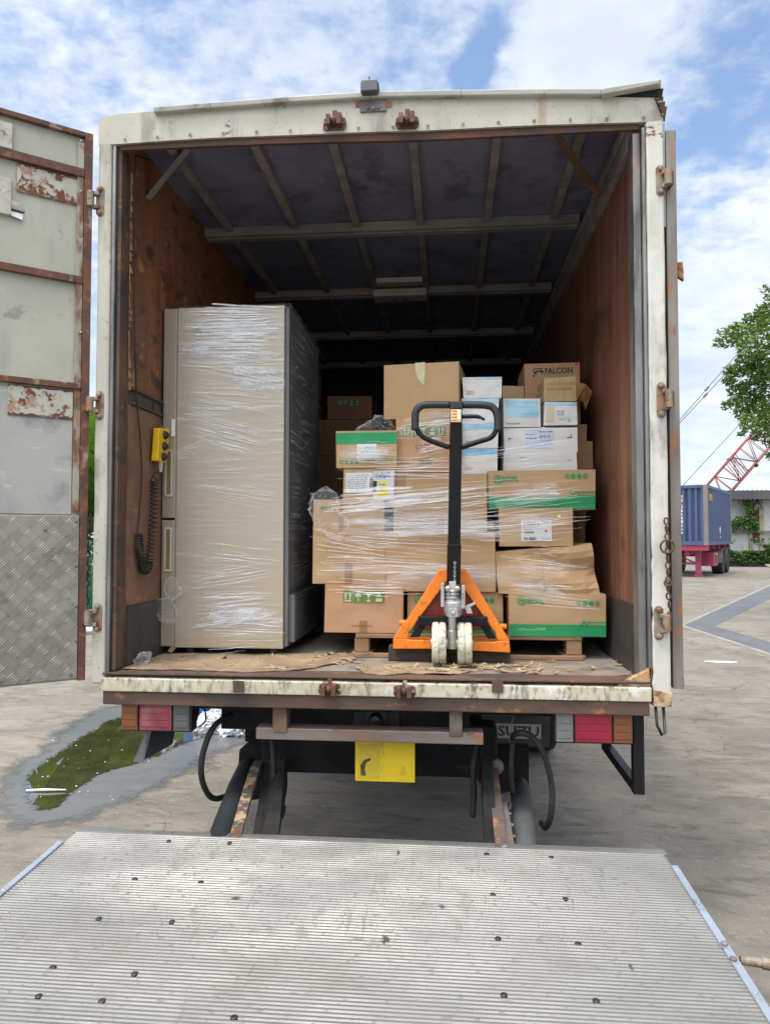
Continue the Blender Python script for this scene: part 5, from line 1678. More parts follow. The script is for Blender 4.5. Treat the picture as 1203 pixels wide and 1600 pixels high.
carton('small tan carton with fine upright ribbing, in front of the box with the bird emblem', (849, 589, 900, 627), 3.56, .22, surf('ribbed_tan_card', (.44, .32, .15), (.38, .27, .12), 40, (2.5, 1, .25), rough=.75, bump=.3, bs=70, bst=(1, 1, .1)), seed=35, sag=.004, tape=False, prints=tx_lines('tape', 853, 597, 897, 2, 8, 4, 14), group='cartons at the top of the load')
bird = [('poly', 'black', [(833, 576), (849, 575), (849, 576.5), (834, 577.5)]), ('poly', 'black', [(833, 577), (834, 577), (834.5, 582), (833.3, 582)]), ('poly', 'black', [(834, 581), (840, 579), (846, 578), (850, 580), (849, 584), (846, 583), (844, 580.5), (840, 582), (836, 586)]), ('rect', 'black', 833, 586, 836, 589)]
carton('brown box with black bird emblem lettering and a red square, highest at the back', (820, 568, 906, 662), 3.85, .35, card_p, seed=36, sag=.003, tape=False, group='cartons at the top of the load',
       prints=bird + [('text', 'black', 'FALCON', 852, 575, 895, 584.5, .022), ('text', 'grey', 'A Corning Brand', 855, 586, 885, 588.5), ('rect', 'red', 899, 568.6, 904, 573.5)])
carton('plain brown box between the white column and the box with the bird emblem', (785, 603, 818, 662), 3.85, .3, card, seed=37, tape=False, group='cartons at the top of the load')
carton('shadowed brown box behind the two plain white cartons', (795, 663, 917, 690), 3.84, .36, card_p, seed=38, tape=False, group='cartons behind the front row')
carton('wider shadowed brown box low behind the plain white cartons', (795, 691, 925, 733), 3.84, .36, card_p, seed=39, tape=False, group='cartons behind the front row')
carton('dark brown box behind the box with the numbered label', (770, 798, 914, 850), 3.88, .4, card_d, seed=40, tape=False, group='cartons behind the front row')
carton('dark brown box deep behind the crushed box', (770, 852, 918, 912), 3.90, .4, card_d, seed=41, tape=False, group='cartons behind the front row')
# dim stack deeper in the body
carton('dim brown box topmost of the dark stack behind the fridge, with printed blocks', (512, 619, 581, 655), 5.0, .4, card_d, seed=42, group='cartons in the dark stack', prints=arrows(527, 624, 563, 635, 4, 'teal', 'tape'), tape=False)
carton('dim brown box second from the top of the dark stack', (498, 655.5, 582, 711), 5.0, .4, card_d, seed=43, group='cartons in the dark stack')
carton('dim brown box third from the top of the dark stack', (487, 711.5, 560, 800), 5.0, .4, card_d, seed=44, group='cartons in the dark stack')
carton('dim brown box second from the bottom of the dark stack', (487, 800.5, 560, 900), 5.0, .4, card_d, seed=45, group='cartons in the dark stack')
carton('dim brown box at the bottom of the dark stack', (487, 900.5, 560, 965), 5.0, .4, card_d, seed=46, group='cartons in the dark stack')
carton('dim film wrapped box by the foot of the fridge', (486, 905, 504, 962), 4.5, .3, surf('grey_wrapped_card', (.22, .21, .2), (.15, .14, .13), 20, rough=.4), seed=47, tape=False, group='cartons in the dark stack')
mb = MB()                                                    # torn brown paper
q = [at(x, y, 3.74) for x, y in ((900, 597), (914, 602), (925, 612), (922, 622), (914, 640), (911, 628), (905, 624), (899, 628))]
mb.prism(q, (0, .03, .0))
for v in mb.bm.verts:
    v.co.y += .025 * sin(v.co.z * 60)
tag(mb.build('torn_paper', surf('kraft_paper', (.42, .22, .09), (.33, .16, .06), 15, rough=.7, bump=.4, bs=40)), 'crumpled torn brown paper sticking out beside the tan ribbed carton', 'paper')

# pallet
PZ = at(850, 994, 3.40).z
pal = thing('wooden_pallet', (.1, 3.4, ZF), 'worn wooden pallet carrying the wrapped load of cartons', 'pallet')
xa, xb = at(556, 1000, 3.42).x, at(908, 1000, 3.42).x
for i in range(6):
    y = 3.405 + i * .185
    mb = MB()
    mb.box(xa + .003 * (i % 2), xb, y, y + .13, PZ - .020, PZ - .001)
    mb.build('deck_board', pallet_m, pal, bevel=.003)
for x in (xa + .03, (xa + xb) / 2, xb - .035):
    for y in (3.41, 3.88, 4.36):
        mb = MB()
        mb.box(x - .035, x + .035, y, y + .10, ZF + .020, PZ - .021)
        mb.build('block', pallet_m, pal, bevel=.004)
    mb = MB()
    mb.box(x - .05, x + .05, 3.402, 4.47, ZF + .001, ZF + .019)
    mb.build('base_board', pallet_m, pal, bevel=.003)
mb = MB()
mb.box(xa, xb, 3.37, 3.401, ZF + .001, ZF + .020)
mb.build('base_board', pallet_m, pal, bevel=.003)

# timber under the jack
a, c = at(607, 1037, 3.30), at(797, 1037, 3.30)
mb = MB()
mb.box(a.x, c.x, 3.29, 3.36, ZF + .002, at(700, 1011, 3.29).z)
tag(mb.build('timber_block', plank_m, None, bevel=.004), 'dark weathered timber lying under the orange pallet jack', 'timber')

# stretch film over the load
def ribbon(mb, p0, p1, w0, rr, m=0, sag=.0, tilt=.6, n=10):
    p0, p1 = V(p0), V(p1)
    L = (p1 - p0).length
    ph = rr.uniform(0, 50)
    vs = []
    for i in range(n + 1):
        t = i / n
        c = p0.lerp(p1, t) + V((0, -.004 * abs(mnoise.noise(V((ph, t * 4, 0)))) - .001, .006 * mnoise.noise(V((t * 3, ph, 2))) - sag * 4 * t * (1 - t)))
        w_ = w0 * (.25 + .75 * sin(pi * min(1, max(.03, t))) ** .5) * (.6 + .8 * abs(mnoise.noise(V((t * 5, ph, 7)))) * 1.6)
        ti = tilt * mnoise.noise(V((t * 2.5, 3, ph)))
        dv = V((0, sin(ti) * w_ * .5, cos(ti) * w_ * .5))
        vs.append((mb.bm.verts.new(c - dv), mb.bm.verts.new(c + dv)))
    for a, b in zip(vs, vs[1:]):
        mb.bm.faces.new([a[0], b[0], b[1], a[1]]).material_index = m


def film_zone(mb, n, x0, x1, y0, y1, sl, Y, wr, rr, lmin=.35, m=0, fade=.0):
    """Strands run in bundles: each bundle has its own pull direction and narrows to one side."""
    left = n
    while left > 0:
        k = min(left, rr.randint(3, 7))
        left -= k
        yc, s0 = rr.uniform(y0, y1), rr.uniform(*sl)
        L0 = (x1 - x0) * rr.uniform(max(lmin, .35), 1.0)
        xs0 = rr.uniform(x0, x1 - L0)
        sp = rr.uniform(3, 10)
        squeeze = rr.uniform(.25, 1.0), rr.uniform(.5, 1.0)
        if rr.random() < .5:
            squeeze = squeeze[::-1]
        for q in range(k):
            o = (q - (k - 1) / 2) * sp + rr.uniform(-1.2, 1.2)
            L = L0 * rr.uniform(.75, 1.0)
            xs = max(x0, xs0 + rr.uniform(-.06, .12) * L0)
            L = min(L, x1 - xs)
            yy = Y - rr.uniform(0, .012)
            p0 = at(xs, yc - s0 * L / 2 + o * squeeze[0], yy)
            p1 = at(xs + L, yc + s0 * L / 2 + o * squeeze[1], yy)
            ribbon(mb, p0, p1, rr.uniform(*wr) * rr.uniform(.5, 1.2) if m == 0 else rr.uniform(.03, .075), rr, m, n=16)


rr = random.Random(21)
mb = MB()
film_zone(mb, 24, 482, 640, 800, 905, (-.05, .22), 3.405, (.002, .0045), rr)
film_zone(mb, 30, 600, 790, 740, 830, (-.16, .0), 3.41, (.002, .0045), rr)
film_zone(mb, 26, 540, 800, 815, 915, (-.05, .18), 3.40, (.0015, .004), rr)
film_zone(mb, 20, 600, 935, 760, 850, (-.15, -.06), 3.40, (.0015, .004), rr)
film_zone(mb, 12, 500, 770, 772, 792, (-.13, -.07), 3.402, (.004, .010), rr, .5)
film_zone(mb, 7, 505, 700, 772, 786, (-.11, -.08), 3.400, (.010, .020), rr, .6)
film_zone(mb, 26, 620, 722, 640, 735, (-.22, -.06), 3.44, (.002, .005), rr)
film_zone(mb, 14, 527, 780, 722, 745, (-.06, .06), 3.43, (.002, .006), rr)
film_zone(mb, 14, 527, 622, 690, 735, (-.05, .15), 3.42, (.0015, .0035), rr, .2)
film_zone(mb, 18, 770, 930, 740, 860, (-.14, -.02), 3.41, (.0015, .003), rr)
film_zone(mb, 18, 780, 925, 855, 935, (.02, .18), 3.38, (.0012, .003), rr)
film_zone(mb, 10, 500, 660, 905, 925, (-.02, .05), 3.40, (.002, .006), rr, .5)
film_zone(mb, 9, 770, 940, 915, 945, (.02, .10), 3.375, (.002, .005), rr, .5)
film_zone(mb, 12, 723, 905, 690, 738, (-.3, -.02), 3.48, (.0015, .004), rr, .2)
film_zone(mb, 26, 495, 930, 775, 905, (-.12, .08), 3.395, (.002, .004), rr, .4, 1)
film_zone(mb, 12, 620, 780, 650, 735, (-.2, -.06), 3.435, (.002, .004), rr, .5, 1)
film_zone(mb, 10, 780, 925, 850, 935, (.02, .18), 3.372, (.002, .004), rr, .5, 1)
film_zone(mb, 8, 770, 925, 750, 850, (-.14, -.04), 3.40, (.002, .004), rr, .5, 1)
film_zone(mb, 6, 530, 620, 680, 735, (-.05, .1), 3.415, (.002, .004), rr, .6, 1)
wrap = mb.build('stretch_wrap', [film_w, film_s], None)
tag(wrap, 'clear stretch film pulled in shiny strands across the stacked cartons', 'plastic wrap')


def crumple(name, pxs, Y, depth, seed, m, parent=None, amp=.012):
    """Crumpled loose plastic: a puckered bag-like shell filling an outline."""
    P = [at(x, y, Y) for x, y in pxs]
    c = sum(P, V()) / len(P)
    rr = random.Random(seed)
    bm = bmesh.new()
    bmesh.ops.create_icosphere(bm, subdivisions=4, radius=1)
    for v in bm.verts:
        d = v.co.copy()
        an = math.atan2(d.z, d.x)
        best = max(P, key=lambda q: math.cos(math.atan2(q.z - c.z, q.x - c.x) - an))
        # radius of the outline in this direction
        fr, to = None, None
        r = 0
        ws = 0
        for q in P:
            w_ = max(0.0, math.cos(math.atan2(q.z - c.z, q.x - c.x) - an)) ** 14
            r += w_ * math.hypot(q.x - c.x, q.z - c.z)
            ws += w_
        r = r / ws if ws > 1e-6 else (best - c).length
        h = math.hypot(d.x, d.z)
        p = V((cos(an) * h * r, d.y * depth, sin(an) * h * r))
        cr = abs(mnoise.noise(d * 2.3 + V((seed, 0, 0)))) + .42 * abs(mnoise.noise(d * 5.3 + V((0, seed, 0))))
        p *= 1 - .30 * cr
        p += V((mnoise.noise(d * 6 + V((5, seed, 0))), mnoise.noise(d * 6 + V((seed, 5, 0))), mnoise.noise(d * 6 + V((0, seed, 5))))) * amp
        v.co = p
    mb = MB()
    mb.bm.free()
    mb.bm = bm
    for v in bm.verts:
        v.co += c
    return mb.build(name, m, parent)


tag(crumple('crumpled_film', [(480, 790), (492, 765), (516, 756), (527, 775), (531, 800), (548, 826), (530, 850), (505, 836), (486, 812)], 3.36, .045, 3, film_c), 'crumpled clear film bunched at the corner of the load beside the fridge', 'plastic wrap')
tag(crumple('crumpled_film', [(540, 678), (570, 667), (610, 660), (620, 665), (620, 676), (560, 680)], 3.52, .09, 5, film_c, None, .004), 'loose clear film lying on top of the green banded box', 'plastic wrap')

# ------------------------------------------------------------------ fridge
YG = 3.36
fr = thing('refrigerator', (-1.1, 3.9, ZF), 'tall champagne coloured refrigerator wrapped in clear film against the plywood wall', 'refrigerator')
xl, xr_ = at(275, 740, YG).x, at(443.5, 740, YG).x
xd = at(253.5, 740, YG).x
zt_, zb_ = at(360, 479, YG).z, at(360, 1013, YG).z
mb = MB()
mb.box(xl + .002, xr_, YG, YG + .80, zb_, zt_)
mb.build('cabinet', fridge_m, fr, bevel=.004)
zm = at(264, 811, YG).z
for z0, z1 in ((zb_ + .004, zm - .005), (zm + .005, zt_)):
    mb = MB()
    mb.box(xd, xl - .004, YG + .004, YG + .79, z0, z1)
    dr = mb.build('door', fridge_edge, fr, bevel=.004)
    top = at(264, 702 if z1 == zt_ else 824, YG).z
    bot = at(264, 776 if z1 == zt_ else 893, YG).z
    mb = MB()
    xa_, xb_ = at(258, 740, YG).x, at(270, 740, YG).x
    t_ = .009
    for (a0, a1, b0, b1) in ((xa_, xa_ + t_, bot, top), (xb_ - t_, xb_, bot, top), (xa_ + t_, xb_ - t_, bot, bot + .010), (xa_ + t_, xb_ - t_, top - .010, top)):
        mb.box(a0, a1, YG - .004, YG + .0035, b0, b1)
    hd = mb.build('handle', fridge_grip, dr, bevel=.0015)
    mb = MB()
    mb.box(xa_ + t_ + .0005, xb_ - t_ - .0005, YG - .0005, YG + .0035, bot + .0105, top - .0105)
    mb.build('recess', surf('handle_recess', (.19, .15, .10), None, rough=.5), hd)
mb = MB()
mb.box(xl - .0035, xl + .0015, YG + .002, YG + .79, zb_ + .01, zt_ - .003)
mb.build('door_gasket', surf('grey_gasket', (.25, .24, .23), None, rough=.6), fr)
mb = MB()
mb.box(xr_ + .0005, xr_ + .022, YG + .012, YG + .80, zb_ + .01, zt_ - .006)
bk = mb.build('back_panel', fridge_back, fr, bevel=.004)
mb = MB()
zg = at(450, 930, YG).z
mb.box(xr_ + .0225, xr_ + .05, YG + .03, YG + .78, zb_ + .03, zg)
for k in range(14):
    z = zb_ + .05 + k * (zg - zb_ - .06) / 14
    mb.box(xr_ + .0505, xr_ + .056, YG + .06, YG + .74, z, z + .007)
mb.build('compressor_grille', fridge_back, fr)
for x in (xl + .06, xr_ - .06):
    for y in (YG + .06, YG + .7):
        mb = MB()
        mb.lathe((x, y, ZF + .001), (0, 0, 1), [(.022, 0), (.022, zb_ - ZF - .002)], 14)
        mb.build('foot', black_paint, fr)
mb = MB()
a, c = at(268, 682, YG - .004), at(274, 655, YG - .004)
mb.hexa([(a.x, YG - .0035, a.z), (c.x, YG - .0035, a.z), (c.x, YG - .002, a.z), (a.x, YG - .002, a.z), (a.x, YG - .0035, c.z), (c.x, YG - .0035, c.z), (c.x, YG - .002, c.z), (a.x, YG - .002, c.z)])
mb.build('paper_tag', paper, fr)
rr = random.Random(8)
mb = MB()
film_zone(mb, 64, 280, 446, 484, 560, (-.02, .06), YG - .004, (.0015, .0045), rr, .25)
film_zone(mb, 26, 300, 446, 484, 540, (-.02, .05), YG - .004, (.004, .011), rr, .2)
film_zone(mb, 44, 285, 446, 560, 660, (.06, .32), YG - .004, (.0012, .0035), rr, .2)
for i in range(22):                                          # fans
    s = i / 21
    p0, p1 = at(296 + 14 * s + rr.uniform(-6, 6), 634 + 62 * s, YG - .006), at(388 + 36 * (1 - abs(s - .4)) + rr.uniform(-30, 6), 668 + 46 * s, YG - .006)
    ribbon(mb, p0, p1, rr.uniform(.002, .0045), rr)
for i in range(10):
    s = i / 9
    ribbon(mb, at(272 + 8 * s, 706 + 12 * s, YG - .006), at(322 - 8 * s, 684 + 28 * s, YG - .006), rr.uniform(.0015, .003), rr)
film_zone(mb, 14, 294, 440, 750, 784, (.14, .24), YG - .004, (.0012, .0035), rr, .3)
film_zone(mb, 9, 300, 446, 864, 886, (.04, .14), YG - .004, (.0012, .0035), rr, .3)
film_zone(mb, 56, 300, 446, 895, 1002, (-.14, .04), YG - .004, (.0012, .0040), rr, .3)
film_zone(mb, 8, 300, 446, 900, 1000, (-.1, .06), YG - .004, (.0012, .0040), rr, .4, 1)
film_zone(mb, 14, 280, 446, 484, 600, (-.02, .12), YG - .004, (.0012, .0040), rr, .4, 1)
for i in range(70):                                          # film over the back panel
    z = rr.uniform(zb_ + .1, zt_ - .05)
    y0_ = rr.uniform(YG + .02, YG + .5)
    ribbon(mb, (xr_ + .027, y0_, z), (xr_ + .027, y0_ + rr.uniform(.1, .3), z + rr.uniform(-.05, .05)), rr.uniform(.002, .02), rr, 1)
for k in range(5):                                           # film edge standing proud over the top
    x = ease(xl + .1, xr_ - .05, k / 4)
    mb.prism([(x - .09, YG - .002, zt_ - .01), (x + .09, YG - .002, zt_ - .01), (x + .06, YG + .03, zt_ + .004 + .005 * (k % 2)), (x - .05, YG + .03, zt_ + .008)], (0, .002, 0), 1)
def sheet(fn, nu, nv, m_):
    vs = [[mb.bm.verts.new(fn(i / nu, j / nv)) for j in range(nv + 1)] for i in range(nu + 1)]
    for i in range(nu):
        for j in range(nv):
            mb.bm.faces.new([vs[i][j], vs[i + 1][j], vs[i + 1][j + 1], vs[i][j + 1]]).material_index = m_


rip = lambda a_, b_: .006 * mnoise.noise(V((a_ * 3, b_ * 24, 1))) + .005 * mnoise.noise(V((a_ * 2, b_ * 7, 5)))
sheet(lambda u, v: V((ease(xl + .01, xr_ + .002, u), YG - .0085 - abs(rip(u, v)) * .8, ease(zb_ + .05, zt_ + .003, v))), 16, 80, 2)
sheet(lambda u, v: V((xr_ + .030 + abs(rip(u, v)) + .03 * max(0, v - .28) * 0, YG - .006 + u * .83, ease(zg + .03, zt_ + .006, v))), 16, 60, 2)
sheet(lambda u, v: V((ease(xl + .05, xr_ + .03, u), YG + .83 * v, zt_ + .006 + abs(rip(u, v)))), 10, 10, 2)
mb.build('plastic_wrap', [film_w, film_t, film_s], fr)
crumple('loose_film', [(258, 900), (270, 897), (284, 905), (280, 920), (272, 938), (264, 975), (252, 982), (250, 965), (262, 930)], YG - .02, .02, 9, film_c, fr, .012)
# ------------------------------------------------------------------ pallet jack
YJ = 3.20
jk = thing('pallet_jack', (0.0, 3.2, ZF), 'orange hand pallet jack with black upright handle, parked in front of the load', 'pallet jack')
J = lambda x, y, Y=YJ: at(x, y, Y)
mb = MB()
def slab(pts, Y, d):
    mb.prism([at(x, y, Y) for x, y in pts], (0, d, 0))
slab([(686, 890), (698, 890), (702, 903), (637, 990), (636, 1000), (617, 998)], 3.24, .05)
slab([(728, 890), (716, 890), (712, 903), (776, 992), (778, 1002), (796, 1001)], 3.24, .05)
slab([(686, 889), (728, 889), (738, 918), (677, 918)], 3.262, .012)
slab([(614, 998), (637, 998), (640, 1000), (676, 1000), (676, 1014), (614, 1014)], 3.235, .055)
slab([(796, 1001), (778, 1001), (774, 1003), (736, 1003), (736, 1017), (797, 1020)], 3.235, .055)
slab([(614, 998), (634, 968), (640, 972), (637, 998)], 3.236, .02)
slab([(796, 1001), (776, 972), (771, 976), (777, 1001)], 3.236, .02)
mb.build('frame', orange, jk, bevel=.004)
for x0, x1, y in ((624, 634, 973), (779, 791, 979)):
    mb = MB()
    mb.lathe(at(x0 if x0 < 700 else x1, y, 3.30), (1 if x0 < 700 else -1, 0, 0), [(.013, 0), (.013, .035)], 16)
    mb.build('pivot_pin', orange, jk, bevel=.002)
for xa_, xb_ in ((616, 672), (740, 796)):
    a, c = at(xa_, 1000, 3.29), at(xb_, 1000, 3.29)
    mb = MB()
    zf = at(640, 1000, 3.29).z
    mb.hexa([(a.x, 3.292, zf - .045), (c.x, 3.292, zf - .045), (c.x - .01, 4.40, zf - .06), (a.x + .01, 4.40, zf - .06), (a.x, 3.292, zf), (c.x, 3.292, zf), (c.x - .01, 4.40, zf - .01), (a.x + .01, 4.40, zf - .01)])
    mb.build('fork', orange, jk, bevel=.003)
mb = MB()
slab([(676, 919), (738, 919), (768, 985), (644, 985)], 3.276, .008)
mb.build('tank_plate', d_orange, jk)
mb = MB()
a, c = at(653, 970, 3.20), at(762, 970, 3.20)
mb.box(a.x, c.x, 3.205, 3.235, a.z - .022, a.z + .020)
mb.prism([at(x, y, 3.236) for x, y in ((655, 972), (668, 972), (655, 996), (640, 996))], (0, .01, 0))
mb.prism([at(x, y, 3.236) for x, y in ((760, 974), (748, 974), (762, 998), (776, 998))], (0, .01, 0))
mb.build('rocker_bar', satin_black, jk, bevel=.006)
for xa_, xb_ in ((675, 697), (714.5, 737)):
    a, c = at(xa_, 1008, 3.19), at(xb_, 1008, 3.19)
    w_ = c.x - a.x
    mb = MB()
    mb.lathe((a.x, 3.20, ZF + .098), (1, 0, 0), [(.03, .004), (.085, .0), (.092, .004), (.094, .012), (.094, w_ * .44), (.088, w_ * .48), (.088, w_ * .52), (.094, w_ * .56), (.094, w_ - .012), (.092, w_ - .004), (.085, w_), (.03, w_ - .004)], 40)
    wl = mb.build('steering_wheel', nylon, jk)
    mb = MB()
    mb.lathe((a.x - .008, 3.20, ZF + .098), (1, 0, 0), [(.012, 0), (.024, .004), (.024, w_ + .012), (.012, w_ + .016)], 20)
    mb.build('hub', silver, wl)
mb = MB()
p = at(706.5, 1008, 3.20)
mb.lathe((p.x, 3.20, ZF + .075), (0, 0, 1), [(.023, 0), (.023, .08), (.018, .082), (.018, .19)], 20)
mb.tube([at(680, 1008, 3.2), at(732, 1009, 3.2)], .012, 12)
mb.lathe((p.x, 3.17, ZF + .105), (0, -1, 0), [(.007, 0), (.005, .008)], 8)
mb.build('steering_column', silver, jk, bevel=.001)
mb = MB()
p = at(708, 950, 3.19)
pz = lambda y: at(708, y, 3.19).z
mb.lathe((p.x, 3.20, pz(964)), (0, 0, 1), [(.030, 0), (.040, .010), (.046, .03), (.046, .065), (.038, .075), (.034, .08)], 24)
mb.lathe((p.x - .004, 3.19, pz(940)), (0, 0, 1), [(.032, 0), (.036, .004), (.028, .010), (.035, .018), (.027, .025), (.034, .033), (.026, .040), (.030, .048), (.022, .056), (.022, .075)], 24)
mb.box(p.x - .055, p.x - .040, 3.17, 3.22, pz(948), pz(911))
mb.box(p.x + .036, p.x + .052, 3.17, 3.22, pz(950), pz(914))
mb.box(p.x - .02, p.x + .02, 3.15, 3.165, pz(963), pz(950))
mb.lathe((p.x, 3.149, pz(957)), (0, -1, 0), [(.010, 0), (.006, .008)], 10)
mb.prism([(p.x + .05, 3.18, pz(947)), (p.x + .095, 3.18, pz(940)), (p.x + .10, 3.18, pz(943)), (p.x + .075, 3.18, pz(948)), (p.x + .085, 3.18, pz(958)), (p.x + .06, 3.18, pz(958))], (0, .012, 0))
for x in (-.02, .022):
    mb.lathe((p.x + x - .004, 3.16, pz(919)), (0, -1, 0), [(.012, 0), (.012, .006), (.006, .010)], 12)
mb.box(p.x - .018, p.x + .012, 3.165, 3.19, pz(922), pz(908))
mb.build('pump', silver, jk, bevel=.001)
mb = MB()
T, Bm = at(712.5, 634, 3.12), at(708.5, 912, 3.20)
K1 = T.lerp(Bm, .78)
mb.hexa([K1 + V(q) for q in ((-.028, -.024, 0), (.028, -.024, 0), (.028, .024, 0), (-.028, .024, 0))] + [T + V(q) for q in ((-.026, -.022, 0), (.026, -.022, 0), (.026, .022, 0), (-.026, .022, 0))])
sh = mb.build('shaft', satin_black, jk, bevel=.005)
mb = MB()
mb.hexa([Bm + V(q) for q in ((-.030, -.026, 0), (.030, -.026, 0), (.030, .026, 0), (-.030, .026, 0))] + [K1 + V(q) for q in ((-.031, -.027, .004), (.031, -.027, .004), (.031, .027, .004), (-.031, .027, .004))])
mb.build('shaft_sleeve', satin_black, jk, bevel=.004)
mb = MB()                                                    # linkage chain down the sleeve
for k in range(9):
    q = K1.lerp(Bm, .45 + .055 * k) + V((.004, -.029, 0))
    mb.torus(q, (1, 0, 0) if k % 2 else (0, 1, 0), .005, .0015, 8, 5)
mb.build('release_chain', silver, sh)
def loop_pts(pxs, Y):
    P = [at(x, y, Y) for x, y in pxs]
    return P
YH = 3.115
low = [(702, 699), (676, 690), (660, 682), (652, 672), (648.5, 660)]
lowr = [(721, 699), (748, 690), (766, 684), (774, 674), (777.5, 662)]
mb = MB()
def smooth_path(P, k=5):
    out = []
    n = len(P)
    for i in range(n - 1):
        a, b, c, d = P[max(i - 1, 0)], P[i], P[i + 1], P[min(i + 2, n - 1)]
        for j in range(k):
            t = j / k
            out.append(0.5 * (2 * b + (c - a) * t + (2 * a - 5 * b + 4 * c - d) * t * t + (3 * b - a - 3 * c + d) * t ** 3))
    return out + [P[-1]]
for L in (low, lowr):
    mb.tube(smooth_path(loop_pts(L, YH)), .0115, 10)
mb.build('handle_loop', satin_black, jk, smooth=True)
mb = MB()
for L in ([(648.5, 672), (648.5, 655), (650, 643), (657, 635), (670, 632.5), (703, 632.5)], [(777.5, 673), (777.5, 657), (775, 644), (768, 636), (755, 633), (722, 632.5)]):
    mb.tube(smooth_path(loop_pts(L, YH)), .0165, 12)
mb.build('handle_grip', grip_black, jk, smooth=True)
mb = MB()
a, c = at(703, 640, YH), at(722.5, 628, YH)
mb.box(a.x, c.x, YH - .021, YH + .021, a.z, c.z)
mb.build('handle_boss', grip_black, jk, bevel=.004)
mb = MB()
mb.tube(smooth_path([at(722, 651, YH - .01), at(738, 650.5, YH - .015), at(748, 651.5, YH - .018), at(757, 656, YH - .02)]), [.010] + [.009] * 10 + [.006] * 5, 8)
mb.build('release_lever', satin_black, jk, smooth=True)
mb = MB()
f = lambda u, v: (lambda q: V((q.x, YH - .0265 - 0 * v, q.z)))(at(704 + 16 * u, 659.5 - 20 * v, YH - .026))
mb.face([f(0, 0), f(1, 0), f(1, 1), f(0, 1)])
dd = lambda p: p + V((0, -.0006, 0))
for r in range(4):
    mb.face([dd(f(.04, .03 + r * .25)), dd(f(.66 if r else .96, .03 + r * .25)), dd(f(.66 if r else .96, .21 + r * .25)), dd(f(.04, .21 + r * .25))], 1)
    for k in range(4):
        mb.face([dd(dd(f(.12 + k * .12, .09 + r * .25))), dd(dd(f(.20 + k * .12, .09 + r * .25))), dd(dd(f(.20 + k * .12, .15 + r * .25))), dd(dd(f(.12 + k * .12, .15 + r * .25)))], 2)
mb.build('sticker', [paper, p_amber, p_brown], jk)

# ------------------------------------------------------------------ pendant control on its coiled cable
XW = XLI + .012
rc_t = thing('remote_control', atx(247, 700, -1.37), 'yellow pendant remote with three black buttons hanging on the plywood wall', 'remote control')
mb = MB()
p = lambda x, y, X: atx(x, y, X)
X1 = XLI + .022
fl_, fr_ = p(236.5, 720, X1), p(252, 723, X1)
tl_, tr_ = p(240, 669, X1), p(257, 671, X1)
th = V((.055, 0, 0))
mb.hexa([fl_, fr_, fr_ + V((.034, -.008, 0)), fl_ + V((.034, -.008, 0)), tl_, tr_, tr_ + V((.034, -.008, 0)), tl_ + V((.034, -.008, 0))])
mb.build('housing', yellow_p, rc_t, bevel=.004)
for y in (680, 698, 715):
    mb = MB()
    t_ = (y - 669) / 52
    c0 = tl_.lerp(fl_, t_) + (tr_ - tl_) * .5 + V((.034, -.008, 0))
    mb.lathe(c0 + V((.0005, 0, 0)), V((.97, -.25, 0)), [(.020, 0), (.020, .007), (.016, .010), (.014, .016), (.008, .018)], 18)
    mb.build('button', grip_black, rc_t, smooth=False)
mb = MB()
mid = (fl_ + fr_) / 2 + V((.024, -.004, 0))
mb.tube([mid + V((0, 0, .002)), mid + V((0, 0, -.05))], [.011, .007], 10)
for k in range(4):
    mb.torus(mid + V((0, 0, -.008 - .010 * k)), (0, 0, 1), .010 - .0008 * k, .003, 12, 6)
mb.build('strain_relief', surf('pale_grey_plastic', (.45, .44, .42), None, rough=.5), rc_t)
mb = MB()
hk = (tl_ + tr_) / 2 + V((.02, 0, .0))
mb.tube([hk, hk + V((-.004, -.01, .018)), hk + V((-.012, 0, .022)), hk + V((-.02, .008, .010)), hk + V((-.02, .008, -.02))], .003, 6)
mb.build('hook', galv, rc_t)
pts = smooth_path([atx(x, y, X1) for x, y in ((212, 242), (211, 300), (210, 420), (211, 520), (214, 620), (219, 680), (222, 740), (219, 790), (215, 834))], 6)
top_wire = [atx(238, 250, XLI + .03), atx(225, 247, XLI + .03)]
def coil(path, r, turns, n=10):
    """A helix wound round a path."""
    L = len(path)
    out = []
    tot = int(turns * n)
    for i in range(tot + 1):
        t = i / tot * (L - 1)
        k = min(int(t), L - 2)
        c = path[k].lerp(path[k + 1], t - k)
        d = (path[k + 1] - path[k]).normalized()
        a = V((1, 0, 0))
        a = (a - d * a.dot(d)).normalized()
        b = d.cross(a)
        an = 2 * pi * i / n
        out.append(c + a * cos(an) * r + b * sin(an) * r)
    return out
xo = XLI + .032
cp = smooth_path([atx(x, y, xo) for x, y in ((218, 835), (219, 860), (223, 885), (228, 892), (234, 880), (238, 840), (241, 790), (242, 752))], 8)
mb = MB()
wire = top_wire + pts + coil(cp, .016, 50, 10) + [atx(240, 744, xo), atx(236, 752, xo), atx(242, 738, xo), mid + V((0, 0, -.05))]
mb.tube(wire, .0034, 6)
mb.build('coiled_cable', rubber, rc_t, smooth=True)

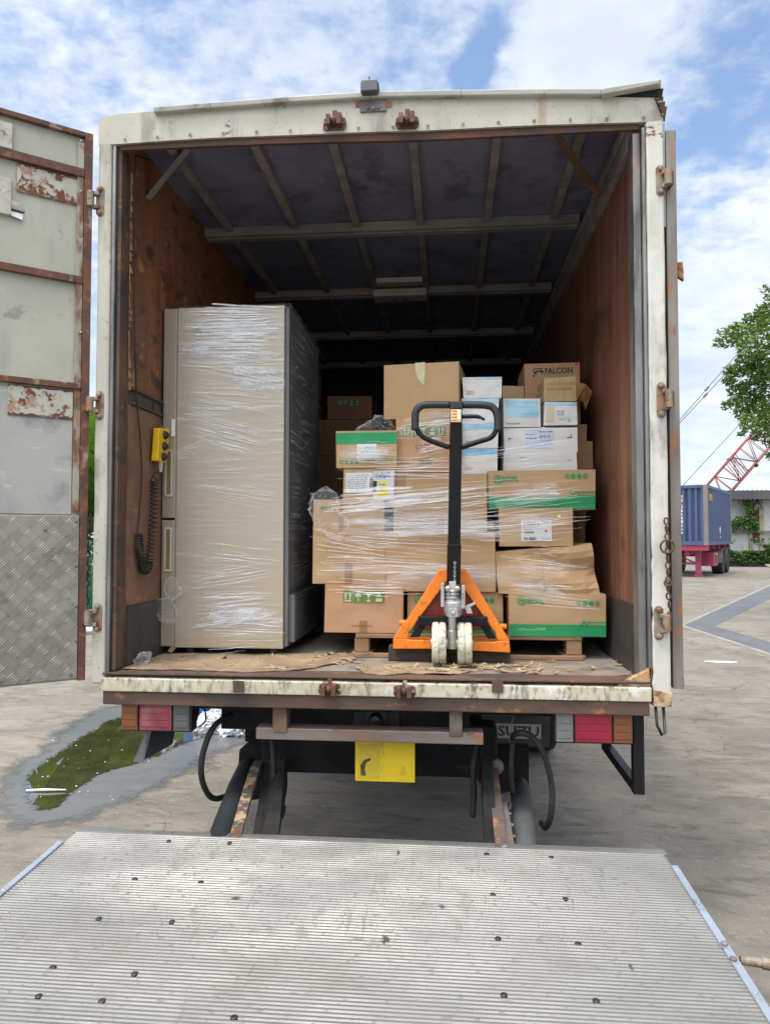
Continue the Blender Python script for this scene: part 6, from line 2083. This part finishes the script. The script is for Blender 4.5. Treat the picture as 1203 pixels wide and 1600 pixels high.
# ------------------------------------------------------------------ chains
def chain(label, pxs, Y, rings=(), m=None, link=(.016, .0042)):
    m = m or rust_steel
    P = [at(x, y, Y) for x, y in pxs]
    t = thing('hanging_chain', P[0], label, 'chain', 'chains by the door posts')
    mb = MB()
    seg = [(P[i], P[i + 1]) for i in range(len(P) - 1)]
    k = 0
    for a, b in seg:
        n = max(1, int((b - a).length / (link[0] * 2.15)))
        for i in range(n):
            c = a.lerp(b, (i + .5) / n)
            mb.torus(c, (1, .2, 0) if k % 2 else (.25, 1, 0), link[0] * .62, link[1], 12, 6, 0, ((b - a), 1.75))
            k += 1
    mb.build('chain', m, t, smooth=True)
    for (x, y, r) in rings:
        mb = MB()
        mb.torus(at(x, y, Y - .012), (.15, 1, .1), r, .0042, 22, 7)
        mb.build('ring', m, t, smooth=True)
    return t


chain('rusty chain with a large ring hanging beside the white post', [(1040, 808), (1042, 845), (1043, 900), (1043, 925), (1046, 952), (1044, 972)], 2.880, ((1042, 854, .025), (1043, 911, .012)), surf('brown_chain', (.12, .06, .036), (.07, .04, .03), 20, rough=.75, bump=.4, layers=[((.28, .20, .12), 18, None, .62, .7, .7)]), (.012, .0036))
chain('thin rusty chain hanging in the gap by the opened door', [(141, 802), (139, 830), (138, 860), (137, 905), (137, 945)], 2.93, ((138, 857, .012), (137, 897, .012)), surf('dull_chain', (.14, .10, .07), (.07, .055, .045), 20, rough=.7), (.014, .0036))

# ------------------------------------------------------------------ trampled cardboard and litter at the body's edge
mb = MB()
rr = random.Random(17)
def floor_sheet(pxs, z, amp, seed, n=7):
    P = [atz(x, y, z) for x, y in pxs]
    P2 = []
    for i in range(len(P)):
        a, b = P[i], P[(i + 1) % len(P)]
        for k in range(n):
            q = a.lerp(b, k / n)
            P2.append(q + V((mnoise.noise(V((i, k * .9, seed))), mnoise.noise(V((k * .9, i, seed))), 0)) * .014)
    c = sum(P2, V()) / len(P2)
    mb_ = MB()
    vc = mb_.bm.verts.new(c + V((0, 0, .004)))
    vs = [mb_.bm.verts.new(q + V((0, 0, abs(mnoise.noise(q * 9 + V((0, 0, seed)))) * amp))) for q in P2]
    v2 = [mb_.bm.verts.new(q + V((0, 0, -.0025))) for q in (v.co for v in vs)]
    for i in range(len(vs)):
        j = (i + 1) % len(vs)
        mb_.bm.faces.new([vc, vs[i], vs[j]])
        mb_.bm.faces.new([vs[i], v2[i], v2[j], vs[j]])
    return mb_
tag(floor_sheet([(192, 1046), (255, 1022), (420, 1021), (548, 1022), (556, 1030), (520, 1038), (470, 1047), (380, 1050), (300, 1047)], ZF + .004, .012, 2).build('cardboard_sheet', flatcard), 'trampled cardboard sheet with torn edges on the deck before the fridge', 'cardboard', 'trampled cardboard sheets')
tag(floor_sheet([(555, 1043), (600, 1038), (660, 1040), (740, 1048), (705, 1055), (640, 1052), (600, 1055), (570, 1052)], ZF + .004, .010, 5).build('cardboard_sheet', flatcard), 'small grey trampled cardboard piece before the jack wheels', 'cardboard', 'trampled cardboard sheets')
mb = MB()
zones = [(250, 560, 1022, 1050, 40), (670, 850, 1040, 1053, 50), (560, 690, 1040, 1055, 25), (860, 990, 1030, 1056, 10), (480, 560, 1015, 1040, 15)]
for x0, x1, y0, y1, n in zones:
    for i in range(n):
        q = atz(rr.uniform(x0, x1), rr.uniform(y0, y1), ZF + .005)
        if q.y < YR + .12:
            q.y = YR + .12 + rr.uniform(0, .05)
        L, W_ = rr.uniform(.015, .06) * (1 if rr.random() < .8 else 2.2), rr.uniform(.003, .022)
        an = rr.gauss(0, .5)
        d, e = V((cos(an), sin(an), 0)), V((-sin(an), cos(an), 0))
        cu = rr.uniform(.000, .009) * (1 if rr.random() < .85 else 2.5)
        k = 5
        top = [q + d * L * (t - k / 2) / k + e * W_ * (.5 + rr.uniform(-.2, .2)) + V((0, 0, cu * (2 * t / k - 1) ** 2 + .003)) for t in range(k + 1)]
        bot = [q + d * L * (t - k / 2) / k - e * W_ * (.5 + rr.uniform(-.3, .2)) + V((0, 0, cu * .6 * (2 * t / k - 1) ** 2 + .002)) for t in range(k + 1)]
        vt, vb = [mb.bm.verts.new(v) for v in top], [mb.bm.verts.new(v) for v in bot]
        mi = rr.choice((0, 0, 1, 2))
        for t in range(k):
            mb.bm.faces.new([vb[t], vb[t + 1], vt[t + 1], vt[t]]).material_index = mi
tag(mb.build('cardboard_debris', [scrap, surf('pale_torn_fibre', (.48, .36, .23), (.36, .26, .15), 20, rough=.85), flatcard]), kind='stuff')
tag(crumple('plastic_scrap', [(212, 1040), (216, 1022), (226, 1018), (236, 1020), (234, 1032), (222, 1042)], 3.08, .03, 14, film_c, None, .012), 'wisp of clear plastic against the black kick liner', 'plastic scrap')
mb = MB()
q = atz(268, 1020, ZF + .01)
mb.prism([q, q + V((.03, 0, .03)), q + V((.04, .01, .055)), q + V((.015, 0, .05)), q + V((-.02, 0, .008))], (0, .004, 0))
tag(mb.build('cardboard_scrap', scrap), 'torn cardboard tab at the foot of the fridge door', 'cardboard')
# ------------------------------------------------------------------ plastic bags and drum beside the truck
bag_specs = [(('plump knotted white plastic bag nearest the tail light', [(302, 1140), (310, 1118), (330, 1112), (350, 1122), (352, 1142), (330, 1148)], 5.75, 4)),
             (('tall white plastic bag standing behind the other bags', [(325, 1128), (330, 1104), (350, 1096), (370, 1102), (372, 1130), (350, 1138)], 5.95, 6)),
             (('low white plastic bag lying beside the hose', [(340, 1145), (350, 1128), (372, 1124), (390, 1130), (392, 1146), (365, 1150)], 5.70, 8))]
for lab, pxs, Y, s in bag_specs:
    tag(crumple('plastic_bag', pxs, Y, .12, s, bag_m, None, .02), lab, 'plastic bag', 'white plastic bags on the wet ground')
for lab, x, Y, r in (('blue plastic drum behind the white bags beside the tail light', 318, 6.25, .17), ('blue plastic drum behind the white bags, partly hidden by the chassis', 378, 6.3, .17)):
    c = atz(x, 1160, 0)
    X = at(x, 1110, Y).x
    d = thing('plastic_drum', (X, Y, 0), lab, 'drum', 'blue drums beside the truck')
    mb = MB()
    mb.lathe((X, Y, .01), (0, 0, 1), [(r * .96, 0), (r, .03), (r, .20), (r * 1.04, .215), (r * 1.04, .235), (r, .25), (r, .40), (r * 1.04, .415), (r * 1.04, .435), (r, .45), (r, .56), (r * .93, .60)], 28)
    mb.build('body', blue_m, d, smooth=False)
    mb = MB()
    mb.lathe((X, Y, .605), (0, 0, 1), [(r * .95, 0), (r * .95, .02), (r * .9, .025)], 28)
    mb.build('lid', blue_m, d)

# ------------------------------------------------------------------ plants on the left
def leaf_blade(mb, base, az, L, W_, rise, droop, rr, m=0, n=12):
    """An arching banana leaf with a midrib crease and a few tears."""
    dirh = V((cos(az), sin(az), 0))
    side = V((-sin(az), cos(az), 0))
    pts = []
    for i in range(n + 1):
        t = i / n
        pts.append(base + dirh * (L * (t * .75 - .1 * t * t)) + V((0, 0, L * (rise * t - droop * t * t))))
    roll = rr.uniform(-.4, .4)
    prev = None
    for i in range(n + 1):
        t = i / n
        w_ = W_ * (sin(pi * min(1, t * .93 + .05)) ** .7) * (1 if rr.random() > .18 else .62)
        up = V((0, 0, 1))
        l = pts[i] + side * w_ * cos(roll) + up * (.25 * w_ + w_ * sin(roll))
        r = pts[i] - side * w_ * cos(roll) + up * (.25 * w_ - w_ * sin(roll))
        cur = [mb.bm.verts.new(l), mb.bm.verts.new(pts[i]), mb.bm.verts.new(r)]
        if prev:
            mb.bm.faces.new([prev[0], cur[0], cur[1], prev[1]]).material_index = m
            mb.bm.faces.new([prev[1], cur[1], cur[2], prev[2]]).material_index = m
        prev = cur


def banana(x, y, h, seed, label):
    rr = random.Random(seed)
    t = thing('banana_plant', (x, y, 0), label, 'banana plant', 'banana plants beyond the opened door')
    mb = MB()
    top = V((x + rr.uniform(-.2, .2), y + rr.uniform(-.2, .2), h * .55))
    mb.tube([V((x, y, 0)), V((x, y, h * .25)), top], [.15, .12, .07], 12)
    mb.build('stem', stem_m, t, smooth=True)
    mb = MB()
    for k in range(11):
        az = k * 2.4 + rr.uniform(-.3, .3)
        low = k / 11
        base = V((x, y, h * (.32 + .25 * low))) + (top - V((x, y, h * .55))) * low
        leaf_blade(mb, base, az, h * rr.uniform(.42, .58), h * rr.uniform(.055, .075), rr.uniform(.75, 1.15) * (.6 + .6 * low), rr.uniform(.45, .95), rr)
    mb.build('leaves', leaf_ban, t, smooth=True)


for i, (x, y, h, lab) in enumerate(((-7.3, 13.6, 5.0, 'tall banana plant showing beside the white door post, large bright leaves'), (-8.6, 13.2, 4.3, 'banana plant hidden by the opened door, mirrored at the tip of the puddle'),
                                    (-6.2, 13.8, 4.4, 'banana plant mirrored in the middle of the puddle'), (-5.2, 14.2, 4.0, 'banana plant mirrored in the puddle under the faded tail light'),
                                    (-9.8, 14.5, 4.6, 'banana plant farthest out beyond the opened door'), (-7.7, 15.4, 5.6, 'tallest banana plant, behind the other banana plants'))):
    banana(x, y, h, 40 + i, lab)


def leaf_card(mb, c, s, rr, m=0):
    a = V((rr.gauss(0, 1), rr.gauss(0, 1), rr.gauss(0, .6))).normalized()
    nn = V((rr.gauss(0, .7), rr.gauss(0, .7), 1)).normalized()
    b = nn.cross(a).normalized() * s * .42
    a = a * s
    k = nn * s * .12
    v = [mb.bm.verts.new(q) for q in (c - a * .9, c - a * .1 + b + k, c + a, c - a * .1 - b + k)]
    mb.bm.faces.new([v[0], v[1], v[2]]).material_index = m
    mb.bm.faces.new([v[0], v[2], v[3]]).material_index = m


rr = random.Random(4)
mb = MB()
for i in range(6000):
    x = rr.uniform(-13, -3.8)
    y = rr.uniform(14.6, 17.0)
    hmax = .75 + .4 * mnoise.noise(V((x * .6, y * .6, 0)))
    leaf_card(mb, V((x, y, hmax * rr.random() ** .7)), rr.uniform(.08, .2), rr)
tag(mb.build('undergrowth', leaf_mat('undergrowth_leaf', (.045, .045, .018), (.03, .07, .015), (.09, .09, .025), .8)), kind='stuff')
mb = MB()
for i in range(24000):
    x = rr.uniform(-24, 1)
    y = rr.uniform(21, 25)
    hmax = 5.2 + 1.8 * mnoise.noise(V((x * .35, y * .3, 4)))
    leaf_card(mb, V((x, y, hmax * rr.random() ** .8)), rr.uniform(.10, .24), rr)
tag(mb.build('treeline', leaf_mat('treeline_leaf', (.010, .018, .007), (.018, .028, .010), (.035, .036, .018), .5)), kind='stuff')
for i, (x, y, h, b) in enumerate(((-6.9, 14.9, 4.6, .25), (-6.0, 15.1, 5.0, -.2), (-8.1, 14.8, 4.4, .1), (-5.5, 14.7, 4.2, .2), (-7.4, 15.0, 4.9, -.15))):
    mb = MB()
    mb.tube([(x, y, 0), (x + b * .3, y, h * .5), (x + b, y + .1, h)], [.05, .045, .03], 8)
    tag(mb.build('cane_stem', surf('cane_%d' % i, (.26, .20, .09), (.16, .13, .06), 5, (1, 1, .2), rough=.7), smooth=True), 'bare straw coloured cane standing among the banana plants', 'cane', 'canes among the banana plants')
nf = thing('mesh_fence', (-6.5, 12.0, 0), 'green mesh fence in front of the banana plants, seen through the door gap', 'fence')
mb = MB()
for i in range(90):
    x = -8.2 + i * .04
    mb.box(x - .004, x + .004, 12.0, 12.006, .3, 1.55)
for k in range(32):
    mb.box(-8.2, -4.62, 12.007, 12.012, .3 + k * .04, .308 + k * .04)
mb.build('mesh_panel', net_m, nf)
for x in (-8.2, -6.9, -5.8, -4.62):
    mb = MB()
    mb.tube([(x, 12.03, 0), (x, 12.03, 1.6)], .025, 8)
    mb.build('post', galv, nf)
tag((lambda m_: (m_.tube([(-7.3, 12.6 - 1.2, .06), (-6.0, 11.3, .07), (-5.2, 11.6, .06)], .05, 8), m_)[1])(MB()).build('plastic_pipe', paper, smooth=True), 'white plastic pipe lying on the ground by the mesh fence', 'pipe')

# ------------------------------------------------------------------ container on its trailer
N0, N1 = at(1105, 800, 29.0), at(1143, 800, 34.6)
dv = V((N1.x - N0.x, N1.y - N0.y, 0)).normalized()
sv = V((-dv.y, dv.x, 0))                                       # towards the hidden side
cb, ct = at(1105, 852, 29).z, at(1105, 757, 29).z
CP = lambda u, s, z: V((N0.x, N0.y, 0)) + dv * u + sv * s + V((0, 0, z))
CL, CW = 6.06, 2.44
con = thing('shipping_container', CP(3, 1.2, 0), 'blue corrugated shipping container with faded corner posts on a pink trailer', 'shipping container')
def cbox(mb, u0, u1, s0, s1, z0, z1, m=0):
    mb.hexa([CP(u0, s0, z0), CP(u1, s0, z0), CP(u1, s1, z0), CP(u0, s1, z0), CP(u0, s0, z1), CP(u1, s0, z1), CP(u1, s1, z1), CP(u0, s1, z1)], m)
mb = MB()
def corr(fn, L, n, z0, z1, dep):
    P = []
    for i in range(n):
        a = L * i / n
        q = L / n
        P += [(a, 0), (a + q * .36, 0), (a + q * .5, dep), (a + q * .86, dep)]
    P.append((L, 0))
    for (a, o), (b, o2) in zip(P, P[1:]):
        mb.face([fn(a, o, z0), fn(b, o2, z0), fn(b, o2, z1), fn(a, o, z1)])
corr(lambda a, o, z: CP(.16 + a, .02 + o, z), CL - .32, 22, cb + .16, ct - .12, .045)
corr(lambda a, o, z: CP(.03 + o, .16 + a, z), CW - .32, 9, cb + .16, ct - .12, .05)
cbox(mb, .08, CL - .05, .12, CW - .03, cb + .1, ct - .03)
body = mb.build('body', cont_m, con)
for u0, u1, s0, s1 in ((0, .16, 0, .16), (CL - .16, CL, 0, .16), (0, .16, CW - .16, CW), (CL - .16, CL, CW - .16, CW)):
    mb = MB()
    cbox(mb, u0, u1, s0, s1, cb, ct)
    mb.build('corner_post', cont_edge, con)
for args in ((.161, CL - .161, 0, .08, cb, cb + .16), (.161, CL - .161, 0, .08, ct - .12, ct), (0, .08, .161, CW - .161, cb, cb + .16), (0, .08, .161, CW - .161, ct - .12, ct)):
    mb = MB()
    cbox(mb, *args)
    mb.build('rail', cont_m, con)
mb = MB()
put_text(mb, 'OWO', lambda u, v: CP(.36 + u * .85, .012, ct - .62 + v * .30), 0, .05)
mb.build('lettering', surf('yellow_lettering', (.72, .45, .05), (.62, .38, .05), 3, rough=.6), con)
mb = MB()
for i, ch in enumerate('UNKU3281266'):
    put_text(mb, ch, lambda u, v, i=i: CP(.022, .99 - u * .13 + .07, ct - .50 - i * .145 + v * .115), 0, .03)
mb.build('lettering', paper, con)
mb = MB()
mb.face([CP(.02, 1.78, ct - 1.0), CP(.02, 2.06, ct - 1.0), CP(.02, 2.06, ct - 1.6), CP(.02, 1.78, ct - 1.6)])
mb.build('poster_patch', surf('cyan_patch', (.06, .24, .42), None, rough=.5), con)
mb = MB()
mb.face([CP(3.0 + .14 * cos(a), .012, cb + .62 + .16 * sin(a)) for a in [k * .6 for k in range(10)]])
mb.face([CP(3.0 + .10 * cos(a), .012, cb + .34 + .06 * sin(a)) for a in [k * .6 for k in range(10)]])
mb.build('round_sign', paper, con)
tr = thing('container_trailer', CP(3, 1.2, 0), 'bright pink container trailer with landing legs, toolbox and tandem wheels', 'trailer')
mb = MB()
cbox(mb, .05, .28, .02, CW - .02, cb - .21, cb - .002)
cbox(mb, .28, CL - .1, .75, .95, cb - .42, cb - .03)
cbox(mb, .28, CL - .1, CW - .95, CW - .75, cb - .42, cb - .03)
for u in (1.6, 3.0, 4.6, 5.7):
    cbox(mb, u, u + .12, .05, CW - .05, cb - .16, cb - .002)
mb.build('frame', pink_m, tr)
for s in (.42, CW - .62):
    mb = MB()
    cbox(mb, .75, .95, s, s + .2, .12, cb - .165)
    cbox(mb, .70, 1.0, s - .06, s + .26, .0, .10)
    mb.build('landing_leg', surf('landing_leg_m' + str(int(s * 10)), (.46, .07, .16), (.36, .06, .13), 2, rough=.5), tr)
mb = MB()
for s0, s1 in ((.62, 1.22), (1.82, 1.22)):
    mb.bar(CP(.85, s0, .55), CP(.85, s1, cb - .45), V((0, .03, 0)), V((0, 0, .03)))
mb.bar(CP(.85, .62, .52), CP(.85, 1.84, .52), V((0, .03, 0)), V((0, 0, .03)))
mb.build('leg_brace', pink_m, tr)
mb = MB()
cbox(mb, 1.5, 2.6, .05, .55, .42, .98)
tb = mb.build('toolbox', pink_m, tr)
mb = MB()
cbox(mb, 2.0, 2.45, .03, .049, .55, .85)
mb.build('label_panel', surf('dark_red_panel', (.20, .05, .06), None, rough=.5), tb)
mb = MB()
cbox(mb, 1.9, 2.3, .02, .049, .87, .93)
mb.build('side_lamp', p_amber, tb)
for u in (4.1, 5.35):
    for s in (.06, CW - .5):
        mb = MB()
        mb.lathe(CP(u, s, .50), sv, [(.27, .0), (.46, .0), (.50, .05), (.50, .40), (.46, .44), (.27, .44)], 28)
        wh = mb.build('wheel', rubber, tr)
        mb = MB()
        mb.lathe(CP(u, s + .03, .50), sv, [(.265, 0), (.22, .02), (.16, .10), (.10, .08), (.06, .02), (.02, .01)], 20)
        mb.build('rim', surf('pale_rim_%d_%d' % (int(u), int(s)), (.45, .42, .36), (.3, .27, .22), 6, rough=.5, layers=[((.1, .09, .08), 8, None, .6, .7, .6)]), wh)
    mb = MB()
    for k in range(9):
        a0, a1 = pi * k / 9, pi * (k + 1) / 9
        mb.hexa([CP(u + .60 * cos(a0), .03, .5 + .60 * sin(a0)), CP(u + .60 * cos(a1), .03, .5 + .60 * sin(a1)), CP(u + .60 * cos(a1), .5, .5 + .60 * sin(a1)), CP(u + .60 * cos(a0), .5, .5 + .60 * sin(a0)),
                 CP(u + .62 * cos(a0), .03, .5 + .62 * sin(a0)), CP(u + .62 * cos(a1), .03, .5 + .62 * sin(a1)), CP(u + .62 * cos(a1), .5, .5 + .62 * sin(a1)), CP(u + .62 * cos(a0), .5, .5 + .62 * sin(a0))])
    mb.build('mudguard', dull_steel, tr)

# ------------------------------------------------------------------ old shed wall across the yard
YW = 42.0
W0, W1 = at(1100, 820, YW).x, at(1300, 820, YW).x
zr0, zr1 = at(1170, 782, YW).z, at(1170, 767, YW).z
shed = thing('shed', (W0 + 5, YW, 0), 'weathered white panelled shed wall under a dark corrugated roof', 'shed')
mb = MB()
mb.box(W0, W1, YW, YW + 5, .9, zr0 + .2)
wall = mb.build('wall', bldg_m, shed)
mb = MB()
n = 60
for i in range(n):
    xa_, xb_ = W0 - .3 + (W1 - W0 + .6) * i / n, W0 - .3 + (W1 - W0 + .6) * (i + 1) / n
    o = .05 * (i % 2)
    o2 = .05 * ((i + 1) % 2)
    mb.hexa([(xa_, YW - .8, zr0 + o), (xb_, YW - .8, zr0 + o2), (xb_, YW + 6, zr0 + .1 + o2), (xa_, YW + 6, zr0 + .1 + o), (xa_, YW - .8, zr1 - .05 + o), (xb_, YW - .8, zr1 - .05 + o2), (xb_, YW + 6, zr1 - .1 + o2), (xa_, YW + 6, zr1 - .1 + o)])
mb.build('roof', roof_m, shed)
for x, wd in ((1172, 4), (1189, 6), (1212, 5), (1250, 5)):
    q = at(x, 820, YW - .12)
    mb = MB()
    mb.box(q.x - wd / 52, q.x + wd / 52, YW - .13, YW - .005, .9, zr0 + .1)
    mb.build('post', bldg_post, shed)
q0, q1 = at(1175, 790, YW - .05), at(1184, 846, YW - .05)
mb = MB()
for k in range(26):
    z = ease(q1.z, q0.z - .3, k / 25)
    mb.hexa([(q0.x, YW - .14, z - .03), (q1.x, YW - .14, z - .03), (q1.x, YW - .02, z + .02), (q0.x, YW - .02, z + .02), (q0.x, YW - .14, z - .01), (q1.x, YW - .14, z - .01), (q1.x, YW - .02, z + .04), (q0.x, YW - .02, z + .04)])
mb.build('louvre', brick_m, wall)
mb = MB()
q = at(1170, 831, YW - .2)
mb.box(W0, W1, YW - .22, YW - .135, q.z - .06, q.z + .06)
mb.build('rail', surf('grey_rail', (.24, .22, .2), (.15, .14, .13), 2, rough=.7), shed)
q = at(1180, 780, YW - .3)
mb = MB()
mb.lathe((q.x, YW - .45, q.z - .05), (0, 0, -1), [(.05, 0), (.08, .1), (.24, .35), (.26, .42), (.0, .44)], 16)
mb.build('wall_lamp', surf('dark_lamp_metal', (.05, .05, .05), None, rough=.5), shed)
q = at(1170, 858, YW - .6)
mb = MB()
mb.box(W0, W1, YW - 1.2, YW - .9, .0, q.z - .05)
tag(mb.build('low_wall', surf('mossy_low_wall', (.22, .21, .19), (.12, .13, .09), 1.5, rough=.9, layers=[((.06, .07, .04), 2, None, .5, .65, .8)])), 'low mossy wall in front of the white shed', 'wall')
rr = random.Random(33)
mb = MB()
for i in range(6500):
    x = rr.uniform(W0, W1)
    z = rr.uniform(0.25, q.z + .25) if rr.random() < .85 else rr.uniform(.2, q.z + .6)
    if mnoise.noise(V((x * .9, z * 1.4, 3))) < -.22:
        continue
    leaf_card(mb, V((x, YW - 1.25 - rr.uniform(0, .45) * (1.2 - z * .4), z)), rr.uniform(.07, .16), rr)
tag(mb.build('ivy', leaf_ivy), kind='stuff')
mb = MB()
for (cx, cy, r, n) in ((1151, 815, 6, 260), (1168, 785, 7, 220), (1171, 800, 5, 160), (1169, 816, 9, 420), (1178, 822, 7, 260), (1148, 822, 6, 200)):
    for i in range(n):
        x, y = rr.gauss(cx, r * .5), rr.gauss(cy, r * .5)
        leaf_card(mb, at(x, y, YW - .3 - rr.uniform(0, .3)), rr.uniform(.07, .16), rr)
tag(mb.build('creeper', leaf_mat('creeper_leaf', (.05, .14, .03), (.09, .20, .04), (.2, .3, .08), 1.0)), 'bright green creeper growing up the white shed wall', 'climbing plant')
mb = MB()
for k in range(3):
    mb.box(W0 + 2.2, W1, YW - 3.2 + .25 * k, YW - 3.0 + .25 * k, .0 + .06 * k, .06 + .06 * k)
tag(mb.build('kerb_strip', surf('pale_kerb', (.40, .37, .31), (.28, .25, .2), 2, rough=.9)), kind='structure')

# ------------------------------------------------------------------ lattice boom crane far behind
YB = 62.0
cr = thing('lattice_crane', at(1100, 790, YB), 'red lattice boom of a crane rising behind the blue container', 'crane')
B0, B1 = at(1092, 800, YB), at(1300, 560, YB)
ax = (B1 - B0).normalized()
pr = V((ax.z, 0, -ax.x))                                      # across the boom in the picture's plane
dp_ = (V((.5, 2.0, .15)))
mb = MB()
hw = .92
ch = lambda s, t, d: B0.lerp(B1, t) + pr * hw * s + dp_ * d
for s in (-1, 1):
    for d in (0, .42):
        mb.tube([ch(s, 0, d) , ch(s, 1, d)], .075, 6)
nb = 16
for i in range(nb):
    t0, t1 = i / nb, (i + 1) / nb
    for d in (0, .42):
        a, b = (-1, 1) if i % 2 else (1, -1)
        mb.tube([ch(a, t0, d), ch(b, t1, d)], .035, 5)
        mb.tube([ch(-1, t1, d), ch(1, t1, d)], .03, 5)
    for s in (-1, 1):
        mb.tube([ch(s, t0, 0 if i % 2 else .42), ch(s, t1, .42 if i % 2 else 0)], .032, 5)
for k in range(6):
    t = .27 + k * .013
    mb.tube([ch(-1, t, 0), ch(1, t - .02, .42)], .03, 5)
mb.build('boom', boom_m, cr, smooth=True)
for t in (.066, .30):
    for s, d in ((-1, 0), (-1, .42)):
        mb = MB()
        mb.bm.free()
        mb.bm = bmesh.new()
        bmesh.ops.create_icosphere(mb.bm, subdivisions=2, radius=.17)
        for v in mb.bm.verts:
            v.co += ch(s, t, d)
        mb.build('joint', boom_m, cr)
for (a, b, r) in (((1040, 684), (1180, 533), .035), ((1044, 676), (1180, 520), .035), ((1050, 776), (1215, 598), .03)):
    mb = MB()
    mb.tube([at(*a, YB), at(*b, YB)], r, 5)
    mb.build('cable', cable_m, cr)
mb = MB()
for x, y in ((1105, 609), (1111, 612)):
    pass
for (a, b) in (((1040, 684), (1180, 533)), ((1044, 676), (1180, 520))):
    p0, p1 = at(*a, YB), at(*b, YB)
    mb.tube([p0.lerp(p1, .42), p0.lerp(p1, .46)], .09, 6)
mb.build('cable_socket', cable_m, cr)
base = at(1070, 850, YB + 1)
mb = MB()
mb.box(base.x - 5, base.x + 2.2, YB + .5, YB + 4, 1.3, 3.0)
mb.build('cab', boom_m, cr, bevel=.1)
mb = MB()
for yy in (YB + .3, YB + 3.4):
    mb.box(base.x - 5, base.x + 2.4, yy, yy + .8, .0, 1.25)
mb.build('track', grimy_black, cr, bevel=.3)

# ------------------------------------------------------------------ tree reaching in from the right
rr = random.Random(12)
tree = thing('leafy_tree', (10.9, 15.5, 0), 'green leafy tree with drooping branch tips over the yard', 'tree')
mb = MB()
tb_ = V((11.2, 15.8, 0))
mb.tube([tb_, tb_ + V((-.1, 0, 1.5)), tb_ + V((.1, .1, 3.2)), tb_ + V((0, 0, 5.2)), tb_ + V((.3, .2, 7.5))], [.32, .25, .21, .15, .06], 12)
limbs = [((1205, 660), 15.2), ((1190, 600), 14.8), ((1150, 540), 14.6), ((1185, 510), 15.2), ((1240, 450), 15.5), ((1190, 690), 15.0)]
for (q, Y) in limbs:
    e = at(*q, Y)
    s = tb_ + V((0, 0, min(6.0, max(2.6, e.z - 1.2))))
    m_ = s.lerp(e, .55) + V((0, 0, .45))
    mb.tube([s, m_, e], [.10, .055, .012], 7)
for cx, cy in ((1118, 533), (1135, 527), (1145, 590), (1150, 612), (1160, 640), (1158, 676), (1172, 660), (1180, 684), (1186, 480), (1195, 452), (1165, 520), (1175, 560)):
    e = at(cx, cy, 15.0)
    s = at(cx + 55, cy + rr.uniform(-25, 15), 15.3)
    mb.tube([s, s.lerp(e, .5) + V((0, 0, .1)), e], [.022, .014, .005], 5)
mb.build('trunk', bark, tree, smooth=True)
mb = MB()
clumps = [(1135, 527, 20, 130), (1122, 536, 10, 35), (1155, 522, 22, 200), (1178, 505, 22, 220), (1196, 490, 20, 190), (1203, 468, 12, 60), (1196, 452, 10, 35), (1190, 482, 10, 40), (1212, 520, 40, 520), (1172, 545, 26, 280), (1145, 583, 18, 150),
          (1150, 608, 18, 150), (1138, 595, 10, 55), (1165, 570, 20, 200), (1185, 575, 26, 300), (1205, 600, 40, 520), (1172, 612, 24, 240), (1160, 638, 22, 190), (1133, 634, 9, 35), (1145, 628, 10, 55), (1180, 640, 26, 260), (1168, 660, 17, 120), (1158, 676, 9, 35),
          (1205, 650, 30, 320), (1190, 668, 18, 130), (1180, 682, 10, 40), (1201, 690, 13, 75), (1203, 712, 9, 35), (1180, 728, 3, 8), (1240, 560, 60, 700), (1250, 660, 60, 500), (1260, 470, 55, 450), (1320, 560, 80, 700), (1330, 430, 70, 450), (1400, 520, 80, 450), (1300, 660, 60, 350)]
for cx, cy, r, n in clumps:
    Yc = 15.2 + rr.uniform(-.9, .9)
    for i in range(int(n * 1.25)):
        while True:
            u, v, w_ = rr.uniform(-1, 1), rr.uniform(-1, 1), rr.uniform(-1, 1)
            if u * u + v * v + w_ * w_ < 1:
                break
        p = at(cx + u * r, cy + v * r * .85, Yc + w_ * r / 72)
        leaf_card(mb, p, rr.uniform(.040, .075), rr)
mb.build('crown', leaf_tree, tree)
